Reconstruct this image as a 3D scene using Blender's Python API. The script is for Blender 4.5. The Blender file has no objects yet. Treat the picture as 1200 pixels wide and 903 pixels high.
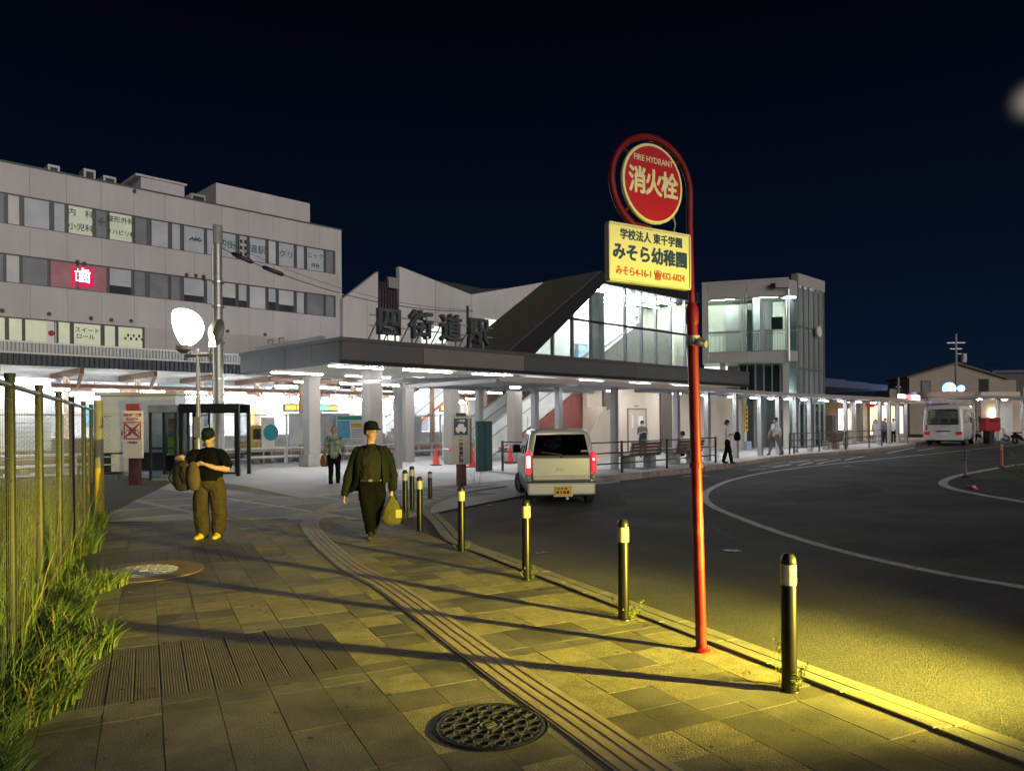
import bpy, bmesh, math, random
from mathutils import Vector, Matrix, noise
random.seed(7)
SC = bpy.context.scene
COL = SC.collection
PI = math.pi
rad = math.radians

# ------------------------------------------------------------ camera
CAM_H, FPX, ROLL = 1.68, 870.0, 0.008
cd = bpy.data.cameras.new('camera')
cd.sensor_width = 36.0
cd.lens = FPX / 1200 * 36
cd.shift_y = 43.5 / 1200
cd.clip_start = 0.05
cd.clip_end = 900
cam = bpy.data.objects.new('camera', cd)
COL.objects.link(cam)
cam.location = (0, 0, CAM_H)
cam.rotation_euler = (PI / 2, ROLL, 0)
SC.camera = cam

# ------------------------------------------------------------ night sky, faint town glow, exposure
MOON = Vector((0.705, 1.0, 0.428)).normalized()
w = bpy.data.worlds.new('World'); SC.world = w; w.use_nodes = True
nt = w.node_tree; nt.nodes.clear()
def wn(t, **k):
    n = nt.nodes.new(t)
    for a_, b_ in k.items(): setattr(n, a_, b_)
    return n
wo = wn('ShaderNodeOutputWorld'); bg = wn('ShaderNodeBackground')
tc = wn('ShaderNodeTexCoord'); sx = wn('ShaderNodeSeparateXYZ')
rp = wn('ShaderNodeValToRGB')
nt.links.new(tc.outputs['Generated'], sx.inputs[0])
nt.links.new(sx.outputs['Z'], rp.inputs[0])
e = rp.color_ramp.elements
e[0].position = 0.0; e[0].color = (0.0030, 0.0100, 0.0250, 1)
e[1].position = 0.55; e[1].color = (0.0004, 0.0005, 0.0013, 1)
m_ = e.new(0.2); m_.color = (0.0013, 0.0040, 0.0120, 1)
dt = wn('ShaderNodeVectorMath', operation='DOT_PRODUCT')
nt.links.new(tc.outputs['Generated'], dt.inputs[0]); dt.inputs[1].default_value = MOON
mr = wn('ShaderNodeMapRange')     # the moon behind thin haze
mr.inputs['From Min'].default_value = math.cos(rad(2.0)); mr.inputs['From Max'].default_value = 1.0
mr.inputs['To Max'].default_value = 0.40
nt.links.new(dt.outputs['Value'], mr.inputs['Value'])
mx = wn('ShaderNodeMix', data_type='RGBA', blend_type='ADD'); mx.inputs[0].default_value = 1
mc = wn('ShaderNodeMix', data_type='RGBA', blend_type='MULTIPLY'); mc.inputs[0].default_value = 1
mc.inputs[7].default_value = (1, 0.86, 0.66, 1)
pw = wn('ShaderNodeMath', operation='POWER'); pw.inputs[1].default_value = 5.5; mr.inputs['To Max'].default_value = 1.0; sc_ = wn('ShaderNodeMath', operation='MULTIPLY'); sc_.inputs[1].default_value = .26; nt.links.new(mr.outputs[0], pw.inputs[0]); nt.links.new(pw.outputs[0], sc_.inputs[0]); nt.links.new(sc_.outputs[0], mc.inputs[6])
nt.links.new(rp.outputs[0], mx.inputs[6]); nt.links.new(mc.outputs[2], mx.inputs[7])
nt.links.new(mx.outputs[2], bg.inputs[0]); bg.inputs[1].default_value = 1.0
nt.links.new(bg.outputs[0], wo.inputs[0])

sd = bpy.data.lights.new('town_glow', 'SUN'); sd.energy = 1.40; sd.angle = rad(40); sd.color = (1.0, 0.93, 0.88)
sun = bpy.data.objects.new('town_glow', sd); COL.objects.link(sun)
sun.rotation_euler = Vector((-0.48, 0.80, -0.22)).to_track_quat('-Z', 'Y').to_euler()

vs = SC.view_settings
vs.view_transform = 'Standard'; vs.look = 'None'; vs.exposure = 0.0; vs.gamma = 1.0; vs.use_curve_mapping = False
SC.render.engine = 'CYCLES'
cy = SC.cycles
cy.use_denoising = True
cy.max_bounces = 6; cy.diffuse_bounces = 3; cy.glossy_bounces = 3; cy.transmission_bounces = 4; cy.transparent_max_bounces = 16
cy.caustics_reflective = False; cy.caustics_refractive = False
cy.sample_clamp_indirect = 4.0
cy.use_light_tree = True

# ------------------------------------------------------------ pixel -> place (used once, to find where a thing stands on the ground)
Rv = Vector((math.cos(ROLL), 0, -math.sin(ROLL))); Uv = Vector((math.sin(ROLL), 0, math.cos(ROLL))); Fv = Vector((0, 1, 0))
CP = Vector((0, 0, CAM_H))
def ray(x, y): return Fv * FPX + Rv * (x - 600) + Uv * (495 - y)
def G(x, y, z=0.0):
    d = ray(x, y); return CP + d * ((z - CAM_H) / d.z)
def P(x, y, Y):
    d = ray(x, y); return CP + d * (Y / d.y)
# the station's own axes: s runs along its front, o runs back from it
A = Vector((.711, .703, 0)); B = Vector((-.703, .711, 0)); TH = math.atan2(.703, .711)
C0 = G(400, 425, 3.46); C0.z = 0
def st(s, o, z=0.0): return C0 + A * s + B * o + Vector((0, 0, z))
def S(x, y, o):
    d = ray(x, y); t = ((C0 - CP).dot(B) + o) / d.dot(B); p = CP + d * t
    return (p - C0).dot(A), p.z
def so(p): return (p - C0).dot(A), (p - C0).dot(B)
# the near pavement's axes: u runs along the kerb, v across
U = Vector((-.442, .897, 0)); V = Vector((.897, .442, 0)); TU = math.atan2(-.442, .897) * -1
def uv(u_, v_, z=0.0): return U * u_ + V * v_ + Vector((0, 0, z))

# ------------------------------------------------------------ materials
MATS = {}
def mat(name, col, rough=.6, metal=0, var=.12, scale=3.0, bump=0.0, bscale=60.0, emit=0.0, ecol=None, island=0.0, spec=None, col2=None, c2scale=1.5, c2lo=.45, c2hi=.62, coat=0, speck=0.0, sscale=110.0, bdist=.02, streak=0.0):
    if name in MATS: return MATS[name]
    m = bpy.data.materials.new(name); m.use_nodes = True
    n = m.node_tree.nodes; l = m.node_tree.links
    bs = n['Principled BSDF']
    bs.inputs['Roughness'].default_value = rough; bs.inputs['Metallic'].default_value = metal
    if spec is not None: bs.inputs['Specular IOR Level'].default_value = spec
    if coat: bs.inputs['Coat Weight'].default_value = coat; bs.inputs['Coat Roughness'].default_value = .08
    geo = n.new('ShaderNodeNewGeometry')
    base = n.new('ShaderNodeRGB'); base.outputs[0].default_value = (*col, 1)
    out = base.outputs[0]
    if col2 is not None:
        nz2 = n.new('ShaderNodeTexNoise'); nz2.inputs['Scale'].default_value = c2scale; nz2.inputs['Detail'].default_value = 6
        l.new(geo.outputs['Position'], nz2.inputs['Vector'])
        mp = n.new('ShaderNodeMapRange'); mp.inputs['From Min'].default_value = c2lo; mp.inputs['From Max'].default_value = c2hi
        l.new(nz2.outputs[0], mp.inputs['Value'])
        mx2 = n.new('ShaderNodeMix'); mx2.data_type = 'RGBA'; mx2.inputs[7].default_value = (*col2, 1)
        l.new(mp.outputs[0], mx2.inputs[0]); l.new(out, mx2.inputs[6]); out = mx2.outputs[2]
    if var or island:
        fac = None
        if var:
            nz = n.new('ShaderNodeTexNoise'); nz.inputs['Scale'].default_value = scale; nz.inputs['Detail'].default_value = 5
            l.new(geo.outputs['Position'], nz.inputs['Vector'])
            mm = n.new('ShaderNodeMapRange'); mm.inputs['From Min'].default_value = .25; mm.inputs['From Max'].default_value = .75
            mm.inputs['To Min'].default_value = 1 - var; mm.inputs['To Max'].default_value = 1 + var
            l.new(nz.outputs[0], mm.inputs['Value']); fac = mm.outputs[0]
        if island:
            mi = n.new('ShaderNodeMapRange'); mi.inputs['To Min'].default_value = 1 - island; mi.inputs['To Max'].default_value = 1 + island
            oi = n.new('ShaderNodeObjectInfo'); ad = n.new('ShaderNodeMath'); ad.operation = 'ADD'
            fr = n.new('ShaderNodeMath'); fr.operation = 'FRACT'
            l.new(oi.outputs['Random'], ad.inputs[0]); l.new(geo.outputs['Random Per Island'], ad.inputs[1]); l.new(ad.outputs[0], fr.inputs[0])
            l.new(fr.outputs[0], mi.inputs['Value'])
            if fac is None: fac = mi.outputs[0]
            else:
                mu = n.new('ShaderNodeMath'); mu.operation = 'MULTIPLY'; l.new(fac, mu.inputs[0]); l.new(mi.outputs[0], mu.inputs[1]); fac = mu.outputs[0]
        vm = n.new('ShaderNodeVectorMath'); vm.operation = 'SCALE'
        l.new(out, vm.inputs[0]); l.new(fac, vm.inputs['Scale']); out = vm.outputs[0]
    if streak:                                       # rain streaks run down the wall
        mp_ = n.new('ShaderNodeMapping'); mp_.inputs['Scale'].default_value = (1.1, 1.1, .10); l.new(geo.outputs['Position'], mp_.inputs[0])
        nk = n.new('ShaderNodeTexNoise'); nk.inputs['Scale'].default_value = 1.0; nk.inputs['Detail'].default_value = 7; nk.inputs['Roughness'].default_value = .65; l.new(mp_.outputs[0], nk.inputs['Vector'])
        mq_ = n.new('ShaderNodeMapRange'); mq_.inputs['From Min'].default_value = .35; mq_.inputs['From Max'].default_value = .72; mq_.inputs['To Min'].default_value = 1.0; mq_.inputs['To Max'].default_value = 1 - streak
        l.new(nk.outputs[0], mq_.inputs['Value'])
        v3 = n.new('ShaderNodeVectorMath'); v3.operation = 'SCALE'; l.new(out, v3.inputs[0]); l.new(mq_.outputs[0], v3.inputs['Scale']); out = v3.outputs[0]
    if speck:
        ns_ = n.new('ShaderNodeTexNoise'); ns_.inputs['Scale'].default_value = sscale; ns_.inputs['Detail'].default_value = 2
        l.new(geo.outputs['Position'], ns_.inputs['Vector'])
        mk = n.new('ShaderNodeMapRange'); mk.inputs['From Min'].default_value = .34; mk.inputs['From Max'].default_value = .66
        mk.inputs['To Min'].default_value = 1 - speck; mk.inputs['To Max'].default_value = 1 + speck
        l.new(ns_.outputs[0], mk.inputs['Value'])
        v2 = n.new('ShaderNodeVectorMath'); v2.operation = 'SCALE'; l.new(out, v2.inputs[0]); l.new(mk.outputs[0], v2.inputs['Scale']); out = v2.outputs[0]
    l.new(out, bs.inputs['Base Color'])
    if bump:
        nb = n.new('ShaderNodeTexNoise'); nb.inputs['Scale'].default_value = bscale; nb.inputs['Detail'].default_value = 4
        l.new(geo.outputs['Position'], nb.inputs['Vector'])
        bp = n.new('ShaderNodeBump'); bp.inputs['Strength'].default_value = bump; bp.inputs['Distance'].default_value = bdist
        l.new(nb.outputs[0], bp.inputs['Height']); l.new(bp.outputs[0], bs.inputs['Normal'])
    if emit:
        bs.inputs['Emission Color'].default_value = (*(ecol or col), 1); bs.inputs['Emission Strength'].default_value = emit
    MATS[name] = m
    return m

def glass(name, tint=(.9, .95, .95), refl=.10, rough=.02):
    if name in MATS: return MATS[name]
    m = bpy.data.materials.new(name); m.use_nodes = True
    n = m.node_tree.nodes; l = m.node_tree.links; n.remove(n['Principled BSDF'])
    tr = n.new('ShaderNodeBsdfTransparent'); tr.inputs[0].default_value = (*tint, 1)
    gl = n.new('ShaderNodeBsdfGlossy'); gl.inputs['Roughness'].default_value = rough
    fw = n.new('ShaderNodeLayerWeight'); fr = n.new('ShaderNodeMath'); fr.operation = 'POWER'; fr.inputs[1].default_value = 4
    l.new(fw.outputs['Facing'], fr.inputs[0])
    ad = n.new('ShaderNodeMath'); ad.operation = 'MULTIPLY_ADD'; ad.inputs[1].default_value = .7; ad.inputs[2].default_value = refl * .35
    mxs = n.new('ShaderNodeMixShader')
    l.new(fr.outputs[0], ad.inputs[0]); l.new(ad.outputs[0], mxs.inputs[0])
    l.new(tr.outputs[0], mxs.inputs[1]); l.new(gl.outputs[0], mxs.inputs[2])
    l.new(mxs.outputs[0], n['Material Output'].inputs[0])
    MATS[name] = m
    return m

def frosted(name, col=(.8, .85, .85), t=.5):
    if name in MATS: return MATS[name]
    m = bpy.data.materials.new(name); m.use_nodes = True
    n = m.node_tree.nodes; l = m.node_tree.links; n.remove(n['Principled BSDF'])
    tl = n.new('ShaderNodeBsdfTranslucent'); tl.inputs[0].default_value = (*col, 1)
    df = n.new('ShaderNodeBsdfDiffuse'); df.inputs[0].default_value = (*col, 1)
    mxs = n.new('ShaderNodeMixShader'); mxs.inputs[0].default_value = t
    l.new(df.outputs[0], mxs.inputs[1]); l.new(tl.outputs[0], mxs.inputs[2]); l.new(mxs.outputs[0], n['Material Output'].inputs[0])
    MATS[name] = m
    return m

# ------------------------------------------------------------ mesh building
class MB:
    def __init__(s): s.v = []; s.f = []; s.mi = []
    def add(s, vs, fs, m=0):
        k = len(s.v); s.v += [tuple(v) for v in vs]
        for f in fs: s.f.append(tuple(i + k for i in f)); s.mi.append(m)
        return s
    def quad(s, *p, m=0): return s.add(p, [tuple(range(len(p)))], m)
    def box(s, x0, x1, y0, y1, z0, z1, m=0, M=None):
        vs = [Vector((x, y, z)) for z in (z0, z1) for y in (y0, y1) for x in (x0, x1)]
        if M: vs = [M @ v for v in vs]
        return s.add(vs, [(0, 2, 3, 1), (4, 5, 7, 6), (0, 1, 5, 4), (2, 6, 7, 3), (0, 4, 6, 2), (1, 3, 7, 5)], m)
    def bar(s, p, q, w_, h_, m=0, up=(0, 0, 1)):
        p = Vector(p); q = Vector(q); d = (q - p); L = d.length; d.normalize()
        up = Vector(up)
        if abs(d.dot(up)) > .98: up = Vector((1, 0, 0))
        x = d.cross(up).normalized(); z = x.cross(d)
        M = Matrix((( x.x, d.x, z.x, p.x), (x.y, d.y, z.y, p.y), (x.z, d.z, z.z, p.z), (0, 0, 0, 1)))
        return s.box(-w_ / 2, w_ / 2, 0, L, -h_ / 2, h_ / 2, m, M)
    def tube(s, pts, r, n=8, m=0, cap=True, ref=None, closed=False):
        pts = [Vector(p) for p in pts]; k = len(pts)
        rs = r if isinstance(r, (list, tuple)) else [r] * k
        vs = []; px = None
        for i, p in enumerate(pts):
            if closed: d = pts[(i + 1) % k] - pts[i - 1]
            else: d = pts[min(i + 1, k - 1)] - pts[max(i - 1, 0)]
            d.normalize()
            if px is None:
                up = Vector(ref) if ref else (Vector((0, 0, 1)) if abs(d.z) < .9 else Vector((1, 0, 0)))
                px = (up - d * up.dot(d)).normalized()
            else: px = (px - d * px.dot(d)).normalized()
            py = d.cross(px)
            ra, rb = rs[i] if isinstance(rs[i], (list, tuple)) else (rs[i], rs[i])
            for j in range(n):
                a_ = 2 * PI * j / n
                vs.append(p + px * ra * math.cos(a_) + py * rb * math.sin(a_))
        fs = []
        for i in range(k if closed else k - 1):
            for j in range(n):
                i2 = (i + 1) % k
                fs.append((i * n + j, i * n + (j + 1) % n, i2 * n + (j + 1) % n, i2 * n + j))
        if cap and not closed: fs.append(tuple(range(n))[::-1]); fs.append(tuple((k - 1) * n + j for j in range(n)))
        return s.add(vs, fs, m)
    def lathe(s, prof, n=16, m=0, M=None, cap=True):
        vs = []
        for (r, z) in prof:
            for j in range(n): vs.append(Vector((r * math.cos(2 * PI * j / n), r * math.sin(2 * PI * j / n), z)))
        if M: vs = [M @ v for v in vs]
        k = len(prof); fs = []
        for i in range(k - 1):
            for j in range(n): fs.append((i * n + j, i * n + (j + 1) % n, (i + 1) * n + (j + 1) % n, (i + 1) * n + j))
        if cap: fs.append(tuple(range(n))[::-1]); fs.append(tuple((k - 1) * n + j for j in range(n)))
        return s.add(vs, fs, m)
    def prism(s, pts, d, m=0):           # polygon pts (3D) pushed along d
        pts = [Vector(p) for p in pts]; d = Vector(d); n = len(pts)
        vs = pts + [p + d for p in pts]
        fs = [tuple(range(n))[::-1], tuple(range(n, 2 * n))] + [(i, (i + 1) % n, n + (i + 1) % n, n + i) for i in range(n)]
        return s.add(vs, fs, m)
    def mesh(s, name, mats, smooth=False, fix=True):
        me = bpy.data.meshes.new(name)
        me.from_pydata(s.v, [], s.f)
        for mm in (mats if isinstance(mats, (list, tuple)) else [mats]): me.materials.append(mm)
        me.polygons.foreach_set('material_index', s.mi)
        if fix:
            bm = bmesh.new(); bm.from_mesh(me); bmesh.ops.recalc_face_normals(bm, faces=bm.faces); bm.to_mesh(me); bm.free()
        if smooth:
            me.polygons.foreach_set('use_smooth', [True] * len(me.polygons))
            try: me.set_sharp_from_angle(angle=rad(38))
            except Exception: pass
        me.update()
        return me
    def obj(s, name, mats, parent=None, loc=None, rz=0, smooth=False, bevel=0, fix=True):
        return link(name, s.mesh(name, mats, smooth, fix), parent, loc, rz, bevel)
def link(name, me, parent=None, loc=None, rz=0, bevel=0, rot=None):
    o = bpy.data.objects.new(name, me); COL.objects.link(o)
    if parent: o.parent = parent
    if loc is not None: o.location = loc
    if rz: o.rotation_euler = (0, 0, rz)
    if rot is not None: o.rotation_euler = rot
    if bevel:
        b = o.modifiers.new('edge', 'BEVEL'); b.width = bevel; b.segments = 2; b.limit_method = 'ANGLE'; b.angle_limit = rad(35)
    return o
def tag(o, label, cat, group=None):
    o['label'] = label; o['category'] = cat
    if group: o['group'] = group
    return o
def T(name, label, cat, loc=(0, 0, 0), rz=0, group=None):
    o = bpy.data.objects.new(name, None); COL.objects.link(o); o.empty_display_size = .2
    o.location = loc; o.rotation_euler = (0, 0, rz)
    return tag(o, label, cat, group)
def structure(o): o['kind'] = 'structure'; return o
def stuff(o): o['kind'] = 'stuff'; return o
def dup(root, loc, rz, label=None, group=None):
    r_ = root.copy(); COL.objects.link(r_); r_.location = loc; r_.rotation_euler = (0, 0, rz)
    if label: r_['label'] = label
    if group: r_['group'] = group
    for ch in list(root.children):
        c = ch.copy(); COL.objects.link(c); c.parent = r_
        for g in list(ch.children):
            d = g.copy(); COL.objects.link(d); d.parent = c
    return r_
_txt = {}
def text_mesh(body, size, mat_, extrude=0.002, bold=0.0, sx=1.0, heavy=0.0):
    key = (body, size, mat_.name, extrude, bold, sx, heavy)
    if key in _txt: return _txt[key]
    cu = bpy.data.curves.new('lettering', 'FONT'); cu.body = body; cu.size = size; cu.extrude = extrude; cu.offset = bold
    cu.align_x = 'CENTER'; cu.align_y = 'CENTER'; cu.resolution_u = 3
    ob = bpy.data.objects.new('lettering', cu); COL.objects.link(ob)
    bpy.context.view_layer.update()
    me = bpy.data.meshes.new_from_object(ob.evaluated_get(bpy.context.evaluated_depsgraph_get()))
    bpy.data.objects.remove(ob); 
    if sx != 1.0: me.transform(Matrix.Diagonal((sx, 1, 1, 1)))
    if heavy:                                        # thicker strokes: the same glyphs again, a little to each side
        bm = bmesh.new()
        for k, (dx, dy) in enumerate(((0, 0), (1, 0), (-1, 0), (0, 1), (0, -1), (.7, .7), (-.7, .7), (.7, -.7), (-.7, -.7))):
            m3 = me.copy(); m3.transform(Matrix.Translation((dx * heavy, dy * heavy, -k * .00025))); bm.from_mesh(m3); bpy.data.meshes.remove(m3)
        bm.to_mesh(me); bm.free()
    me.materials.clear(); me.materials.append(mat_)
    _txt[key] = me
    return me
def text(body, size, mat_, parent, loc, extrude=0.002, bold=0.0, rot=(PI / 2, 0, 0), sx=1.0, name='lettering', heavy=0.0):
    return link(name, text_mesh(body, size, mat_, extrude, bold, sx, heavy), parent, loc, rot=rot)

# ---- palette
asphalt = mat('asphalt', (.078, .074, .074), .80, var=.22, scale=.7, bump=1.0, bscale=95, bdist=.035, col2=(.106, .101, .099), c2scale=.35, speck=.5, sscale=100)
white_paint = mat('road_paint', (.62, .61, .58), .7, var=.15, scale=9, bump=.25, bscale=120, col2=(.30, .29, .28), c2scale=9, c2lo=.52, c2hi=.64)
concrete = mat('concrete', (.30, .285, .26), .85, var=.15, scale=4, bump=.3, bscale=80, col2=(.2, .19, .17), c2scale=2)
kerb_conc = mat('kerb_concrete', (.25, .235, .20), .85, var=.18, scale=6, bump=.4, bscale=90, island=.12)
joint = mat('paving_bed', (.085, .077, .062), .95, var=.2, scale=10, bump=.5, bscale=90)
tile_plain = mat('tile_plain', (.165, .148, .122), .72, var=.22, scale=5, bump=.45, bscale=120, island=.20, col2=(.088, .080, .066), c2scale=1.3, speck=.34, sscale=110)
tile_rough = mat('tile_granular', (.27, .235, .165), .88, var=.25, scale=9, bump=1.0, bscale=105, bdist=.03, island=.16, speck=.45, sscale=115)
tile_rib = mat('tile_ribbed', (.14, .122, .098), .75, var=.15, scale=6, bump=.2, bscale=130, island=.13)
tactile = mat('tactile_paving', (.36, .29, .21), .7, var=.15, scale=6, bump=.25, bscale=120, island=.10)
plaza_m = mat('plaza_paving', (.24, .225, .215), .8, var=.15, scale=1.2, bump=.2, bscale=60, island=.08)
plaza_lt = mat('plaza_light_paving', (.42, .41, .40), .8, var=.15, scale=1.2, bump=.2, bscale=60, island=.06)
ballast = mat('ballast', (.30, .29, .28), .95, var=.45, scale=9, bump=1, bscale=25)
alu = mat('aluminium', (.55, .55, .56), .38, .75, var=.06, bump=.03)
steel_dark = mat('dark_steel', (.035, .036, .038), .45, .4, var=.1)
steel_grey = mat('grey_steel', (.30, .31, .32), .5, .3, var=.1)
galv = mat('galvanised_steel', (.42, .42, .40), .45, .6, var=.15, scale=8)
rust = mat('rusty_brown_steel', (.16, .085, .055), .7, .1, var=.25, scale=5)
fascia_m = mat('fascia_metal', (.115, .108, .108), .5, .2, var=.08, scale=.8, island=.10)
fascia_tan = mat('fascia_metal_tan', (.20, .175, .155), .5, .1, var=.08, scale=.8)
white_wall = mat('white_wall', (.58, .55, .545), .8, var=.06, scale=.35, bump=.08, bscale=30, island=.03, streak=.13)
white_part = mat('white_enamel', (.78, .78, .76), .5, var=.05)
beige_wall = mat('beige_wall', (.62, .54, .44), .8, var=.07, scale=.9, bump=.1)
red_wall = mat('red_brown_wall', (.22, .065, .055), .75, var=.15, scale=3)
glass_m = glass('window_glass')
glass_dk = glass('dark_glass', (.45, .5, .5), .14)
white_lamp = mat('lamp_white', (1, 1, 1), .5, var=0, emit=190, ecol=(.86, .95, 1.0))
soffit_lamp = mat('lamp_soffit', (1, 1, 1), .5, var=0, emit=62, ecol=(.97, .98, 1.0))
black_plastic = mat('black_plastic', (.012, .012, .013), .35, var=.05)
black_matte = mat('black_matte', (.01, .01, .011), .8, var=.1)
# ============================================================ THE SETTING: ground, road, pavements
def catmull(pts, step):
    pts = [Vector(p) for p in pts]; out = []
    q = [pts[0] * 2 - pts[1]] + pts + [pts[-1] * 2 - pts[-2]]
    for i in range(1, len(q) - 2):
        p0, p1, p2, p3 = q[i - 1:i + 3]
        n = max(2, int((p2 - p1).length / .05))
        for k in range(n):
            t = k / n
            out.append(.5 * ((2 * p1) + (p2 - p0) * t + (2 * p0 - 5 * p1 + 4 * p2 - p3) * t * t + (3 * p1 - p0 - 3 * p2 + p3) * t ** 3))
    out.append(pts[-1])
    res = [out[0].copy()]; acc = 0.0
    for i in range(1, len(out)):
        a_, b_ = out[i - 1], out[i]; L = (b_ - a_).length
        while L > 1e-9 and acc + L >= step:
            t = (step - acc) / L; a_ = a_.lerp(b_, t); res.append(a_.copy()); L = (b_ - a_).length; acc = 0.0
        acc += L
    return res
def normals(path):
    r_ = []
    for i in range(len(path)):
        d = path[min(i + 1, len(path) - 1)] - path[max(i - 1, 0)]; d.z = 0; d.normalize()
        r_.append(Vector((-d.y, d.x, 0)))
    return r_
def offset(path, d): return [p + n * d for p, n in zip(path, normals(path))]
def strip(mb, path, w_, z, m=0):
    l = offset(path, w_ / 2); r_ = offset(path, -w_ / 2)
    for i in range(len(path) - 1):
        mb.quad(*[(p.x, p.y, z) for p in (l[i], r_[i], r_[i + 1], l[i + 1])], m=m)
def inpoly(p, poly):
    c = False; n = len(poly); j = n - 1
    for i in range(n):
        a_, b_ = poly[i], poly[j]
        if (a_.y > p.y) != (b_.y > p.y) and p.x < (b_.x - a_.x) * (p.y - a_.y) / (b_.y - a_.y) + a_.x: c = not c
        j = i
    return c
ZR = -.035                                  # road level
TV = math.atan2(.442, .897)                 # turn that lays local x on V and local y on U

road = MB().quad((-420, -120, ZR), (420, -120, ZR), (420, 700, ZR), (-420, 700, ZR)).obj('road', asphalt); structure(road)

# kerb of the near pavement: straight, then a tight bay
near_pts = [uv(-4, 4.12), uv(0, 4.12), uv(3, 4.12), uv(6, 4.12), uv(8.6, 4.12), uv(9.9, 4.14), G(527, 612), G(514, 600), G(516, 592), G(527, 586.5), G(546, 580), G(573, 574.5), G(606, 570)]
near_path = catmull(near_pts, .12)
far_so = [(3.0, -5.6), (5.3, -5.55), (8.5, -5.45), (11.8, -5.2), (15, -4.7), (18, -4.2), (21, -3.9), (26, -3.9), (31, -4.0), (36, -3.6), (40, -2.9), (46, -2.2), (60, -2.0)]
far_pts = [near_path[-1]] + [st(s_, o_) for s_, o_ in far_so]
far_path = catmull(far_pts, .25)

pave_poly = [Vector((p.x, p.y, 0)) for p in near_path] + [st(4.7, -5.5), st(4.7, -.8), st(-3.2, -.8), st(-3.2, 9), Vector((-26, 22, 0)), Vector((-8, 5, 0)), uv(6, -1.7), uv(-4, -1.7)]
pave_poly[:len(near_path)] = [Vector((p.x, p.y, 0)) for p in offset(near_path, .28)]
pm = MB(); pm.quad(*[(p.x, p.y, -.012) for p in pave_poly])
pavement = pm.obj('pavement', joint); structure(pavement)

def blocks(path, o_in, o_out, z0, z1, seg, gap, name, m, parent, bevel=.006, slope=0):
    n = max(1, int(round(seg / ((path[1] - path[0]).length))))
    i = 0; k = 0
    while i < len(path) - 1:
        j = min(i + n, len(path) - 1)
        mid = path[i:j + 1]
        li = offset(path, o_in); lo = offset(path, o_out)
        d = (path[j] - path[i]).normalized() * gap / 2
        mb = MB(); vs = []
        for q in range(i, j + 1):
            e_ = d if q == i else (-d if q == j else Vector())
            jz = 0
            a_, b_ = li[q] + e_, lo[q] + e_
            vs += [(a_.x, a_.y, z0), (a_.x, a_.y, z1), (b_.x, b_.y, z1 - slope), (b_.x, b_.y, z0)]
        c = len(mid); fs = [(0, 1, 2, 3), tuple(4 * (c - 1) + t for t in (3, 2, 1, 0))]
        for q in range(c - 1):
            for t in range(4): fs.append((4 * q + t, 4 * q + (t + 1) % 4, 4 * q + 4 + (t + 1) % 4, 4 * q + 4 + t))
        o_ = Vector(vs[0]); o_.z = 0
        mb.add([Vector(v) - o_ for v in vs], fs)
        mb.obj(name, m, parent, loc=o_ + Vector((0, 0, random.uniform(-.002, .002))), bevel=bevel)
        i = j; k += 1
vis_near = [p for p in near_path]
blocks(near_path, .31, .25, -.06, .017, .6, .006, 'kerb_stone', kerb_conc, pavement, .008)
blocks(near_path, .246, .145, -.06, -.004, .6, .008, 'gutter_slab', kerb_conc, pavement, .004)
blocks(near_path, .118, 0, -.06, -.012, .6, .008, 'gutter_slab', kerb_conc, pavement, .004)

# ---- tactile strip
tac_px = [(760, 903), (589.6, 784.5), (460, 690), (415, 666), (385, 642), (367, 623), (364, 611), (378, 598.5), (405, 587), (427, 580.5), (455, 575)]
tac_path = catmull([uv(-1.0, 3.63 - 1.62)] + [G(x, y) for x, y in tac_px], .302)
tb = MB().box(-.1495, .1495, -.1505, .1505, -.004, .006)
for i in range(4):
    x = -.1125 + .075 * i
    tb.box(x - .016, x + .016, -.1495, .1495, .006, .0095)
tmesh = tb.mesh('tactile_tile', tactile)
tn = normals(tac_path)
for p, n in zip(tac_path, tn):
    if p.y > 2.6: link('tactile_tile', tmesh, pavement, (p.x, p.y, random.uniform(0, .001)), math.atan2(n.y, n.x) + PI)

# ---- paving tiles, laid in long columns along the kerb
inner = [Vector((p.x, p.y, 0)) for p in offset(near_path, .33)]
inner_poly = inner + [Vector((-3, 26, 0)), Vector((-20, 26, 0)), Vector((-8, 5, 0)), uv(6, -1.7), uv(-4, -1.7)]
CW = .311
def tile_mesh(name, w_, l, m):
    return MB().box(-w_ / 2 + .0022, w_ / 2 - .0022, -l / 2 + .0022, l / 2 - .0022, -.03, 0).mesh(name, m)
def rib_mesh(l):
    mb = MB(); w_ = CW / 2; x0 = -w_ / 2 + .0035; n = 9; p = (w_ - .007) / n; pr = []
    for i in range(n):
        x = x0 + p * i
        pr += [(x, -.0024), (x + p * .2, 0), (x + p * .7, 0), (x + p * .9, -.0024)]
    pr.append((x0 + p * n, -.0024))
    y0, y1 = -l / 2 + .0035, l / 2 - .0035
    for i in range(len(pr) - 1):
        (xa, za), (xb, zb) = pr[i], pr[i + 1]
        mb.add([(xa, y0, za), (xb, y0, zb), (xb, y1, zb), (xa, y1, za)], [(0, 1, 2, 3)])
    mb.add([(x0, y0, -.006), (x0, y1, -.006), (x0, y1, -.03), (x0, y0, -.03)], [(0, 1, 2, 3)])
    mb.add([(-x0, y0, -.006), (-x0, y1, -.006), (-x0, y1, -.03), (-x0, y0, -.03)], [(0, 1, 2, 3)])
    mb.add([(x0, y0, -.002), (-x0, y0, -.002), (-x0, y0, -.03), (x0, y0, -.03)], [(0, 1, 2, 3)])
    return mb.mesh('ribbed_tile', tile_rib)
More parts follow.
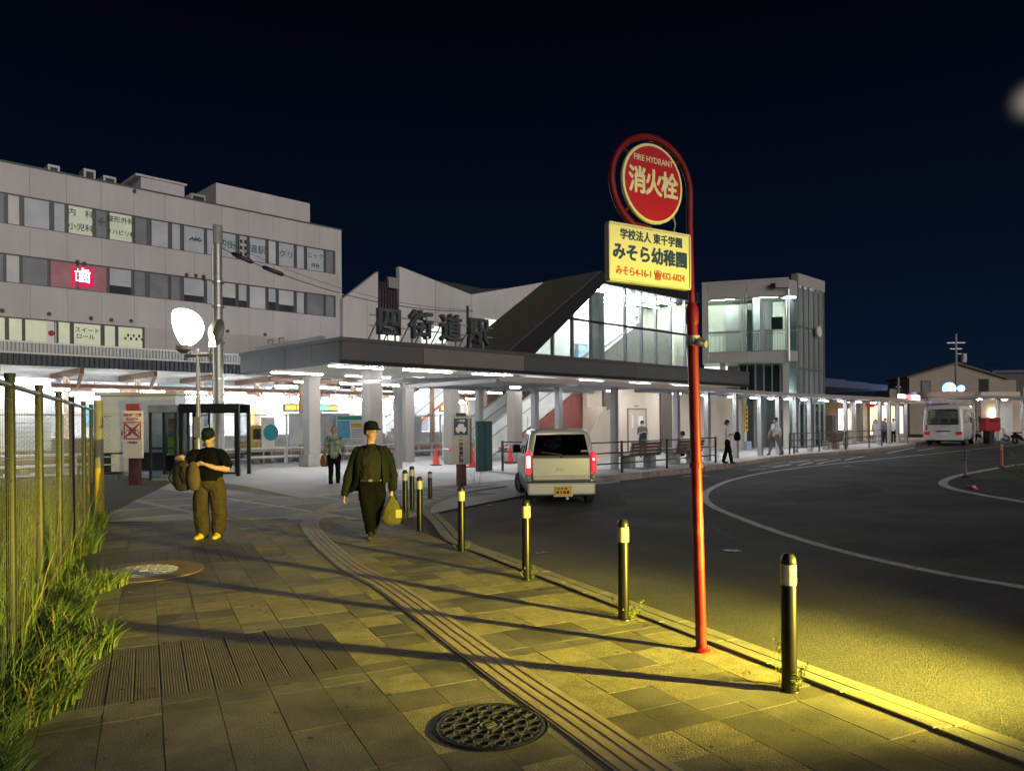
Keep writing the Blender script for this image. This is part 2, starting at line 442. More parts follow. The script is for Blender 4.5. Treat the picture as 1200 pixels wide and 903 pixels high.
TM = {'short': tile_mesh('paving_tile', CW, .155, tile_plain), 'long': tile_mesh('paving_tile', CW, .62, tile_plain),
      'sq': tile_mesh('paving_tile', CW, .31, tile_rough), 'sqp': tile_mesh('paving_tile', CW, .31, tile_plain), 'rib': rib_mesh(.62), 'riblong': rib_mesh(1.24)}
tiles = []
rnd = random.Random(3)
SEG = 1.55
u_shift = .30
for j in range(-6, 12):
    vc = 3.805 - CW / 2 - CW * (11 - j)
    for i in range(0, 12):
        u0 = i * SEG + u_shift
        bj = (j + 6) // 5
        kind = (('rib', 'plain', 'rough', 'rib', 'rough', 'plain')[(i * 2 + bj * 3) % 6])
        if bj >= 2 and i in (2, 3, 4, 6): kind = 'rough'
        if i == 3 and bj < 2: kind = 'rib'
        if i in (1, 2) and bj < 2: kind = 'plain'
        if i == 4 and bj < 3: kind = 'rough'
        row = [('short', .155, 0)]
        if kind == 'rib':
            row += [('riblong', 1.24, 2), ('short', .155, 0)]
        elif kind == 'plain':
            row += [('long', .62, 0), ('long', .62, 0), ('short', .155, 0)]
        else:
            row += [('sq' if rnd.random() < .7 else 'sqp', .31, 0) for _ in range(4)] + [('short', .155, 0)]
        u_ = u0
        for k, l, two in row:
            uc = u_ + l / 2; u_ += l
            for dv in ((-CW / 4, CW / 4) if two else (0,)):
                p = uv(uc, vc + dv)
                if p.y < 2.7 or p.y > 13.2 or abs(p.x) > .72 * p.y + .3: continue
                if not inpoly(p, inner_poly): continue
                tiles.append((p, k))
tiles.sort(key=lambda t: t[0].length)
far_mb = {}
for n, (p, k) in enumerate(tiles):
    dz = rnd.uniform(-.0022, .0)
    if n < 298:
        o_ = link('ribbed_tile' if 'rib' in k else 'paving_tile', TM[k], pavement, (p.x, p.y, dz), TV)
        o_.rotation_euler = (rnd.uniform(-.003, .003), rnd.uniform(-.004, .004), TV)
    else:
        me = TM[k]; mb = far_mb.setdefault(me.materials[0].name, (MB(), me.materials[0]))[0]
        R = Matrix.Translation((p.x, p.y, dz)) @ Matrix.Rotation(TV, 4, 'Z')
        mb.add([R @ v.co for v in me.vertices], [tuple(f.vertices) for f in me.polygons])
for k, (mb, m) in far_mb.items(): stuff(mb.obj('paving_tiles_beyond', m, pavement))

# ---- old chewing gum and fallen leaves on the paving (uncountable)
gum = MB(); lv_ = MB(); rl_ = random.Random(17)
for i in range(110):
    p = uv(rl_.uniform(2.5, 12), rl_.uniform(-.4, 3.6)); r_ = rl_.uniform(.008, .022)
    gum.lathe([(r_, .0006), (r_ * .7, .002), (.001, .0022)], 7, M=Matrix.Translation((p.x, p.y, 0)) @ Matrix.Diagonal((1, rl_.uniform(.6, 1), 1, 1)), cap=False)
for i in range(130):
    v_ = -.35 + abs(rl_.gauss(0, .5)) if rl_.random() < .6 else 3.75 - abs(rl_.gauss(0, .12)); p = uv(rl_.uniform(2.5, 12.5), v_); a_ = rl_.uniform(0, 6.28); L = rl_.uniform(.012, .035); c_, s_ = math.cos(a_) * L, math.sin(a_) * L
    lv_.quad((p.x - c_, p.y - s_, .004), (p.x + s_ * .35, p.y - c_ * .35, .011), (p.x + c_, p.y + s_, .005), (p.x - s_ * .35, p.y + c_ * .35, .009))
stuff(gum.obj('gum_spots', mat('old_gum', (.05, .047, .042), .8, var=.2), pavement)); stuff(lv_.obj('leaf_litter', mat('dry_leaf', (.20, .13, .05), .8, var=.3, scale=20, island=.4), pavement, fix=False))

# ---- plaza: large slabs between pale bands, set on the station's axes
pl_poly = [st(4.7, -5.5), st(4.7, -.8), st(-3.2, -.8), st(-3.2, 9), Vector((-26, 22, 0)), Vector((-13, 13.1, 0)), Vector((-1.95, 13.1, 0))]
plz = MB().quad(*[(p.x, p.y, -.006) for p in pl_poly]).obj('plaza', plaza_lt); structure(plz)
ps = MB().box(-.70, .70, -.70, .70, -.03, 0).mesh('paving_slab', plaza_m)
pl_in = pl_poly[:-1] + [Vector((-2.6, 13.1, 0)), Vector((-2.1, 15.5, 0)), Vector((-1.4, 17.5, 0)), Vector((-.4, 19.2, 0)), Vector((1.0, 20.2, 0))]
for i in range(-14, 6):
    for j in range(-12, 6):
        p = st(i * 1.62 - .3, j * 1.62 - .5)
        if p.y > 13.9 and abs(p.x) < .74 * p.y + .8 and inpoly(p, pl_in) and (p.x < -2.0 or p.y > 15) and not (so(p)[1] > -1.5 and so(p)[0] > -4):
            link('paving_slab', ps, plz, (p.x, p.y, random.uniform(0, .002)), TH)

# ---- raised station pavement with stone kerb
sp_poly = [st(4.7, -.8), st(4.7, -5.45)] + [p.copy() for p in far_path if so(p)[0] > 4.9] + [st(60, 9.2), st(-3.2, 9.2), st(-3.2, -.8)]
spm = MB(); spm.prism([(p.x, p.y, -.05) for p in sp_poly], (0, 0, .165))
rmp = MB().prism([tuple(st(-3.2, -.8, -.02)), tuple(st(-3.2, -.8, .113)), tuple(st(-3.2, -3.4, .004)), tuple(st(-3.2, -3.4, -.02))], A * 7.9)
station_pavement = spm.obj('station_pavement', plaza_lt); structure(station_pavement); rmp.obj('ramp', plaza_lt, station_pavement)
blocks([p for p in far_path], .02, -.16, -.06, .125, 1.0, .01, 'kerb_stone', mat('old_kerb', (.27, .23, .19), .9, var=.35, scale=5, bump=.6, bscale=60, island=.15), station_pavement, .012)
bm_ = MB().quad(*[tuple(st(s_, o_, .04)) for s_, o_ in ((-60, 9.2), (70, 9.2), (70, 60), (-60, 60))]).obj('railway_bed', ballast); structure(bm_)
vp = [uv(-6, -.82), uv(15.1, -.82), st(-3.3, 4.0), st(-3.3, 9.1), st(-60, 9.1), Vector((-60, 0, 0))]
verge = MB().quad(*[(p.x, p.y, .004) for p in vp]).obj('verge', mat('soil', (.06, .052, .035), .95, var=.3, scale=5, bump=.8, bscale=40)); structure(verge)

# ---- painted markings
def line(px, w_, name='road_marking', step=.2, ww=None):
    path = catmull([G(x, y, ZR) for x, y in px], step)
    mb = MB(); strip(mb, path, w_, ZR + .004)
    return mb.obj(name, white_paint, road)
line([(1290, 705), (1200, 688), (1100, 671), (1000, 649), (920, 626), (860, 604), (834, 592), (826, 582), (834, 572), (862, 561), (910, 551.5), (980, 543), (1060, 535), (1130, 527.5), (1210, 519.5), (1290, 513)], .16)
line([(1290, 604), (1200, 588), (1150, 579.5), (1117, 572.5), (1105, 566.5), (1112, 560.5), (1135, 554.5), (1195, 544), (1270, 534)], .22)
for a_, b_ in (((905, 547.5), (927, 544)), ((935, 545.5), (952, 541.5)), ((958, 543.5), (972, 540)), ((968, 541), (985, 538)), ((990, 539), (1003, 536)), ((1003, 536.5), (1013, 534.5)), ((878, 551), (898, 549)), ((925, 542), (948, 539.5)), ((955, 539.5), (970, 537.6)), ((890, 546), (925, 545)), ((1040, 531), (1072, 524)), ((1075, 528), (1095, 525)), ((990, 546), (998, 545.6)), ((700, 559.5), (745, 558)), ((800, 558), (830, 557.4))):
    path = [G(a_[0], a_[1], ZR), G((a_[0] + b_[0]) / 2, (a_[1] + b_[1]) / 2, ZR), G(b_[0], b_[1], ZR)]
    mb = MB(); strip(mb, path, .14, ZR + .004); mb.obj('road_marking', white_paint, road)
# repair patches and an old seam in the road
patch_m = mat('asphalt_patch', (.052, .050, .051), .8, var=.25, scale=1.5, bump=.9, bscale=110, bdist=.03, speck=.45, sscale=110)
for px in ([(530, 596), (590, 574), (720, 570), (735, 592), (640, 607), (560, 612)], [(905, 577), (1010, 566), (1040, 575), (935, 590)], [(1090, 640), (1200, 628), (1210, 640), (1105, 655)]):
    MB().quad(*[tuple(G(x, y, ZR + .002)) for x, y in px]).obj('road_patch', patch_m, road)
for px in ([(735, 588), (800, 600), (880, 640), (1010, 668)], [(930, 560), (1040, 552), (1150, 541)], [(960, 585), (975, 598), (1000, 606), (1010, 622)], [(1060, 700), (1120, 690), (1190, 701)]):
    mb = MB(); strip(mb, catmull([G(x, y, ZR) for x, y in px], .15), .016, ZR + .003); mb.obj('road_crack', mat('tar_crack', (.018, .018, .018), .6, var=.2), road)
# a small round valve cover and a dark patch in the road
for x, y, r_ in ((858, 645, .12), (640, 648, .14), (570, 592, .12)):
    p = G(x, y, ZR); k = MB().lathe([(0.001, .006), (r_ * .7, .006), (r_ * .74, .002), (r_, .006), (r_, 0)], 20, cap=False).obj('valve_cover', steel_dark, road, loc=p)

# ---- manhole covers
def manhole(loc, R, label, m_plate, m_rel, m_ring, ring_w):
    t = T('manhole_cover', label, 'manhole cover', loc, .4)
    MB().lathe([(R + ring_w, -.01), (R + ring_w, .004), (R + .012, .006), (R + .012, -.004), (R, -.004)], 40, cap=False).obj('collar', m_ring, t, smooth=True)
    MB().lathe([(R, -.01), (R, .006), (R * .94, .008), (R * .92, .0015), (.0005, .0015)], 40, cap=False).obj('plate', m_plate, t, smooth=True)
    rl = MB()
    def circ(cx, cy, r_, tr, n=14):
        rl.tube([(cx + r_ * math.cos(2 * PI * i / n), cy + r_ * math.sin(2 * PI * i / n), .004) for i in range(n)], [(.0045, tr)] * n, 4, closed=True, ref=(0, 0, 1))
    for rr, cnt, cr in ((.80, 18, .105), (.55, 12, .125), (.345, 8, .105)):
        for i in range(cnt):
            a_ = 2 * PI * (i + (.5 if rr == .55 else 0)) / cnt
            circ(R * rr * math.cos(a_), R * rr * math.sin(a_), R * cr, R * .022, 9)
            if rr > .4:
                b_ = a_ + PI / cnt
                rl.bar((R * (rr - .11) * math.cos(b_), R * (rr - .11) * math.sin(b_), .004), (R * (rr + .12) * math.cos(b_), R * (rr + .12) * math.sin(b_), .004), R * .04, .008)
    circ(0, 0, R * .19, R * .03, 20); circ(0, 0, R * .67, R * .016, 36)
    for i in range(-1, 2): rl.bar((-R * .11, i * R * .06 - R * .03, .004), (R * .11, i * R * .06 + R * .03, .004), R * .025, .008)
    rl.obj('relief', m_rel, t)
    return t
iron = mat('cast_iron', (.045, .043, .042), .42, .55, var=.2, scale=12, bump=.25, bscale=120)
iron_hi = mat('cast_iron_worn', (.15, .145, .14), .38, .6, var=.2, scale=12)
manhole(G(575, 850) + Vector((0, 0, .001)), .305, 'dark cast iron manhole cover with ornate pattern beside the tactile strip', iron, iron_hi, iron, .018)
manhole(G(168, 669) + Vector((0, 0, .001)), .40, 'pale worn manhole cover with a wide brown collar near the fence', mat('cover_pale', (.30, .30, .31), .5, .3, var=.3, scale=20), mat('cover_dark', (.75, .75, .76), .5, .2), mat('collar_brown', (.30, .20, .12), .8, var=.2, scale=8, bump=.5), .25)
# ============================================================ headlight of a waiting scooter (the scooter itself is built with the others), just out of the picture on the right
HL = Vector((4.6, 3.7, .86))
def headlamp(loc, aim, watts, size=78):
    ld = bpy.data.lights.new('headlight_beam', 'SPOT'); ld.energy = watts; ld.color = (1.0, .83, .085); ld.spot_size = rad(size); ld.spot_blend = 1.0; ld.shadow_soft_size = .035
    o = bpy.data.objects.new('headlight_beam', ld); COL.objects.link(o); o.location = loc
    o.rotation_euler = (Vector(aim) - Vector(loc)).to_track_quat('-Z', 'Y').to_euler()
    return o
HAIM = Vector((.2, 7.8, .05))
headlamp(HL, Vector((-.2, 7.4, .95)), 2300, 98)
headlamp(HL, Vector((-2.2, 7.6, .95)), 11000, 72)
# ============================================================ OFFICE BUILDING beyond the tracks (left)
OB = 30.7
ob = T('office_building', 'white panelled office building with three rows of windows, tallest building on the left', 'building', st(0, OB), TH)
S0, S1 = -14.0, 19.1
MB().box(S0, S1 - .01, .26, 13, 0, 16.40).obj('wall', white_wall, ob)
MB().box(S0, S1 + .06, -.04, .30, 16.50, 16.60).obj('parapet_cap', mat('cap_metal', (.10, .10, .11), .5, .4), ob)
win_dark = mat('window_frame_grey', (.12, .115, .115), .5, .4, var=.05)
def wall_band(z0, z1, s0=S0, s1=S1, step=1.86):
    s_ = S1
    while s_ > s0 + .05:
        a_ = max(s0, s_ - step); b_ = min(s_, s1)
        if b_ - a_ > .05: MB().box(a_ + .006, b_ - .006, 0, .258, z0, z1).obj('wall_panel', white_wall, ob)
        s_ -= step
rows = {1: (13.06, 14.82), 2: (9.78, 11.42), 3: (6.50, 7.86)}
wall_band(14.82, 16.5); wall_band(11.42, 13.06); wall_band(7.86, 9.78); wall_band(1.2, 6.50)
wall_band(6.50, 7.86, 4.80, S1); 
for r_ in (1, 2): MB().box(18.56, S1 - .006, 0, .258, *rows[r_]).obj('wall_panel', white_wall, ob)
for r_ in (1, 2, 3): MB().box(S0, 4.8 if r_ == 3 else 18.56, .10, .25, *rows[r_]).obj('window_band', win_dark, ob)
W1 = [(0, 5), (9, 23), (28, 58), (63, 76), (80, 108.5), (112, 125), (128, 154.7), (158, 172), (177, 197), (201, 211), (215, 239), (242, 251), (255, 276), (280, 289), (292, 311), (314, 323), (326, 344), (347, 356), (359, 379), (381, 390)]
W2 = [(0, 4), (7, 23), (26, 56), (59, 90), (92, 125), (128, 154), (157, 170), (175, 197), (200, 211), (215, 239), (242, 252), (255, 276), (279, 289), (292, 311), (314, 323), (326, 344), (347, 356), (359, 379), (381, 391)]
W3 = [(0, 6), (10, 26), (29, 64), (68, 82), (86, 118), (122, 135), (138, 167)]
blind = mat('blind_grey', (.52, .55, .60), .35, var=.12, scale=1.2, coat=.3)
blind_lt = mat('blind_pale', (.62, .62, .62), .4, var=.1, scale=1.2, coat=.3)
pane_dk = mat('pane_dark', (.05, .055, .06), .12, var=.2, scale=1.0)
pane_mid = mat('pane_curtain', (.24, .25, .27), .25, var=.2, scale=1.0, coat=.3)
pane_lit = mat('pane_lit_green', (.5, .52, .42), .3, var=.15, scale=1.5, emit=.22, ecol=(.78, .85, .62))
pane_lit3 = mat('pane_lit_cream', (.5, .5, .4), .3, var=.15, scale=1.5, emit=.34, ecol=(.80, .88, .58))
pane_red = mat('pane_red_glow', (.3, .2, .2), .3, var=.2, scale=1.5, emit=.07, ecol=(1, .05, .16))  # the sign's red spill, put into the pane as weak emission
pane_red2 = mat('pane_red_halo', (.5, .02, .08), .3, var=0, emit=.42, ecol=(1, .01, .12))
neon = mat('neon_white_pink', (1, 1, 1), .3, var=0, emit=5, ecol=(1, .72, .82))
ink_g = mat('ink_dark_green', (.02, .05, .035), .6, var=0)
ink_t = mat('ink_teal', (.03, .16, .16), .6, var=0)
ink_k = mat('ink_black', (.015, .015, .018), .6, var=0)
ink_r = mat('ink_red', (.42, .03, .03), .6, var=0)
wz = {}
def windows(lst, r_, mats):
    z0, z1 = rows[r_]
    ym = {1: 275, 2: 340, 3: 396}[r_]
    for i, (x0, x1) in enumerate(lst):
        a_ = S(x0, ym, OB + .08)[0]; b_ = S(x1, ym, OB + .08)[0]
        if i == 0: a_ -= .9
        f = MB()
        t = .05
        f.box(a_ - .03, b_ + .03, .03, .10, z1 - t - .02, z1 - .012); f.box(a_ - .03, b_ + .03, .03, .10, z0 + .012, z0 + t)
        f.box(a_ - .03, a_ + t - .03, .03, .10, z0 + t, z1 - t - .02); f.box(b_ - t + .03, b_ + .03, .03, .10, z0 + t, z1 - t - .02)
        fo = f.obj('window', win_dark, ob)
        m = mats.get(i, blind)
        MB().box(a_ + .005, b_ - .005, .07, .098, z0 + t, z1 - t - .02).obj('pane', m, fo)
        if m in (blind, blind_lt) and r_ == 2 and i % 3 != 1:
            h_ = .35 + .35 * ((i * 37) % 10) / 10
            MB().box(a_ + .02, b_ - .02, .060, .0685, z0 + t + .005, z0 + h_).obj('lower_pane', pane_dk, fo)
        wz[(r_, i)] = ((a_ + b_) / 2, (z0 + z1) / 2, fo)
windows(W1, 1, {0: pane_mid, 1: blind_lt, 4: pane_lit, 5: pane_mid, 6: pane_lit, 7: pane_mid, 19: pane_mid, 15: blind_lt})
windows(W2, 2, {0: pane_mid, 1: blind_lt, 2: pane_mid, 3: pane_red, 4: pane_red, 5: blind, 6: pane_mid, 7: pane_mid, 8: pane_mid, 17: pane_mid, 18: pane_mid, 11: blind_lt, 13: blind_lt, 15: blind_lt})
windows(W3, 3, {i: pane_lit3 for i in range(7)})
def wtext(r_, i, body, size, m, dx=0, dz=0, sx=1.0, bold=.004):
    c, z, fo = wz[(r_, i)]
    return text(body, size, m, fo, (c + dx, .052, z + dz), .004, bold, sx=sx)
wtext(1, 4, '内　科', .46, ink_g, 0, .42); wtext(1, 4, '小児科', .46, ink_g, 0, -.42)
wtext(1, 5, '＋', .6, ink_g, 0, .1)
wtext(1, 6, '整形外科', .40, ink_g, 0, .42); wtext(1, 6, 'リハビリ科', .34, ink_g, 0, -.36)
wtext(1, 12, '四街', .62, ink_t, 0, 0); wtext(1, 14, '道駅', .62, ink_t, 0, 0); wtext(1, 16, 'クリ', .58, ink_t, 0, 0); wtext(1, 18, 'ニック', .46, ink_t, 0, .25); wtext(1, 18, '内科', .34, ink_g, 0, -.45)
for k in range(6): 
    c, z, fo = wz[(1, 13)]; MB().box(c - .22 + .3 * (k % 2), c - .05 + .3 * (k % 2), .05, .056, z - .55 + .42 * (k // 2), z - .3 + .42 * (k // 2)).obj('sticker', ink_k, fo)
c, z, fo = wz[(1, 10)]
lf = MB()
for k in range(7): lf.tube([(c - .3 + .09 * k, .05, z - .1 + .06 * (k % 3)), (c - .2 + .11 * k, .05, z + .02 + .11 * (k % 2))], [.03, .06], 5)
lf.obj('clinic_emblem', ink_t, fo)
wtext(3, 4, 'スイート', .34, ink_k, 0, .22); wtext(3, 4, 'ロール', .34, ink_k, -.1, -.16)
c, z, fo = wz[(3, 2)]
MB().box(c + .32, c + .82, .05, .058, z - .6, z + .58).obj('poster', mat('poster_white', (.7, .7, .66), .6, var=.05, emit=.12), fo)
MB().lathe([(.001, 0), (.17, 0), (.17, .008), (.001, .008)], 18, M=Matrix.Translation((c + .57, .048, z - .08)) @ Matrix.Rotation(PI / 2, 4, 'X')).obj('poster_disc', ink_r, fo)
c, z, fo = wz[(3, 6)]
for k in range(7): MB().box(c - .35 + .16 * k, c - .23 + .16 * k, .05, .058, z - .16 + .2 * (k % 2), z - .0 + .2 * (k % 2)).obj('sticker', ink_k if k % 3 else ink_r, fo)
# red dental sign glowing inside the window: "歯"
c, z, fo = wz[(2, 4)]
cx = c - .55
MB().box(cx - .62, cx + .62, .052, .066, z - .62, z + .60).obj('sign_glow_panel', pane_red2, fo)  # added panel: the red glow around the letter, drawn as emission
text('歯', .92, neon, fo, (cx, .040, z + .02), .006, 0, heavy=.004)
hw_ = [(157, 224), (238, 326), (253, 273), (90, 307), (98, 309), (218, 322), (229, 323), (238, 324), (57, 368), (106, 373), (130, 375), (153, 376), (2, 364), (266, 388), (310, 392)]
vm_ = MB().lathe([(.001, -.02), (.10, -.02), (.12, .10), (.001, .10)], 10, M=Matrix.Rotation(PI / 2, 4, 'X')).mesh('wall_vent', mat('vent_grey', (.07, .065, .06), .6, var=.1))
for x, y in hw_:
    s_, z = S(x, y, OB); link('wall_vent', vm_, ob, (s_, -.02, z))
# rooftop
for (x0, y0, x1, y1, o_, dep, m, nm) in ((253, 214, 363, 262, 34, 5, white_wall, 'penthouse'), (165, 207, 216, 230, 33.6, 3, white_wall, 'plant_room'), (121, 205, 136, 214, 32.4, 1, galv, 'rooftop_unit'), (98, 197, 112, 208, 32.4, 1, galv, 'rooftop_unit'), (224, 226, 241, 236, 32.6, 1.2, galv, 'rooftop_unit'), (56, 192, 70, 201, 32.4, 1, galv, 'rooftop_unit')):
    sa, za = S(x0, y0, o_); sb, zb = S(x1, y0 + (x1 - x0) * .2, o_)
    MB().box(sa, sb, o_ - OB, o_ - OB + dep, 16.4, za).obj(nm, m, ob)
    if nm == 'rooftop_unit': MB().box(sa + .12, sb - .12, o_ - OB - .02, o_ - OB - .001, 16.55, za - .15).obj('grille', steel_dark, ob)
MB().box(S(165, 207, 33.6)[0] - .35, S(216, 207, 33.6)[0] + .15, 2.8, 6.0, S(165, 207, 33.6)[1] + .002, S(165, 207, 33.6)[1] + .14).obj('plant_room_roof', white_wall, ob)

# ============================================================ FAR PLATFORM with its roof
pf = T('railway_platform', 'long railway platform with white edge under the lit roof across the tracks', 'platform', st(0, 23.6), TH)
MB().box(-16, 54, 0, 6.7, .04, 1.02).obj('platform_base', concrete, pf)
MB().box(-16, 54, -.08, .5, 1.024, 1.09).obj('coping', white_part, pf)
MB().box(-16, 54, .5, 6.7, 1.024, 1.08).obj('deck', plaza_lt, pf)
pr = T('platform_roof', 'corrugated platform roof with brown steel frame and white railing along its edge', 'roof', st(0, 24.4), TH)
corr = MB(); n = 0; s_ = -16.0; pts = []
while s_ < 44: pts += [(s_, 0), (s_ + .09, 0), (s_ + .12, -.07), (s_ + .21, -.07)]; s_ += .24
for i in range(len(pts) - 1):
    (xa, ya), (xb, yb) = pts[i], pts[i + 1]
    corr.quad((xa, ya, 4.72), (xb, yb, 4.72), (xb, yb, 5.28), (xa, ya, 5.28))
corr.obj('corrugated_fascia', mat('corrugated_dark', (.055, .06, .075), .5, .4, var=.15), pr, fix=False)
rb_ = MB(); rb_.box(-16, 44, .02, .10, 5.32, 5.38); rb_.box(-16, 44, .02, .10, 5.86, 5.93)
rb_.obj('rail', white_part, pr)
sl = MB().box(-.055, .055, .03, .09, 5.38, 5.86).mesh('slat', mat('slat_white', (.50, .50, .50), .6))
MB().box(-16, 44, .12, .16, 5.30, 5.95).obj('backing', mat('slat_back', (.33, .33, .33), .6), pr)
for i in range(int(27 / .17)):
    link('slat', sl, pr, (-8 + i * .17 + (0.02 if i % 8 == 0 else 0), 0, 0))
# roof deck: fluted underside
fl = MB(); s_ = 0.0
while s_ < 6.2:
    fl.quad((-16, s_, 4.78), (44, s_, 4.78), (44, s_ + .10, 4.78), (-16, s_ + .10, 4.78)); fl.quad((-16, s_ + .10, 4.78), (44, s_ + .10, 4.78), (44, s_ + .13, 4.72), (-16, s_ + .13, 4.72))
    fl.quad((-16, s_ + .13, 4.72), (44, s_ + .13, 4.72), (44, s_ + .27, 4.72), (-16, s_ + .27, 4.72)); fl.quad((-16, s_ + .27, 4.72), (44, s_ + .27, 4.72), (44, s_ + .30, 4.78), (-16, s_ + .30, 4.78)); s_ += .30
fl.obj('roof_deck', mat('deck_pale', (.52, .50, .47), .6, .1, var=.15, scale=2), pr, fix=False)
MB().box(-16, 44, .02, 6.2, 4.80, 5.25).obj('roof_slab', steel_grey, pr)
beam = MB().box(-.09, .09, .1, 6.1, 4.40, 4.70).mesh('cross_beam', rust)
brk = MB().bar((0, 1.0, 3.75), (0, .12, 4.45), .14, .12).bar((0, 2.6, 3.55), (0, 3.0, 4.4), .12, .1).mesh('bracket', mat('bracket_tan', (.33, .21, .13), .7, var=.2))
colm = MB().box(-.13, .13, 2.87, 3.13, 1.08, 4.4).mesh('column', mat('column_tan', (.36, .27, .21), .7, var=.2))
MB().box(-16, 44, 2.9, 3.1, 3.62, 3.86).obj('long_beam', rust, pr)
MB().box(-16, 44, .95, 1.10, 3.72, 3.92).obj('long_beam', rust, pr)
for i in range(17):
    x = -15 + i * 3.66
    if -9 < x < 44:
        link('cross_beam', beam, pr, (x, 0, 0)); link('bracket', brk, pr, (x, 0, 0)); link('column', colm, pr, (x, 0, 0))
tube_m = MB().box(-.62, .62, -.035, .035, -.03, .03).mesh('light_tube', white_lamp)
tube_h = MB().box(-.66, .66, -.06, .06, .032, .09).mesh('light_housing', white_part)
rng = random.Random(5)
for o_, z, st_, off in ((1.4, 3.62, 2.44, .4), (4.6, 3.50, 2.44, 1.6), (2.2, 3.30, 4.88, 2.2)):
    s_ = -9 + off
    while s_ < 30:
        h_ = link('light_housing', tube_h, pr, (s_, o_, z)); link('light_tube', tube_m, h_); s_ += st_
# back wall of the platform: pale panels, dark windows, posters
bw = T('platform_back_wall', 'pale panelled wall with posters at the back of the far platform', 'wall', st(0, 30.2), TH)
for i in range(36):
    s_ = -9 + i * 1.8
    m = (white_wall, white_part, pane_mid, white_wall, mat('glass_green', (.25, .33, .33), .2))[(i * 3) % 5]
    MB().box(s_ + .02, s_ + 1.78, 0, .18, .3, 4.35).obj('wall_panel', m, bw)
for i, (s_, w_, m) in enumerate(((1.2, 1.1, (.10, .35, .55)), (6.3, 1.5, (.6, .62, .65)), (11.2, 1.0, (.55, .35, .1)), (13.7, 2.0, (.55, .6, .62)), (17, 1.6, (.6, .6, .6)), (21, 1.2, (.2, .35, .5)))):
    MB().box(s_, s_ + w_, -.06, -.005, 1.7, 3.0).obj('poster', mat('poster%d' % i, m, .5, var=.35, scale=3, emit=.25), bw)

# lit roof over the island platform between the tracks
ir = T('island_platform_roof', 'low lit roof on brown columns over the middle platform behind the canopy', 'roof', st(0, 12.6), TH)
MB().box(5.5, 30, 0, 5.6, 4.25, 4.40).obj('roof_slab', mat('island_roof', (.5, .48, .46), .6, var=.1), ir)
for i in range(6):
    s_ = 7.2 + i * 4.2
    MB().box(s_ - .1, s_ + .1, 2.7, 2.9, .3, 4.0).obj('column', rust, ir); MB().box(s_ - .1, s_ + .1, .1, 5.5, 4.0, 4.24).obj('cross_beam', rust, ir)
MB().box(5.5, 30, 2.72, 2.88, 3.78, 3.98).obj('long_beam', rust, ir)
for o_, z in ((1.2, 3.72), (4.4, 3.66)):
    for i in range(9):
        h_ = link('light_housing', tube_h, ir, (6.6 + 2.5 * i + (.6 if o_ > 2 else 0), o_, z)); link('light_tube', tube_m, h_)
# rails on sleepers
for k, o_ in enumerate((11.6, 15.6, 20.6)):
    tr = T('railway_track', ('nearest railway track behind the mesh fence', 'middle railway track between fence and platform', 'railway track running along the far platform edge')[k], 'track', st(0, o_), TH, 'railway tracks')
    for d in (-.53, .53): MB().box(-22, 40, d - .035, d + .035, .20, .34).obj('rail', rust, tr)
    sm = MB().box(-.12, .12, -1.0, 1.0, .05, .20).mesh('sleeper', concrete)
    for i in range(60): link('sleeper', sm, tr, (-14 + i * .75, 0, 0))

# ============================================================ STATION CANOPY with dark fascia
cn = T('station_canopy', 'flat station canopy with dark metal fascia and lit white soffit on square pillars', 'canopy', st(0, 0), TH)
CL, CDp, ZS, ZT = 24.4, 6.6, 3.46, 4.20
MB().box(.05, CL, .05, CDp - .05, ZS + .02, ZT - .15).obj('roof_slab', steel_grey, cn)
so_ = MB(); so_.quad((.12, .12, ZS + .012), (CL, .12, ZS + .012), (CL, CDp, ZS + .012), (.12, CDp, ZS + .012)); so_.obj('soffit', mat('soffit_cream', (.70, .67, .60), .6, var=.05, scale=.7), cn)
fr_s = [0.0, 5.3, 9.9, 14.4, 19.0, CL]
zs = [S(400, 425, 0)[1]]
for i in range(len(fr_s) - 1):
    m = fascia_tan if i == 1 else fascia_m
    sa, sb = (0, 3.0) if i == 0 else ((3.0 if i == 1 else fr_s[i]), fr_s[i + 1])
    if i == 1: sa, sb = 3.0, 9.9 - 2.3
    if i == 2: sa, sb = 7.6, fr_s[3]
    MB().box(sa + .008, sb - .008, -.02, .05, ZS + .10, ZT - .10).obj('fascia_panel', m, cn)
MB().box(-.05, CL, -.05, .06, ZT - .096, ZT + .02).obj('fascia_cap', fascia_m, cn)
MB().box(-.05, CL, -.05, .10, ZS - .02, ZS + .096).obj('fascia_trim', steel_dark, cn)
for i in range(4):
    a_, b_ = CDp * i / 4, CDp * (i + 1) / 4
    MB().box(-.022, .05, a_ + (.055 if i == 0 else .008), b_ - .008, ZS + .02, ZT - .10).obj('fascia_panel', mat('fascia_blue_grey', (.085, .095, .105), .5, .2, var=.08, island=.1), cn)
MB().box(-.055, .05, .065, CDp + .04, ZT - .096, ZT + .018).obj('fascia_cap', fascia_m, cn)
MB().box(.06, .20, 1.2, CDp - 1, ZT + .02, ZT + .16).obj('upstand', steel_grey, cn)
for x in (4.4, 5.2):
    MB().tube([(.5, x, ZT), (.5, x, ZT + .42), (.5, x + .32, ZT + .42), (.5, x + .32, ZT)], .03, 6).obj('roof_hoop', galv, cn, smooth=True)
def pillar(s_, o_, w_=.46, base=True):
    MB().box(s_ - w_ / 2, s_ + w_ / 2, o_ - w_ / 2, o_ + w_ / 2, .115, ZS + .01).obj('pillar', mat('pillar_clad', (.34, .31, .285), .4, .35, var=.08, scale=1), cn, bevel=.01)
    if base: MB().box(s_ - w_ / 2 - .12, s_ + w_ / 2 + .12, o_ - w_ / 2 - .12, o_ + w_ / 2 + .12, .112, .56).obj('pillar_base', concrete, cn, bevel=.02)
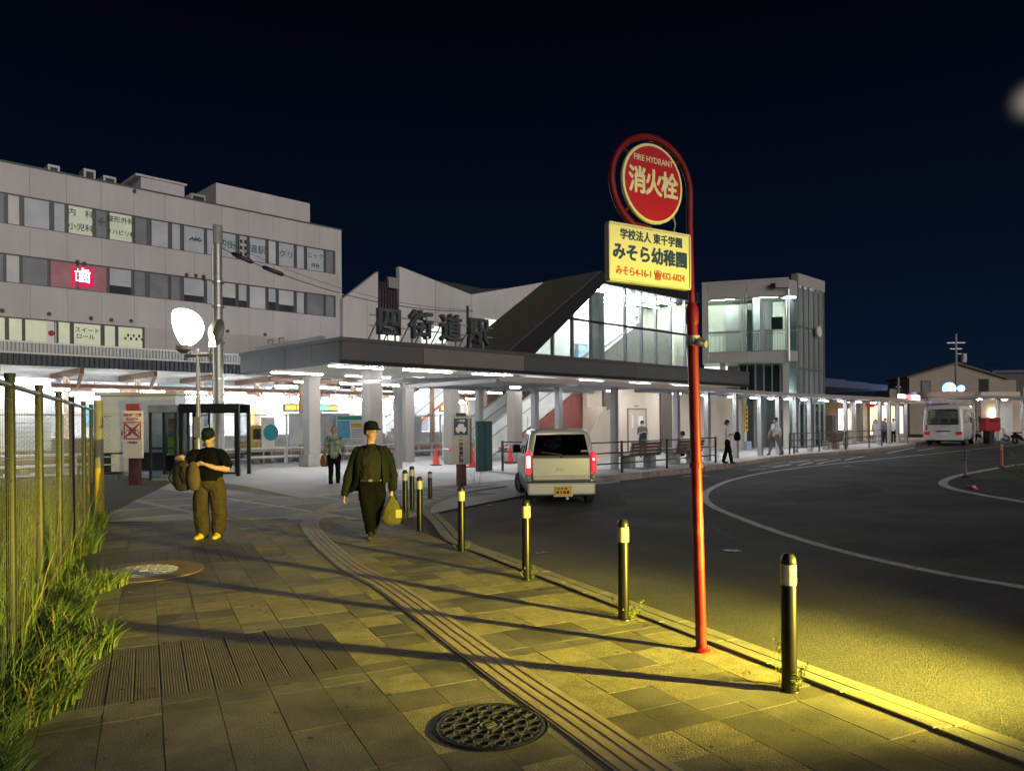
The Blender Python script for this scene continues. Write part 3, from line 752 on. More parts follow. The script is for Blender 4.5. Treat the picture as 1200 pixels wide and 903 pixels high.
pillar(2.30, 1.85, .50, False); pillar(2.44, 6.0, .46)
for s_, o_ in ((6.6, 2.9), (9.3, 2.2), (6.8, 6.0)): pillar(s_, o_, .44, False)
for s_, o_, l in ((1.1, .9, 1.9), (3.9, .9, 2.0), (6.9, .9, 1.9), (1.1, 4.6, 1.9), (4.0, 4.6, 1.9), (7.0, 4.6, 1.9), (10, 1.6, 1.9), (13, 1.3, 1.6), (16.5, 1.3, 1.6), (20, 1.3, 1.6)):
    h_ = MB().box(s_ - l / 2 - .03, s_ + l / 2 + .03, o_ - .10, o_ + .10, ZS - .018, ZS + .01).obj('light_housing', white_part, cn)
    MB().box(s_ - l / 2, s_ + l / 2, o_ - .06, o_ + .06, ZS - .045, ZS - .020).obj('light_tube', soffit_lamp, h_)

# station wall under the canopy: beige panels, brown pilasters, a plain door
sw = T('station_wall', 'beige station wall with brown pilasters and a plain service door under the canopy', 'wall', st(0, 2.5), TH)
for i, (a_, b_) in enumerate(((14.2, 15.3), (16.0, 19.9), (20.9, 24.6), (24.62, 28.5))):
    MB().box(a_, b_, 0, .25, .115, 3.455).obj('wall_panel', beige_wall, sw)
for a_, b_ in ((15.3, 16.0), (19.9, 20.9)): MB().box(a_ + .004, b_ - .004, -.09, .2, .115, 3.455).obj('pilaster', mat('pilaster_brown', (.10, .08, .07), .6, var=.1), sw)
d_ = MB().box(17.25, 18.65, -.03, -.002, .13, 2.25).obj('door', mat('door_beige', (.56, .49, .41), .55, var=.05), sw)
df = MB(); df.box(17.18, 17.245, -.05, -.002, .13, 2.32); df.box(18.655, 18.72, -.05, -.002, .13, 2.32); df.box(17.246, 18.654, -.05, -.002, 2.255, 2.32); df.obj('door_frame', mat('frame_brown', (.22, .18, .15), .6), d_)
MB().box(18.05, 18.5, -.045, -.031, .35, .85).obj('louvre', mat('louvre_tan', (.35, .29, .23), .6), d_)
MB().tube([(17.4, -.07, 1.1), (17.4, -.07, 1.3)], .015, 6).obj('handle', alu, d_)
MB().box(17.5, 17.62, -.04, -.031, 1.4, 2.0).obj('notice', white_part, d_); MB().box(18.05, 18.4, -.04, -.031, 1.5, 1.95).obj('notice', white_part, d_)
MB().box(17.8, 18.1, -.03, -.002, 2.40, 2.47).obj('door_sign', steel_grey, sw)
MB().box(15.2, 16.2, -.8, -.1, .118, .30).obj('plinth', concrete, sw); MB().box(19.8, 21.0, -.8, -.1, .118, .34).obj('plinth', concrete, sw)
MB().box(14.2, 14.45, -.9, -.01, .115, 2.35).obj('return_wall', beige_wall, sw)
sl_wall = MB(); sl_wall.prism([(12.9, -.93, .115), (14.9, -.93, .115), (14.9, -.93, 2.3), (14.0, -.93, 2.05), (12.9, -.93, .7)], (0, .02, 0)); sl_wall.obj('low_wall', beige_wall, sw)

# ---- stair flight up to the bridge
def stair(s0, s1, z0, z1, o0, wd, name, label, bal_m, stripe_m, n):
    t = T(name, label, 'staircase', st(s0, o0), TH)
    L = s1 - s0; Hh = z1 - z0
    for i in range(n):
        MB().box(L * i / n, L * (i + 1) / n + .02, .06, wd - .06, z0 + Hh * i / n - .12, z0 + Hh * (i + 1) / n).obj('step', concrete, t)
    for o_ in (0, wd - .055):
        MB().prism([(-.1, o_, z0 - .15), (L, o_, z1 - .25), (L, o_, z1 + 1.0), (-.1, o_, z0 + 1.0)], (0, .05, 0)).obj('balustrade', bal_m, t)
        MB().bar((-.1, o_ + .02, z0 + 1.06), (L, o_ + .02, z1 + 1.06), .06, .06).obj('handrail', alu, t)
        MB().bar((-.1, o_ - .03, z0 + .55), (L, o_ - .03, z1 + .55), .03, .03).obj('handrail', steel_grey, t)
        MB().bar((-.1, o_ - .025, z0 - .10), (L, o_ - .025, z1 - .20), .03, .14).obj('stringer', stripe_m, t)
    return t
sta = stair(8.1, 15.6, .12, 4.1, 3.1, 1.9, 'staircase', 'white balustraded stairs rising to the right above the red brown wall', mat('balustrade_white', (.72, .74, .70), .5, var=.05), white_part, 22)
rw = MB(); rw.prism([(9.7, 2.9, .115), (14.3, 2.9, .115), (14.3, 2.9, 3.44), (9.7 + 4.5, 2.9, 3.2), (10.3, 2.9, 1.02), (9.7, 2.9, 1.02)], (0, .12, 0))
tag(rw.obj('stair_wall', red_wall, None, st(0, 0), TH), 'red brown wall with slanted top beneath the white stairs', 'wall')
stb = stair(14.2, 19.6, 1.0, 4.6, 16.4, 1.6, 'staircase', 'far white stairs with an orange stripe rising from the tracks side', white_part, mat('orange_stripe', (.6, .13, .05), .6), 18)

# ============================================================ station name on the roof: 四街道駅
nm = T('roof_sign', 'dark grey rooftop letters reading 四街道駅 on steel struts above the canopy', 'sign', st(0, .8), TH)
lett = mat('letter_grey_green', (.085, .095, .092), .6, .2, var=.15, scale=4)
for i, ch in enumerate('四街道駅'):
    x = 2.25 + 1.285 * i
    text(ch, .98, lett, nm, (x, 0, 4.88), .09, .022, name='letter')
    for d in (-.3, .3):
        MB().bar((x + d, .08, 4.2), (x + d, .08, 5.25), .05, .05).obj('upright', steel_grey, nm)
        MB().bar((x + d, 1.0, 4.1), (x + d, .1, 5.1), .035, .035).obj('strut', steel_grey, nm)
MB().bar((1.6, .1, 4.78), (6.9, .1, 4.78), .04, .04).obj('cross_rail', steel_grey, nm); MB().bar((1.6, .1, 5.12), (6.9, .1, 5.12), .04, .04).obj('cross_rail', steel_grey, nm)
MB().tube([(6.05, .5, 4.1), (6.05, .5, 5.9)], .05, 8).obj('mast', steel_dark, nm)

# ============================================================ white zig-zag roofed concourse behind
jg = T('concourse_building', 'white station concourse with zig-zag roofline behind the rooftop letters', 'building', st(0, 12), TH)
def jp(x, y): s_, z = S(x, y, 12); return (s_, 0, z)
for pts in ([(402, 420), (402, 350), (443, 318), (443, 420)], [(468, 420), (468, 312), (510, 328.5), (510, 420)], [(510.4, 420), (510.4, 328.7), (552, 345), (552, 420)], [(552.4, 420), (552.4, 345), (612, 335), (640, 330), (640, 420)]):
    q = [jp(*p) for p in pts]
    MB().prism(q, (0, .3, 0)).obj('wall', white_wall, jg)
for x in (430, 493, 527, 581):
    a_ = jp(x, 352); MB().box(a_[0] - .012, a_[0] + .012, -.004, .02, 5, a_[2] - .2).obj('seam', steel_grey, jg)
q0 = jp(468, 312); q1 = jp(552, 345); q2 = jp(640, 330)
MB().prism([(q0[0], .31, q0[2] - .6), (q0[0] + .3, .31, q0[2] - .3), (q1[0] - .5, .31, q1[2] + .55), (q1[0] + 1.2, .31, q1[2] + .5), (q2[0], .31, q2[2] - .3), (q2[0], .31, 6), (q0[0], .31, 6)], (0, 1.2, 0)).obj('rear_roof', mat('roof_dark', (.03, .03, .032), .7), jg)
a_ = jp(443, 335); b_ = jp(468, 335)
MB().box(a_[0] + .02, b_[0] - .02, .25, .3, 5, a_[2] + .3).obj('recess', steel_dark, jg)
lv = MB().box(-.05, .05, .02, .2, 5.2, a_[2] - .1).mesh('louvre_slat', mat('slat_brown_black', (.05, .04, .038), .6, var=.1))
for i in range(7): link('louvre_slat', lv, jg, (a_[0] + .13 + i * (b_[0] - a_[0] - .26) / 6, 0, 0))
pl_ = jp(456, 324); MB().box(pl_[0], b_[0] - .03, .02, .18, pl_[2] - .55, pl_[2]).obj('roof_box', galv, jg)
lit = mat('interior_lit', (.6, .65, .55), .4, var=.25, scale=2, emit=1.3, ecol=(.85, 1.0, .8))
for x0, x1, y0, y1 in ((444, 453, 391, 398), (455, 467, 391, 399), (494, 508, 385, 402), (509, 523, 383, 402), (555, 566, 377, 384), (555, 580, 384, 400), (568, 590, 375, 384)):
    a_ = jp(x0, (y0 + y1) / 2); b_ = jp(x1, (y0 + y1) / 2); z1 = jp((x0 + x1) / 2, y0)[2]; z0 = jp((x0 + x1) / 2, y1)[2]
    MB().box(a_[0], b_[0], -.05, -.004, z0, z1).obj('window', lit, jg)
# ============================================================ GLAZED STAIR HALL on the canopy
gh = T('stair_hall', 'brightly lit glazed stair hall with sloping dark ribbed roof above the canopy', 'building', st(0, 1.0), TH)
DEP = 3.3
SL0, SL1, SR = 8.0, 13.43, 21.3
zb = 4.22; ztop = 8.12; zgl = 7.62
sl_u = Vector((SL1 - SL0, 0, ztop - zb)).normalized(); sl_n = Vector((-sl_u.z, 0, sl_u.x))
barge = MB().prism([(SL0 - .5, 0, zb - .1), (SL0 + .95, 0, zb - .1), (SL1 + .15, 0, zgl), (SR, 0, zgl), (SR, 0, ztop), (SL1, 0, ztop)], (0, .22, 0))
barge.obj('barge_board', mat('barge_black', (.022, .020, .020), .5, var=.1), gh)
rs_ = MB().prism([(SL0 - .5, .225, zb - .1), (SL0 + .4, .225, zb - .1), (SL1 + .05, .225, ztop - .35), (SL1, .225, ztop)], (0, DEP - .225, 0)); rs_.obj('roof_slope', mat('roof_ribbed', (.075, .066, .058), .5, .3, var=.12), gh)
rib = MB().bar(Vector((SL0 - .5, 0, zb - .1)) + sl_n * .03, Vector((SL1, 0, ztop)) + sl_n * .03, .05, .06).mesh('roof_rib', mat('rib_brown', (.11, .098, .085), .5, .3))
for i in range(22): link('roof_rib', rib, gh, (0, .02 + i * (DEP - .1) / 21, 0))
MB().box(SL1 + .01, SR, .225, DEP, zgl + .05, ztop - .01).obj('roof_flat', steel_dark, gh)
MB().prism([(SL0 + .9, DEP - .15, zb), (SR, DEP - .15, zb), (SR, DEP - .15, zgl + .04), (SL1 + .1, DEP - .15, zgl + .04)], (0, .14, 0)).obj('back_wall', mat('hall_white', (.74, .76, .70), .6, var=.04), gh)
MB().box(SR - .12, SR - .02, .2, DEP - .16, zb, zgl).obj('end_wall', mat('hall_cream', (.70, .66, .55), .6, var=.04), gh)
MB().box(SL0 + .5, SR - .13, .23, DEP - .16, zb - .02, zb + .04).obj('floor', steel_grey, gh)
mul_px = [(648, 0), (671, 1), (693, 1), (733, 1), (752, 1), (769, 1), (786, 1), (803, 1)]
ms = [S(x, 400, 1.1)[0] for x, _ in mul_px]
def roofz(s_): return min(zgl, zb - .1 + (s_ - (SL0 + .95)) * (zgl - zb + .1) / (SL1 + .15 - SL0 - .95))
mulm = mat('mullion_grey', (.33, .34, .34), .4, .5)
for s_ in ms: MB().box(s_ - .045, s_ + .045, .06, .20, zb, roofz(s_) - .01).obj('mullion', mulm, gh)
MB().box(S(708, 400, 1.1)[0] - .18, S(708, 400, 1.1)[0] + .2, .24, .6, zb + .05, roofz(13.2) - .05).obj('column', mat('column_grey', (.42, .43, .42), .45, .2), gh)
MB().box(SL0 + 2.3, SR - .2, .05, .10, 5.88, 5.97).obj('transom', steel_dark, gh)
edges = [SL0 + 1.0] + ms + [SR - .15]
for i in range(len(edges) - 1):
    a_, b_ = edges[i] + .046, edges[i + 1] - .046
    za, zc = roofz(a_), roofz(b_)
    if b_ - a_ < .1: continue
    pts = [(a_, .11, zb), (b_, .11, zb), (b_, .11, zc), (a_, .11, max(zb + .01, za))]
    if a_ < SL1 + .15 < b_: pts.insert(3, (SL1 + .15, .11, zgl))
    MB().prism(pts, (0, .012, 0)).obj('glass_pane', glass_m, gh)
for z, o_, a_, b_ in ((7.5, .9, 13.7, 16.6), (7.5, .9, 17.2, 20.4), (7.5, 2.0, 14.2, 17.4), (7.5, 2.0, 18.0, 20.6), (7.5, 2.7, 15.6, 19.5), (6.1, 2.4, 11.9, 12.6)):
    MB().box(a_, b_, o_ - .05, o_ + .05, z, z + .06).obj('light_tube', mat('lamp_hall', (1, 1, 1), .5, var=0, emit=85, ecol=(.95, 1, .97)), gh)
MB().prism([(14.4, 1.5, 4.26), (20.8, 1.5, 4.26), (20.8, 1.5, 6.35), (18.0, 1.5, 6.35)], (0, .08, 0)).obj('inner_balustrade', mat('inner_panel', (.50, .47, .43), .4, var=.15), gh)
MB().bar((14.2, 1.46, 4.5), (18.1, 1.46, 6.55), .07, .10).obj('handrail', white_part, gh)
for k in range(3): MB().bar((13.5, 1.9, 4.6 + .3 * k), (14.6, 1.9, 4.6 + .3 * k), .03, .03).obj('guard_rail', alu, gh)
MB().bar((10.8, 2.6, 4.4), (13.0, 2.6, 5.6), .04, .05).obj('handrail', alu, gh)
MB().box(15.3, 16.0, 2.9, 3.1, 4.6, 5.4).obj('wall_poster', mat('poster_hall', (.45, .6, .75), .5, var=.3, scale=4), gh)

# ============================================================ LIFT TOWER
pP1 = st(28.74, -.7); pP0 = st(32.1, -.7)
dA = Vector((.955, -.297, 0))
pP2 = P(925, 400, pP1.y - .55); pP2.z = 0
# left end of the broad face, where it meets the stair hall
tt = 0.0
while True:
    q = pP2 - dA * tt
    if 600 + FPX * q.x / q.y <= 824 or tt > 8: break
    tt += .02
pP3 = pP2 - dA * tt; LA = tt
lt = T('lift_tower', 'pale lift tower with large lit windows over the walkway roof', 'building', pP2, 0)
cream = mat('tower_cream', (.42, .40, .375), .6, var=.06, scale=.8, island=.03)
def zat(x, y, base): 
    d = ray(x, y); t = (base - CP).dot(Vector((dA.y, -dA.x, 0))) / d.dot(Vector((dA.y, -dA.x, 0))); return (CP + d * t).z
zt = zat(880, 330, pP2); zw1 = zat(880, 348, pP2); zmid = zat(880, 388, pP2); zw0 = zat(880, 412, pP2); zbt = zat(880, 424, pP2)
RA = math.atan2(dA.y, dA.x)
MA = Matrix.Translation(Vector((0, 0, 0))) @ Matrix.Rotation(RA, 4, 'Z')      # local x along the broad face, x=0 at its right end
def bxA(x0, x1, y0, y1, z0, z1, name, m, par=None): return MB().box(x0, x1, y0, y1, z0, z1, 0, MA).obj(name, m, par or lt)
panels = [0, .48 * LA, .93 * LA, LA]
for i in range(3):
    a_, b_ = -panels[i + 1] + .008, -panels[i] - .008
    bxA(a_, b_, 0, .2, zw1, zt, 'wall_panel', cream); bxA(a_, b_, 0, .2, zbt, zw0, 'wall_panel', cream)
bxA(-LA, -.005, -.03, .3, zt + .003, zt + .12, 'parapet_cap', cream)
def xs_of(px):
    best = min((abs(600 + FPX * (pP2 - dA * k * .01).x / (pP2 - dA * k * .01).y - px), k * .01) for k in range(int(LA * 100) + 2)); return -best[1]
wx = [830, 867.5, 894, 916]
wx = [xs_of(x) for x in wx]
bxA(-LA + .008, wx[0], .0, .2, zw0 + .004, zw1 - .004, 'wall_panel', cream)
for x0, x1 in ((830, 868), (873, 893), (896, 922)):
    a_, b_ = xs_of(x0), xs_of(x1)
    for z0, z1 in ((zw0, zmid), (zmid, zw1)):
        f = MB()
        for q in ((a_, b_, z0 + .01, z0 + .06), (a_, b_, z1 - .06, z1 - .01), (a_, a_ + .05, z0 + .062, z1 - .062), (b_ - .05, b_, z0 + .062, z1 - .062)): f.box(q[0], q[1], .02, .10, q[2], q[3], 0, MA)
        fo = f.obj('window', mulm, lt)
        MB().box(a_ + .052, b_ - .052, .05, .06, z0 + .062, z1 - .062, 0, MA).obj('pane', glass_m, fo)
        if z0 == zw0:
            for k in range(7): 
                xk = a_ + .15 + (b_ - a_ - .3) * k / 6
                MB().box(xk - .012, xk + .012, .3, .33, z0 + .05, z1 - .15, 0, MA).obj('guard_bar', steel_grey, fo)
            MB().box(a_ + .1, b_ - .1, .29, .335, z1 - .15, z1 - .11, 0, MA).obj('guard_rail', steel_grey, fo)
for x in (870.5, 894.5): bxA(xs_of(x) - .05, xs_of(x) + .05, .01, .3, zw0 + .01, zw1 - .01, 'post', cream)
inner_m = mat('tower_inner', (.70, .72, .62), .6, var=.05)
bxA(-LA, 0, 4.0, 4.1, zbt, zt, 'back_wall', inner_m); bxA(-LA, 0, .2, 4, zbt, zbt + .1, 'floor', inner_m); bxA(-LA, 0, .2, 4, zw1 + .25, zw1 + .35, 'ceiling', inner_m)
bxA(-LA + .0, -LA + .1, .21, 4, zbt + .11, zw1 + .2, 'side_wall', inner_m)
bxA(-3.4, -2.2, 2.4, 3.9, zbt + .12, zw1 - .1, 'lift_shaft', mat('shaft_grey', (.25, .26, .26), .4, .3, var=.1))
bxA(-.9, -.3, .5, .8, zmid + .1, zmid + .8, 'ticket_machine', steel_dark)
for x0 in (-4.2, -1.8): bxA(x0, x0 + 1.3, 1.5, 1.6, zw1 + .17, zw1 + .24, 'light_tube', mat('lamp_tower', (1, 1, 1), .5, var=0, emit=230, ecol=(.92, 1, .9)))
# chamfer and glazed lift shaft
def faceP(p, q, zs_, name, m, th=.05, par=None, inset=0.0):
    d = (q - p); L = d.length; d.normalize(); M = Matrix.Translation(p - pP2) @ Matrix.Rotation(math.atan2(d.y, d.x), 4, 'Z')
    return MB().box(.004, L - .004, inset, inset + th, zs_[0], zs_[1], 0, M).obj(name, m, par or lt)
faceP(pP2, pP1, (zbt, zw0), 'wall_panel', cream); faceP(pP2, pP1, (zw1, zt), 'wall_panel', cream)
faceP(pP2, pP1, (zw0 + .02, zmid - .03), 'pane', glass_m, .012); faceP(pP2, pP1, (zmid + .03, zw1 - .02), 'pane', glass_m, .012); faceP(pP2, pP1, (zmid - .03, zmid + .03), 'transom', mulm)
zc0, zc1 = .115, 9.2
dC = (pP0 - pP1).normalized()
def pc(f): return pP1 + (pP0 - pP1) * f
nC = 5
for i in range(nC + 1):
    q = pc(i / nC) - pP2
    MB().box(-.05, .05, -.06, .08, zc0, zc1, 0, Matrix.Translation(q) @ Matrix.Rotation(TH, 4, 'Z')).obj('mullion', mulm, lt)
for i in range(nC):
    for z0, z1 in ((.12, 2.6), (3.2, 4.55), (4.62, 6.9), (6.96, 9.1)):
        faceP(pc(i / nC) + dC * .05, pc((i + 1) / nC) - dC * .05, (z0, z1), 'glass_pane', (glass_dk if z1 < 3 else frosted('shaft_glass', (.36, .39, .38), .45)), .012)
for z in (2.9, 4.58, 6.93): faceP(pP1, pP0, (z - .04, z + .04), 'transom', mulm, .1, None, -.09)
faceP(pP1 - dC * .1, pP0 + dC * .1, (9.2, 9.85), 'wall_panel', cream, .4, None, -.08)
bp = B * 3.2
MB().prism([pP0 - pP2 + Vector((0, 0, .115)), pP0 - pP2 + bp + Vector((0, 0, .115)), pP0 - pP2 + bp + A * .12 + Vector((0, 0, .115)), pP0 - pP2 + A * .12 + Vector((0, 0, .115))], (0, 0, 9.7)).obj('side_panel', cream, lt)
faceP(pP1 + B * 2.6, pP0 + B * 2.6, (.12, 9.2), 'shaft_back', mat('shaft_back', (.30, .33, .33), .5, var=.1), .1)
faceP(pP1 + B * 1.2 + A * 1.2, pP0 + B * 1.2 - A * .8, (.12, 9.1), 'lift_rail', steel_grey, .1)
MB().box(-.6, .6, -.3, .3, 0, .05, 0, Matrix.Translation(pc(.45) + B * .9 - pP2 + Vector((0, 0, 8.8)))).obj('light_panel', mat('lamp_shaft', (1, 1, 1), .5, var=0, emit=9, ecol=(.85, 1, .98)), lt)
MB().box(-.6, .6, -.3, .3, 0, .05, 0, Matrix.Translation(pc(.45) + B * .9 - pP2 + Vector((0, 0, 3.0)))).obj('light_panel', mat('lamp_shaft2', (1, 1, 1), .5, var=0, emit=14, ecol=(.7, 1, .98)), lt)
# lower glazing, columns, clock, camera
for px in (847, 922):
    x = xs_of(px); bxA(x - .16, x + .16, .35, .67, .115, zbt - .005, 'column', cream)
for k in range(6): bxA(-2.7 + k * .45, -2.62 + k * .45, 1.2, 1.3, 2.9, zbt, 'mullion', mulm)
bxA(-2.7, -.2, 1.32, 1.34, 2.95, zbt, 'glass_pane', glass_dk); bxA(-LA, 0, 3.2, 3.3, .115, zbt, 'rear_wall', mat('rear_dark', (.16, .16, .16), .6, var=.2)); bxA(-4.6, -3.3, 1.2, 1.3, zbt - .75, zbt - .1, 'lit_window', lit)
bxA(-.95, -.7, -.28, -.02, zt - .45, zt - .2, 'camera_box', black_plastic); MB().bar(MA @ Vector((-.8, -.15, zt - .45)), MA @ Vector((.0, -.15, zt - .5)), .05, .05).obj('camera_arm', steel_dark, lt); MB().bar(MA @ Vector((-.02, -.12, zt - .5)), MA @ Vector((-.02, -.12, zbt)), .06, .06).obj('conduit', alu, lt)
q = pc(.62) - pP2 - B * .28 + Vector((0, 0, 6.75))
MB().lathe([(.001, -.06), (.30, -.06), (.32, 0), (.30, .06), (.001, .06)], 20, M=Matrix.Translation(q) @ Matrix.Rotation(TH, 4, 'Z') @ Matrix.Rotation(PI / 2, 4, 'X')).obj('clock', white_part, lt, smooth=True)

# ============================================================ WALKWAY SHELTER along the kerb
sh = T('walkway_shelter', 'long flat roofed walkway shelter on square steel posts along the station kerb', 'shelter', st(0, 0), TH)
def so_front(s_):                      # the posts follow the kerb
    pts = [(-2, -3.0), (4, -3.6), (8.2, -3.65), (13, -3.6), (18.5, -3.0), (23, -2.75), (30, -2.8), (36, -2.3), (46, -1.5), (70, -1.0)]
    for (a_, b_), (c_, d_) in zip(pts, pts[1:]):
        if a_ <= s_ <= c_: return b_ + (d_ - b_) * (s_ - a_) / (c_ - a_)
    return pts[-1][1]
def fs(px):
    s_ = 10
    for _ in range(12): s_ = S(px, 500, so_front(s_))[0]
    return s_
post_m = mat('post_alu', (.42, .42, .43), .38, .6, var=.08, scale=2)
front_posts = [fs(x) for x in (720, 793, 829, 862, 891, 912, 932, 949, 991, 1031, 1042, 1052, 1062)]
ZP = 2.82
pmesh = MB().box(-.10, .10, -.10, .10, .115, ZP).mesh('post', post_m)
for s_ in front_posts: link('post', pmesh, sh, (s_, so_front(s_), 0), bevel=.008)
for s_, o_ in ((2.8, 1.1), (4.76, -.7), (S(627, 500, -1.9)[0], -1.9), (S(655, 500, -1.9)[0], -1.9), (S(1001, 500, -1.2)[0], -1.2)): link('post', pmesh, sh, (s_, o_, .06), bevel=.008)
roofglass = frosted('roof_polycarbonate', (.62, .66, .70), .45)
edge_l = mat('edge_beam', (.56, .50, .45), .45, .3, var=.06)
prev = None
knots = [2.6, 6.0] + front_posts[1:8] + [fs(970), fs(991), fs(1012), fs(1031), fs(1045), fs(1062)]
for i in range(len(knots) - 1):
    a_, b_ = knots[i], knots[i + 1]
    oa, ob_ = so_front(a_) - .45, so_front(b_) - .45
    wa = 2.3 if a_ > 6 else 4.4
    MB().bar((a_, oa, ZP + .08), (b_, ob_, ZP + .08), .10, .14).obj('edge_beam', edge_l, sh)
    MB().bar((a_, oa + wa, ZP + .08), (b_, ob_ + wa, ZP + .08), .10, .14).obj('edge_beam', post_m, sh)
    MB().bar((a_, oa + .05, ZP + .04), (a_, oa + wa - .05, ZP + .04), .10, .12).obj('cross_beam', post_m, sh)
    MB().prism([(a_ + .05, oa + .06, ZP + .12), (b_ - .02, ob_ + .06, ZP + .12), (b_ - .02, ob_ + wa - .06, ZP + .12), (a_ + .05, oa + wa - .06, ZP + .12)], (0, 0, .03)).obj('roof_panel', roofglass, sh)
    m_ = (a_ + b_) / 2
    if b_ - a_ > 1.2:
        o_ = so_front(m_) + .75
        h_ = MB().lathe([(.001, 0), (.20, 0), (.20, .05), (.001, .05)], 16, M=Matrix.Translation((m_, o_, ZP - .06))).obj('downlight', white_part, sh)
        MB().lathe([(.001, 0), (.16, 0), (.16, .02), (.001, .02)], 16, M=Matrix.Translation((m_, o_, ZP - .082))).obj('lamp_disc', mat('lamp_downlight', (1, 1, 1), .5, var=0, emit=140, ecol=(.93, .96, 1)), h_)
# upper left roof wing with slatted top
MB().bar((1.6, 1.6, 3.02), (4.4, -2.6, 3.06), .10, .12).obj('edge_beam', post_m, sh); MB().bar((4.4, -2.6, 3.06), (7.9, -1.3, 3.10), .10, .12).obj('edge_beam', edge_l, sh); MB().bar((3.2, 1.4, 3.06), (6.8, -1.0, 3.10), .10, .12).obj('edge_beam', post_m, sh)
for k in range(7): MB().bar((2.0 + .45 * k, 1.0 - .6 * k, 3.1), (3.6 + .5 * k, 1.1 - .4 * k, 3.12), .05, .08).obj('roof_slat', post_m, sh)
for s_, o_ in ((2.4, 3.0), (4.6, 2.4)):
    h_ = MB().lathe([(.001, 0), (.16, 0), (.16, .05), (.001, .05)], 14, M=Matrix.Translation((s_, o_, 3.05))).obj('downlight', white_part, sh)
    MB().lathe([(.001, 0), (.13, 0), (.13, .02), (.001, .02)], 14, M=Matrix.Translation((s_, o_, 3.028))).obj('lamp_disc', MATS['lamp_downlight'], h_)

# ---- green panel on the post by the van
gp = T('equipment_box', 'dark green weatherproof panel box standing against the shelter post', 'panel', st(4.70, -.95, .115), TH)
for d in (-.17, .17): MB().box(d - .15, d + .15, -.1, .02, 0, 1.62).obj('panel', mat('panel_green', (.015, .045, .045), .45, .2, var=.1), gp, bevel=.01)

# ---- kerbside railings
def railing(sl, dz, label, grp='railings along the station kerb'):
    q0 = st(*sl[0]); t = T('railing', label, 'railing', st(sl[0][0], sl[0][1], .12), TH, grp)
    rel = [(s_ - sl[0][0], o_ - sl[0][1]) for s_, o_ in sl]
    rm = mat('rail_dark', (.07, .068, .066), .45, .5, var=.1)
    for z in (.30, .62, .94): 
        for (a_, b_), (c_, d_) in zip(rel, rel[1:]): MB().tube([(a_, b_, z), (c_, d_, z)], .022, 8).obj('rail', rm, t, smooth=True)
    for a_, b_ in rel: MB().box(a_ - .025, a_ + .025, b_ - .03, b_ + .03, 0, .98).obj('rail_post', rm, t)
    return t
railing([(4.95, -1.6), (5.1, -3.2), (4.9, -5.0), (6.7, -5.05), (9.3, -4.95), (11.6, -4.75), (13.2, -4.5)], 0, 'dark three bar railing beside the van and the nearest bench')
railing([(fs(908) + .2, -3.45), (22.2, -3.4), (25, -3.4), (28.2, -3.45), (31.5, -3.45), (34.5, -3.1)], 0, 'dark three bar railing in front of the glazed lift tower')

# ---- benches seen from behind
wood = mat('bench_wood', (.10, .065, .05), .6, var=.2, scale=6)
def bench(loc, rz, label):
    t = T('bench', label, 'bench', loc, rz, 'kerbside benches')
    for k in range(4): MB().box(-.9, .9, -.12 - .025 * k, -.085 - .025 * k, .42 + .115 * k, .52 + .115 * k).obj('back_slat', wood, t, bevel=.006)
    for k in range(4): MB().box(-.9, .9, -.06 + .115 * k, .045 + .115 * k, .40, .44).obj('seat_slat', wood, t, bevel=.006)
    for d in (-.6, .6): MB().box(d - .16, d + .16, 0, .32, 0, .395).obj('leg', concrete, t, bevel=.015)
    for d in (-.75, 0, .75): MB().bar((d, -.07, .40), (d, -.165, .86), .05, .03).obj('back_brace', steel_dark, t)
    return t
bench(st(9.3, -4.0, .115), TH, 'brown slatted bench seen from behind, nearest to the white van')
bench(st(12.2, -3.9, .115), TH, 'brown bench behind the red pole with a person in white sitting on it')
bench(st(28.8, -2.6, .115), TH, 'brown bench in front of the bright poster wall')
# ============================================================ FIRE HYDRANT SIGN on its red pole
W_ = Vector((.849, .528, 0)); WN = Vector((.528, -.849, 0))
fh_base = G(822, 762)
fh = T('hydrant_sign', 'red hooked pole with round FIRE HYDRANT 消火栓 sign and cream kindergarten board', 'sign', fh_base, math.atan2(W_.y, W_.x))
red_p = mat('red_paint', (.17, .004, .013), .5, .0, var=.18, scale=7, spec=.3, col2=(.17, .03, .025), c2scale=6, c2lo=.5, c2hi=.68)
cream_p = mat('cream_sign', (.80, .77, .40), .45, var=.06, scale=3, col2=(.70, .66, .33), c2scale=3, c2lo=.6, c2hi=.8)
cream_l = mat('cream_letter', (.80, .74, .45), .5, var=0)
sign_red = mat('sign_red', (.50, .012, .03), .4, var=.06)
navy = mat('sign_navy', (.015, .05, .13), .5, var=0)
orange_t = mat('sign_orange_red', (.60, .12, .03), .5, var=0)
# local x runs along the board (0 at the pole, negative to the left), y is away from the viewer
lean = Vector((-.078, .0, 0))
def pole_at(z): return Vector((-.085 * z / 3.0, 0, z))
zc = 3.335; rr = .365
MB().tube([pole_at(-.02), pole_at(1.0), pole_at(2.42)], .0400, 18).obj('pole', red_p, fh, smooth=True)
MB().lathe([(.0400, 0), (.047, .02), (.047, .10), (.040, .13), (.028, .16)], 18, M=Matrix.Translation(pole_at(2.38))).obj('collar', red_p, fh, smooth=True)
px0 = pole_at(2.9).x
cxl = px0 - rr
pts = [pole_at(2.46), pole_at(2.8), pole_at(3.1)]
for k in range(0, 27):
    a_ = rad(k * 9.3)
    pts.append(Vector((cxl + rr * math.cos(a_), 0, zc - .005 + .335 * math.sin(a_))))
pts.append(Vector((cxl - .02, 0, 3.02)))
MB().tube(pts, .024, 14).obj('hook', red_p, fh, smooth=True)
MB().lathe([(.07, 0), (.07, .012), (.0435, .03)], 18, cap=False).obj('base_flange', red_p, fh, smooth=True)
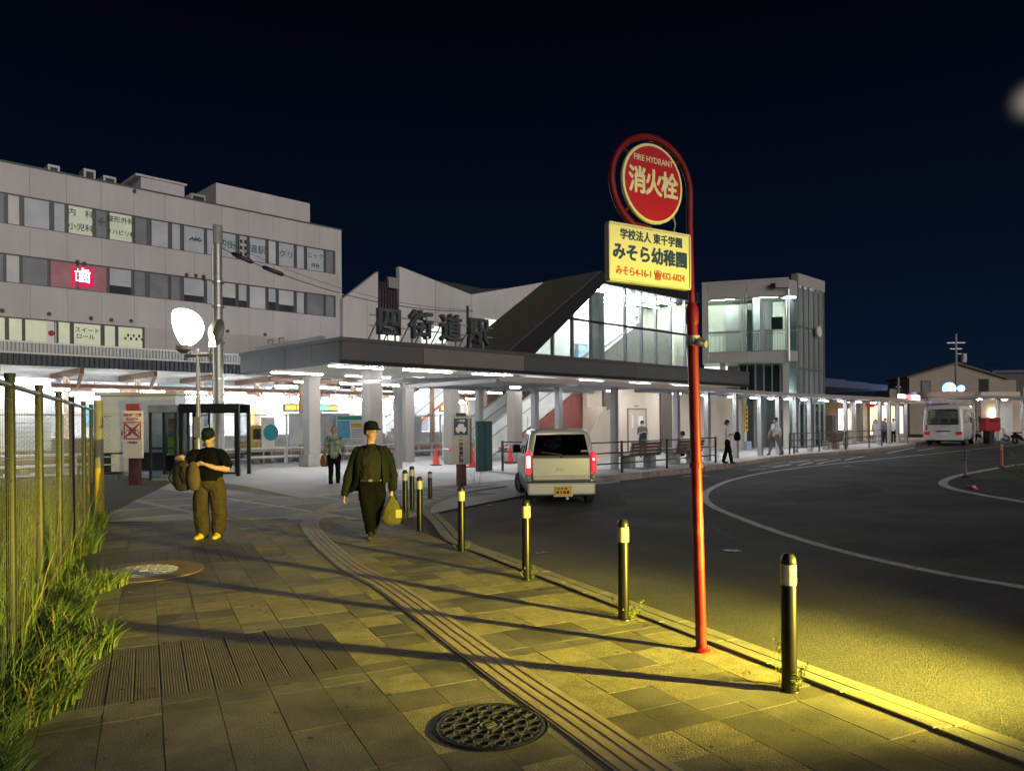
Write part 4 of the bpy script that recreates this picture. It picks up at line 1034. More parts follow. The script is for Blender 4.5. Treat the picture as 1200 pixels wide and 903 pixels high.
MY = Matrix.Rotation(PI / 2, 4, 'X')
cxd = cxl - .012; dc = Matrix.Translation((cxd, -.012, zc)) @ MY
disc = MB().lathe([(.001, -.012), (.276, -.012), (.280, -.006), (.280, .008), (.276, .014), (.001, .014)], 48, M=dc).obj('disc', cream_p, fh, smooth=True)
MB().lathe([(.001, .0145), (.258, .0145), (.258, .0165), (.001, .0165)], 48, M=dc).obj('disc_face', sign_red, disc)
text('FIRE HYDRANT', .058, cream_l, disc, (cxd, -.031, zc + .158), .001, 0, sx=.92, heavy=.001)
for ch, dx in (('消', -.150), ('火', 0), ('栓', .150)): text(ch, .192, cream_l, disc, (cxd + dx, -.031, zc - .008), .001, 0, sx=.84, heavy=.0055)
for a_ in (42, 138, 222): 
    c_, s_ = math.cos(rad(a_)), math.sin(rad(a_))
    MB().tube([(cxl + .26 * c_, 0, zc + .26 * s_), (cxl + .36 * c_, 0, zc - .005 + .33 * s_)], .010, 6).obj('spoke', red_p, fh)
bx0, bx1, bz0, bz1 = px0 - .765, px0 - .030, 2.640, 3.010
bd = MB().box(bx0, bx1, -.020, .018, bz0, bz1).obj('board', cream_p, fh, bevel=.004)
f = MB()
for q in ((bx0 - .006, bx1 + .006, bz1, bz1 + .014), (bx0 - .006, bx1 + .006, bz0 - .014, bz0), (bx0 - .012, bx0, bz0, bz1), (bx1, bx1 + .012, bz0, bz1)): f.box(q[0], q[1], -.026, .022, q[2], q[3])
f.obj('board_frame', mat('frame_cream', (.62, .62, .48), .45, .1), bd)
cxb = (bx0 + bx1) / 2
text('学校法人 東千学園', .076, navy, bd, (cxb + .01, -.0225, bz1 - .062), .001, 0, sx=.92, heavy=.0018)
text('みそら幼稚園', .118, navy, bd, (cxb, -.0225, bz0 + .185), .001, 0, sx=.98, heavy=.0045)
text('みそら4-16-1 ☎432-6824', .066, orange_t, bd, (cxb, -.0225, bz0 + .060), .001, 0, sx=.88, heavy=.0014)
for z in (bz0 + .06, bz1 - .06): MB().box(bx1, px0 + .02, -.012, .012, z - .012, z + .012).obj('clip', steel_dark, fh)
MB().tube([(cxl + .19, -.01, zc - .19), (cxl + .205, -.015, zc - .25), (cxl + .195, -.01, zc - .30), (cxl + .225, -.012, 3.015)], .006, 6).obj('tie_strap', galv, fh)
pa = MB(); pz = 2.245; pxp = pole_at(pz).x
pa.tube([(pxp - .01, -.05, pz + .005), (pxp - .05, -.12, pz + .0), (pxp - .13, -.22, pz - .02), (pxp - .20, -.32, pz - .045)], [(.028, .012), (.030, .012), (.030, .010), (.026, .010)], 10, ref=(0, 0, 1))
pa.obj('bracket_arm', mat('arm_cream', (.60, .60, .45), .4, var=.08), fh, smooth=True)
for z in (pz, 2.28): MB().lathe([(.052, -.02), (.054, 0), (.052, .02)], 16, M=Matrix.Translation(pole_at(z)), cap=False).obj('band_clamp', galv, fh)
MB().lathe([(.050, -.01), (.050, .03)], 16, M=Matrix.Translation(pole_at(1.35))).obj('sleeve', red_p, fh)

# ============================================================ BOLLARDS
bol_m = mat('bollard_bronze', (.022, .020, .015), .34, .55, var=.15, scale=9)
bol_b = mat('bollard_reflector', (.42, .40, .28), .45, var=.1, scale=20)
def bollard(loc, label, h=.84, sc=1.0):
    t = T('bollard', label, 'bollard', loc, random.uniform(0, 6), 'black and cream bollards along the kerb')
    MB().lathe([(.047, 0), (.047, h * .78), (.046, h * .785)], 20).obj('post', bol_m, t, smooth=True)
    MB().lathe([(.0485, h * .785), (.0485, h * .935)], 20).obj('reflective_band', bol_b, t, smooth=True)
    MB().lathe([(.047, h * .935), (.049, h * .94), (.049, h * .955), (.045, h * .985), (.03, h * 1.01), (.001, h * 1.018)], 20).obj('cap', black_plastic, t, smooth=True)
    MB().lathe([(.062, 0), (.060, .008), (.048, .012)], 20, cap=False).obj('base_ring', bol_m, t, smooth=True)
    return t
bl = [((925, 808), 'nearest dark bollard with cream band, right of the red hydrant pole'),
      ((731, 725), 'bollard just left of the red hydrant pole with weeds at its foot'),
      ((617, 678), 'bollard in front of the white van with weeds around its base'),
      ((541, 645), 'bollard in front of the pick-up point sign, grass at its foot'),
      ((492, 622), 'bollard beside the yellow bag with a bright right edge'),
      ((475, 606), 'bollard half hidden behind the yellow bag, leftmost of the cluster'),
      ((483, 597), 'tall bollard between two others in the cluster behind the yellow bag'),
      ((504, 584), 'short far bollard at the right of the cluster behind the yellow bag')]
for i, ((x, y), lb) in enumerate(bl): bollard(G(x, y), lb, .60 if i == 7 else .84)

# ============================================================ PLANTS
leaf_g = mat('leaf_green', (.10, .165, .03), .6, var=.3, scale=12, island=.35)
leaf_y = mat('leaf_yellow_green', (.17, .19, .03), .6, var=.3, scale=12, island=.3)
grass_g = mat('grass_green', (.075, .135, .026), .6, var=.35, scale=3, island=.45)
grass_dry = mat('grass_dry', (.22, .19, .06), .7, var=.3, scale=5, island=.3)
def blade(mb, base, h, lean_, w_, m=0, segs=3):
    base = Vector(base); a_ = random.uniform(0, 2 * PI); sd_ = Vector((math.cos(a_), math.sin(a_), 0)); 
    prev_ = None
    for i in range(segs + 1):
        t = i / segs
        c = base + Vector((0, 0, h * (t - .28 * lean_.length / max(h, .01) * t * t))) + lean_ * (t * t)
        ww = w_ * (1 - t ** 1.6) * .5 + .0006
        cur = (c - sd_ * ww, c + sd_ * ww)
        if prev_: mb.add([prev_[0], prev_[1], cur[1], cur[0]], [(0, 1, 2, 3)], m)
        prev_ = cur
def weed(px, n, h, label, z=0, m=leaf_y, spread=.07, dry=0):
    p = G(*px) if not isinstance(px, Vector) else px
    t = T('weed', label, 'weed', p, random.uniform(0, 6), 'weeds growing from the paving joints')
    mb = MB()
    for i in range(n):
        a_ = random.uniform(0, 2 * PI); r_ = random.uniform(.02, spread) ; b_ = Vector((r_ * math.cos(a_), r_ * math.sin(a_), 0))
        hh = h * random.uniform(.45, 1.1)
        stem_top = b_ + Vector((b_.x * 1.6, b_.y * 1.6, hh))
        mb.tube([b_, (b_ + stem_top) / 2 + Vector((0, 0, .01)), stem_top], [.0025, .002, .001], 3)
        for k in range(9):
            q = b_.lerp(stem_top, .2 + .8 * k / 9); aa = random.uniform(0, 2 * PI); L = random.uniform(.02, .045)
            blade(mb, q, L * .6, Vector((math.cos(aa), math.sin(aa), 0)) * L, .014, 0, 2)
    mb.obj('foliage', m, t, fix=False)
weed((735, 724), 14, .17, 'yellow-lit weeds at the foot of the bollard left of the red pole')
weed((620, 677), 16, .14, 'low bushy weeds around the bollard in front of the van')
weed((541, 644), 12, .13, 'grassy tuft at the foot of the bollard before the pick-up sign')
weed((932, 806), 7, .16, 'small weeds to the right of the nearest bollard base', spread=.06)
weed((915, 800), 3, .33, 'tall thin weed sprig leaning on the left of the nearest bollard', spread=.03)
weed((478, 606), 16, .30, 'green weeds between the clustered bollards by the yellow bag', m=leaf_g)
weed((640, 569), 8, .3, 'weeds at the kerb edge left of the van', m=leaf_g)
weed((558, 568), 14, .42, 'green weeds beside the foot of the pick-up point sign', m=leaf_g, spread=.16)
weed(G(140, 562), 26, .45, 'green weeds below the grey electrical cabinet', m=leaf_g, spread=.45)
weed(G(186, 566), 22, .3, 'low weeds along the bottom of the phone booth', m=leaf_g, spread=.4)
weed(G(128, 606), 20, .16, 'small grass tuft on the paving at the end of the wire fence', m=leaf_y, spread=.22)

# ---- long grass along the fence (uncountable)
gr = MB(); rg = random.Random(11); random.seed(21)
for i in range(9000):
    u_ = rg.uniform(1.5, 15.0); k = rg.random()
    edge = -.36 + .13 * math.sin(u_ * 2.3) + .10 * math.sin(u_ * 5.1) - (.35 if u_ > 9 else 0)
    if u_ < 4.6: edge -= (4.6 - u_) * .42
    v_ = edge - .06 - abs(rg.gauss(0, .24))
    p = uv(u_, v_, 0)
    if p.x < -.76 * p.y - .4: continue
    h = rg.uniform(.12, .34) * (1.0 if v_ < -.6 else .8)
    ln = (V * rg.uniform(-.1, .32) + U * rg.uniform(-.2, .2)) * (h / .35)
    blade(gr, p, h, ln, rg.uniform(.009, .021), (0, 0, 0, 2, 2, 1)[rg.randrange(6)], 3)
for i in range(9000):
    u_ = rg.uniform(4.0, 17.5); v_ = rg.uniform(-4.2, -.75)
    p = uv(u_, v_, 0)
    if p.x < -.76 * p.y - .4 or (u_ > 15.2 and v_ > -1.2): continue
    h = rg.uniform(.35, .85)
    ln = Vector((rg.uniform(-.22, .22), rg.uniform(-.22, .22), 0))
    blade(gr, p, h, ln, rg.uniform(.006, .014), 0 if rg.random() < .82 else 1, 3)
go = gr.obj('long_grass', [grass_g, grass_dry, leaf_g], fix=False); stuff(go); go['label'] = 'long green grass growing along and behind the wire fence'; go['category'] = 'grass'
# broad yellowing leaves at the verge edge
for i, (px, lb) in enumerate((((83, 640), 'broad yellowing leaf plant in the verge beneath the third fence post'), ((60, 690), 'broad-leaved plant leaning out over the paving from the verge'), ((30, 735), 'dark leafy weed at the near end of the verge'))):
    t = T('broadleaf_weed', lb, 'weed', G(*px), i, 'broad-leaved weeds in the verge'); mb = MB()
    for k in range(14):
        a_ = rg.uniform(0, 6.28); blade(mb, (0, 0, .04), rg.uniform(.12, .38), Vector((math.cos(a_), math.sin(a_), 0)) * rg.uniform(.08, .28), rg.uniform(.03, .055), 0, 4)
    mb.obj('foliage', leaf_y if i == 0 else leaf_g, t, fix=False)

# ============================================================ WIRE FENCE (left)
fn = T('wire_fence', 'tall wire mesh fence with slim olive posts running back along the verge', 'fence', uv(0, -.80), TV)
fp_m = mat('fence_post', (.036, .037, .030), .5, .35, var=.2, scale=12)
fy_m = mat('fence_post_yellow', (.62, .42, .02), .5, var=.15, scale=8)
pu = []
for x in (12, 46, 69, 84, 98, 107):
    k = (x - 600) / FPX; Y = -.80 / (k * .897 + .442); pu.append(uv(0, 0).y + (k * Y * -.442 + Y * .897))
pu.append(14.55)
wire = mat('wire', (.06, .06, .052), .5, .5, var=.1)
for i, u_ in enumerate(pu):
    last = i == len(pu) - 1
    if not last:
        MB().tube([(0, u_, -.05), (0, u_, 2.0)], .030, 12).obj('post', fp_m, fn, smooth=True)
        MB().tube([(0, u_, 2.0), (0, u_, 2.03)], .033, 12).obj('post_cap', fp_m, fn)
    if i < len(pu) - 1:
        u2 = pu[i + 1]
        MB().tube([(0, u_ + .03, 1.95), (0, u2 - .03, 1.95)], .021, 10).obj('top_rail', fp_m, fn, smooth=True)
        MB().tube([(0, u_ + .03, .10), (0, u2 - .03, .10)], .016, 8).obj('bottom_rail', fp_m, fn, smooth=True)
        wm = MB(); n = int((u2 - u_) / .075)
        for k in range(1, n): wm.tube([(.012, u_ + (u2 - u_) * k / n, .12), (.012, u_ + (u2 - u_) * k / n, 1.94)], .0013, 3)
        for k in range(25): wm.tube([(.014, u_, .12 + k * .0755), (.014, u2, .12 + k * .0755)], .0013, 3)
        wm.obj('wire_mesh', wire, fn)
u0 = pu[0] - 1.6
MB().tube([(0, u0, 1.95), (0, pu[0] - .03, 1.95)], .021, 10).obj('top_rail', fp_m, fn, smooth=True)
wm = MB()
for k in range(21): wm.tube([(.012, u0 + 1.6 * k / 21, .12), (.012, u0 + 1.6 * k / 21, 1.94)], .0013, 3)
for k in range(25): wm.tube([(.014, u0, .12 + k * .0755), (.014, pu[0], .12 + k * .0755)], .0013, 3)
wm.obj('wire_mesh', wire, fn)
ep = T('marker_post', 'thick grey post with yellow lower half at the far end of the wire fence', 'post', uv(14.75, -.74), 0)
MB().tube([(0, 0, 0), (0, 0, .95)], .075, 14).obj('yellow_sleeve', fy_m, ep, smooth=True)
MB().tube([(0, 0, .95), (0, 0, 2.12)], .073, 14).obj('upper_post', mat('post_grey_yel', (.30, .27, .16), .6, var=.2), ep, smooth=True)
MB().bar((.02, -.3, .5), (.02, -.3, 1.4), .05, .05).obj('side_strip', fy_m, ep)
vn = MB()
for k in range(3):
    a0 = Vector((.02 * k, pu[2] + 1.0 * k, .9 + .2 * k)); vn.tube([a0, a0 + Vector((.06, -1.0, -.35)), a0 + Vector((.16, -2.0, -.45))], .005, 4)
vn.obj('dry_vine', grass_dry, fn)

# ============================================================ STREET LAMP with curved shades
lp = G(233, 572); 
sl_ = T('street_lamp', 'white double street lamp with a big glowing dome on a slim grey pole', 'street lamp', lp, 0)
zL = lambda y: P(233, y, lp.y).z
MB().tube([(0, 0, 0), (0, 0, zL(408))], [.062, .045], 12).obj('pole', galv, sl_, smooth=True)
MB().tube([(0, 0, 0), (0, 0, 1.3)], .10, 12).obj('pole_base', galv, sl_, smooth=True)
cz = zL(384)
sc = lp.y / FPX
def dome(cx, rx, rz, m_in, name, flip=1, tilt=0.0):
    prof = []
    for k in range(9): a_ = PI / 2 * k / 8; prof.append((rz * math.cos(a_) + .0005, rx * math.sin(a_)))
    M = Matrix.Translation((cx, 0, cz)) @ Matrix.Rotation(tilt, 4, 'Y') @ Matrix.Rotation(PI / 2 * flip, 4, 'Y')
    return MB().lathe(prof, 24, M=M, cap=False).obj(name, m_in, sl_, smooth=True)
globe = mat('lamp_globe', (1, 1, 1), .4, var=0, emit=15, ecol=(1, .96, .86))
# big opal dome: open side to the left, belly to the right
dome((214 - 233) * sc, 25 * sc, 22.5 * sc, globe, 'opal_dome', 1, rad(-12))
MB().lathe([(.001, 0), (21.5 * sc, 0), (21.5 * sc, .02), (.001, .02)], 24, M=Matrix.Translation(((214.5 - 233) * sc, 0, cz)) @ Matrix.Rotation(rad(-12), 4, 'Y') @ Matrix.Rotation(PI / 2, 4, 'Y')).obj('diffuser', globe, sl_)
shade_m = mat('lamp_shade_grey', (.12, .115, .10), .5, .2, var=.1)
b2 = MB()
prof = [(26 * sc * math.cos(PI / 2 * k / 8) + .001, 18 * sc * math.sin(PI / 2 * k / 8)) for k in range(9)]
b2.lathe([(r_ * .62, z_ * .62) for r_, z_ in prof], 24, M=Matrix.Translation((17 * sc, .45, cz - 3 * sc)) @ Matrix.Rotation(rad(12), 4, 'Y') @ Matrix.Rotation(-PI / 2, 4, 'Y'), cap=False)
b2.obj('rear_shade', shade_m, sl_, smooth=True)
MB().lathe([(.001, 0), (4 * sc, 0), (2 * sc, 12 * sc), (.001, 16 * sc)], 16, M=Matrix.Translation((17 * sc, 0, cz - 22 * sc))).obj('rear_lamp', globe, sl_, smooth=True)
MB().lathe([(.001, 0), (3 * sc, .0), (8.5 * sc, 4 * sc), (8.5 * sc, 9 * sc), (.001, 9 * sc)], 16, M=Matrix.Translation((-15 * sc, -.08, cz - 30 * sc))).obj('lamp_holder', shade_m, sl_, smooth=True)
MB().tube([(-14 * sc, 0, cz - 38 * sc), (-14 * sc, 0, cz - 33 * sc), (14 * sc, 0, cz - 31 * sc), (15 * sc, 0, cz - 24 * sc)], .05, 8).obj('cross_arm', shade_m, sl_, smooth=True)
MB().lathe([(.001, -.28), (.05, -.1), (.06, .0), (.001, .02)], 12, M=Matrix.Translation((15 * sc, 0, cz - 31 * sc))).obj('finial', shade_m, sl_, smooth=True)
MB().box(-.09, .09, -.09, .09, 1.35, 1.9).obj('control_box', galv, sl_, bevel=.01)

# ============================================================ UTILITY POLE and its cable
up = st(-2.2, 4.1); up = P(257, 500, 24.6); up.z = 0
ut = T('utility_pole', 'grey steel utility pole with cable rising behind the glowing street lamp', 'utility pole', up, 0)
ztp = P(257, 264, up.y).z
MB().tube([(0, 0, 0), (0, 0, ztp - .6)], [.17, .125], 14).obj('pole', galv, ut, smooth=True)
MB().tube([(0, 0, ztp - .62), (0, 0, ztp)], .15, 14).obj('pole_top', mat('pole_sleeve', (.28, .28, .25), .6, var=.15), ut, smooth=True)
MB().tube([(-.16, -.05, 1.0), (-.16, -.05, ztp - .8)], .035, 8).obj('conduit', galv, ut, smooth=True)
for z in (3.2, 4.4, 5.6, 6.4): MB().lathe([(.2, -.03), (.2, .03)], 14, M=Matrix.Translation((0, 0, z)), cap=False).obj('band', alu, ut)
cab = T('overhead_cable', 'black overhead cable with two splice covers sagging right from the utility pole', 'cable', up + Vector((0, 0, ztp - .7)), 0)
end = st(6.4, 1.4, 5.75) - up - Vector((0, 0, ztp - .7))
cp_ = [Vector((0, 0, 0)).lerp(end, k / 16) + Vector((0, 0, -.55 * 4 * (k / 16) * (1 - k / 16))) for k in range(17)]
MB().tube(cp_, .014, 5).obj('cable', black_plastic, cab)
cp2 = [p + Vector((0, 0, .3 - .25 * k / 16)) for k, p in enumerate(cp_)]
MB().tube(cp2, .007, 4).obj('cable', black_plastic, cab)
for k in (1.4, 3.2):
    i = int(k); a_ = cp_[i].lerp(cp_[i + 1], k - i); d = (cp_[i + 1] - cp_[i]).normalized()
    MB().tube([a_ - d * .38, a_ - d * .3, a_ + d * .3, a_ + d * .38], [.02, .075, .075, .02], 10).obj('splice_cover', black_plastic, cab, smooth=True)

# ============================================================ PHONE BOOTH and black framed shelter
b0 = G(175, 563); bR = G(281, 562)
bdx = (bR - b0); BL = bdx.length; ba = math.atan2(bdx.y, bdx.x)
pb = T('phone_booth', 'glass phone booth with dark frame behind the no-parking notice', 'booth', b0, ba)
fm = mat('booth_frame', (.03, .035, .04), .4, .4, var=.08)
fb_m = mat('booth_black', (.006, .006, .007), .45, .2, var=.08)
HB = 2.30
for x, y in ((.03, .03), (.03, .95), (.80, .03), (.80, .95)): MB().box(x - .035, x + .035, y - .035, y + .035, 0, HB - .22).obj('post', fm, pb)
MB().box(-.02, .85, -.02, 1.0, HB - .218, HB).obj('roof', mat('booth_roof', (.20, .23, .25), .5, .2), pb)
MB().box(.066, .764, .02, .04, .06, HB - .22).obj('glass_pane', glass_m, pb); MB().box(.02, .04, .066, .914, .06, HB - .22).obj('glass_pane', glass_m, pb); MB().box(.066, .764, .94, .96, .06, HB - .22).obj('glass_pane', glass_dk, pb)
MB().box(.066, .764, .0, .02, .95, 1.02).obj('mid_rail', fm, pb); MB().box(0, .83, 0, .98, .0, .05).obj('floor', concrete, pb)
MB().box(.25, .6, .62, .86, .75, .80).obj('shelf', steel_grey, pb)
MB().box(.28, .56, .65, .85, .80, 1.32).obj('telephone', mat('phone_green', (.12, .22, .03), .4, emit=.05), pb, bevel=.02)
MB().box(.2, .45, .88, .92, 1.5, 1.9).obj('notice', mat('notice_red', (.35, .2, .18), .5, var=.4, scale=9), pb)
bs_ = T('smoking_shelter', 'open black framed shelter with a heavy top beam behind the man in the cap', 'shelter', b0, ba)
x0 = .92
MB().box(x0, BL, -.05, .05, 2.05, 2.30).obj('top_beam', fb_m, bs_); MB().box(x0, BL, .95, 1.05, 2.05, 2.30).obj('top_beam', fb_m, bs_)
MB().box(x0, BL, -.05, 1.05, 2.302, 2.33).obj('roof', fb_m, bs_)
for x in (x0 + .05, BL - .05): 
    for y in (0, 1.0): MB().box(x - .05, x + .05, y - .05, y + .05, .0, 2.05).obj('post', fb_m, bs_)
for x in (x0 + .52, x0 + 1.35, BL - .35): MB().box(x - .03, x + .03, .98, 1.02, .0, 2.05).obj('rear_post', fb_m, bs_)
MB().box(x0 + .1, BL - .1, -.03, .03, .18, .24).obj('bottom_rail', fb_m, bs_); MB().box(x0 + .1, BL - .1, .97, 1.03, .60, .66).obj('rear_rail', fb_m, bs_)
MB().box(x0 + .11, x0 + .5, .96, .975, .7, 2.04).obj('glass_pane', glass_dk, bs_); MB().box(BL - .058, BL - .042, .06, .94, .26, 2.04).obj('glass_pane', glass_m, bs_)
MB().box(x0 + .45, x0 + 1.0, .4, .8, .0, .62).obj('bin', mat('bin_grey', (.22, .22, .2), .6), bs_, bevel=.02)
for k in range(8): MB().bar((x0 + .30, .9, .5 + .16 * k), (x0 + .52, .9, .5 + .16 * k), .02, .025).obj('ladder_rung', white_part, bs_)
for d in (.30, .52): MB().bar((x0 + d, .9, .4), (x0 + d, .9, 1.7), .025, .025).obj('ladder_rail', white_part, bs_)

# ---- electrical cabinet behind wire
cbp = G(118, 556); 
ec = T('electrical_cabinet', 'pale grey electrical cabinet with double doors beside the no-parking notice', 'cabinet', cbp, ba)
cw = (G(200, 556) - cbp).length
cabm = mat('cabinet_grey', (.55, .56, .53), .5, var=.06)
MB().box(0, cw, 0, .9, .75, 2.72).obj('body', cabm, ec, bevel=.015)
for i in range(3): 
    d_ = MB().box(.04 + i * .86, .86 + i * .86, -.025, -.002, .82, 2.05).obj('door', cabm, ec)
    MB().box(.74 + i * .86 - (.6 if i % 2 else 0), .79 + i * .86 - (.6 if i % 2 else 0), -.05, -.027, 1.35, 1.5).obj('handle', steel_dark, d_)
    MB().box(.04 + i * .86, .86 + i * .86, -.025, -.002, 2.10, 2.66).obj('hatch', cabm, ec)
MB().box(.05, cw - .05, .1, .8, .0, .748).obj('plinth', steel_dark, ec); MB().box(.35, 1.0, .02, .095, .10, .70).obj('meter_box', cabm, ec)
MB().box(-.1, cw + .1, -.12, 1.0, 2.725, 2.82).obj('rain_hood', mat('hood_cream', (.50, .48, .40), .6), ec)

# ---- no bicycle parking notice
ns = G(157, 568)
nb = T('notice_board', 'cream no-parking notice with a crossed-out bicycle on a red brown post', 'sign', ns, ba)
MB().box(-.14, .14, -.02, .18, 0, 2.05).obj('post', mat('post_red_brown', (.075, .022, .018), .6, var=.15), nb, bevel=.01)
bsz = MB().box(-.26, .30, -.10, -.03, .76, 2.10).obj('panel', mat('notice_cream', (.68, .62, .48), .5, var=.06), nb, bevel=.008)
MB().box(-.18, .18, -.05, .05, 2.10, 2.30).obj('lamp_bracket', mat('bracket_red', (.25, .05, .04), .6), nb)
text('自転車等放置', .085, ink_r, bsz, (.02, -.104, 1.98), .001, .003); text('禁止区域', .085, ink_r, bsz, (.02, -.104, 1.86), .001, .003); text('四街道市', .07, ink_k, bsz, (.02, -.104, 1.20), .001, .002)
fr = MB()
for q in ((-.22, .26, 1.76, 1.79), (-.22, .26, 1.30, 1.33), (-.22, -.19, 1.331, 1.759), (.23, .26, 1.331, 1.759)): fr.box(q[0], q[1], -.112, -.1005, q[2], q[3])
fr.obj('red_frame', ink_r, bsz)
for a_, b_ in (((-.17, 1.36), (.21, 1.73)), ((-.17, 1.73), (.21, 1.36))): MB().bar((a_[0], -.112, a_[1]), (b_[0], -.112, b_[1]), .008, .045).obj('cross_stroke', ink_r, bsz)
for dx in (-.09, .12): MB().tube([(dx + .08 * math.cos(2 * PI * k / 14), -.104, 1.49 + .08 * math.sin(2 * PI * k / 14)) for k in range(14)], .008, 4, closed=True).obj('wheel_print', ink_k, bsz)
for a_, b_ in (((-.09, 1.49), (-.02, 1.62)), ((-.02, 1.62), (.08, 1.62)), ((.08, 1.62), (.12, 1.49)), ((-.02, 1.62), (.01, 1.49)), ((.01, 1.49), (-.09, 1.49))): MB().bar((a_[0], -.104, a_[1]), (b_[0], -.104, b_[1]), .004, .014).obj('frame_print', ink_k, bsz)

# ---- pick-up point sign
ks = G(541, 569)
pk = T('pickup_sign', 'grey sign panel with white car symbol and 一般車乗降場 on a brown post', 'sign', ks, rad(8))
MB().box(-.13, .13, 0, .2, 0, 1.95).obj('post', mat('post_brown', (.12, .05, .035), .65, var=.2), pk, bevel=.01)
pp_ = MB().box(-.24, .22, -.10, -.005, .58, 1.86).obj('panel', mat('panel_grey', (.47, .45, .38), .5, var=.06), pk, bevel=.008)
MB().box(-.20, .17, -.106, -.1005, 1.36, 1.80).obj('blue_field', mat('sign_blue', (.015, .05, .11), .5), pp_)
cs = MB()
for q in ((-.15, .12, 1.46, 1.57), (-.12, -.06, 1.42, 1.46), (.03, .09, 1.42, 1.46)): cs.box(q[0], q[1], -.112, -.1065, q[2], q[3])
cs.prism([(-.11, -.112, 1.572), (.08, -.112, 1.572), (.05, -.112, 1.66), (-.08, -.112, 1.66)], (0, .0055, 0)); cs.obj('car_symbol', white_part, pp_)
text('一般車', .075, white_part, pp_, (-.015, -.109, 1.735), .001, .002)
MB().box(-.04, .01, -.104, -.1005, 1.30, 1.32).obj('dash_print', ink_k, pp_)
for i, ch in enumerate('一般車乗降場'): text(ch, .115, ink_k, pp_, (-.015, -.103, 1.22 - .115 * i), .001, .004)
MB().box(.22, .28, .01, .18, .6, 1.8).obj('side_panel', mat('post_brown2', (.20, .11, .09), .65), pk)

# ---- traffic cones with a tape between
con_m = mat('cone_red', (.55, .03, .02), .5, var=.08)
def cone(p, label):
    t = T('traffic_cone', label, 'traffic cone', p, .3, 'red traffic cones by the stairs')
    MB().lathe([(.15, .03), (.135, .06), (.035, .66), (.025, .70), (.001, .70)], 16).obj('body', con_m, t, smooth=True)
    MB().box(-.19, .19, -.19, .19, 0, .035).obj('base', black_matte, t, bevel=.01)
cone(st(*so(G(511, 545, .115)), .115), 'red traffic cone left of the pick-up point sign')
cone(G(598, 543, .115), 'red traffic cone in front of the red brown wall')
cone(G(553, 547, .115), 'red traffic cone half hidden behind the pick-up point sign')
c0_, c1_ = G(511, 545, .115) + Vector((0, 0, .66)), G(598, 543, .115) + Vector((0, 0, .66))
tp = MB()
for k in range(12):
    a_, b_ = c0_.lerp(c1_, k / 12), c0_.lerp(c1_, (k + 1) / 12); dz = -.12 * 4
    za = dz * (k / 12) * (1 - k / 12); z_ = dz * ((k + 1) / 12) * (1 - (k + 1) / 12)
    tp.bar(a_ + Vector((0, 0, za)) - c0_, b_ + Vector((0, 0, z_)) - c0_, .008, .05, k % 2)
tag(tp.obj('barrier_tape', [con_m, white_part], None, c0_), 'striped barrier tape strung between the traffic cones', 'tape')

# ============================================================ mesh fence, boards and equipment on the near track side
tf = T('track_fence', 'galvanised mesh fence between station forecourt and tracks', 'fence', st(0, 9.0), TH)
for i in range(-3, 9):
    s_ = -1 + i * 2.0
    MB().box(s_ - .03, s_ + .03, -.03, .03, .05, 2.1).obj('post', galv, tf)
for z in (.35, .62, 2.05): MB().tube([(-7, 0, z), (15, 0, z)], .022, 6).obj('rail', galv, tf)
cl = MB(); hh = 1.4; step = .16
for k in range(int(22 / step)):
    s_ = -7 + k * step
    for d in (1, -1):
        a_ = (s_, .03, .64); b_ = (s_ + d * hh, .03, .64 + hh)
        if -7 <= b_[0] <= 15: cl.tube([a_, b_], .0025, 3)
cl.obj('chain_link', wire, tf)
gd = T('guard_rail', 'low white double pipe guard rail along the tracks', 'railing', st(0, 9.9), TH)
for z in (.35, .7): MB().tube([(-8, 0, z), (16, 0, z)], .05, 8).obj('pipe', white_part, gd, smooth=True)
for i in range(9): MB().tube([(-7 + i * 2.6, 0, .04), (-7 + i * 2.6, 0, .75)], .045, 8).obj('guard_post', white_part, gd)
def board(x0, y0, x1, y1, o_, m, name, label, cat, extra=None, legs=True, th=.06):
    a_, z1 = S(x0, y0, o_); b_, z0 = S(x1, y1, o_); z1 = max(S(x0, y0, o_)[1], S(x1, y0, o_)[1])
    t = T(name, label, cat, st(a_, o_), TH)
    w_ = b_ - a_
    p = MB().box(0, w_, 0, th, z0, z1).obj('panel', m, t)
    if legs:
        for d in (.1, w_ - .1): MB().box(d - .03, d + .03, th + .002, th + .06, .05, z0 + .3).obj('leg', galv, t)
    if extra: extra(p, w_, z0, z1)
    return t
wp = mat('board_white', (.68, .70, .70), .5, var=.12, scale=3)
def info(p, w_, z0, z1):
    h = z1 - z0
    MB().box(.06, w_ - .06, -.008, -.001, z1 - .2 * h, z1 - .06 * h).obj('green_header', mat('hdr_green', (.02, .28, .2), .5), p)
    MB().box(.04, w_ * .42, -.006, -.001, z0 + .05 * h, z1 - .24 * h).obj('blue_field', mat('fld_blue', (.12, .38, .62), .5, var=.2, scale=6), p)
    MB().box(w_ * .46, w_ - .1, -.006, -.001, z1 - .52 * h, z1 - .34 * h).obj('yellow_field', mat('fld_yel', (.65, .42, .03), .5), p)
    for k in range(4): MB().box(w_ * .48, w_ - .15, -.006, -.001, z0 + .08 * h + k * .09 * h, z0 + .10 * h + k * .09 * h).obj('text_line', ink_k, p)
board(394, 486, 431, 514, 11.0, wp, 'info_board', 'blue and white information board with green header behind the man in the bucket hat', 'sign', info)
board(339, 484, 357, 520, 10.6, wp, 'blank_board', 'blank white board left of the concrete-based pillar', 'board')
board(360, 484, 410, 520, 11.4, mat('board_grey', (.5, .52, .55), .5, var=.08), 'grey_screen', 'wide pale grey screen behind the concrete-based pillar', 'board')
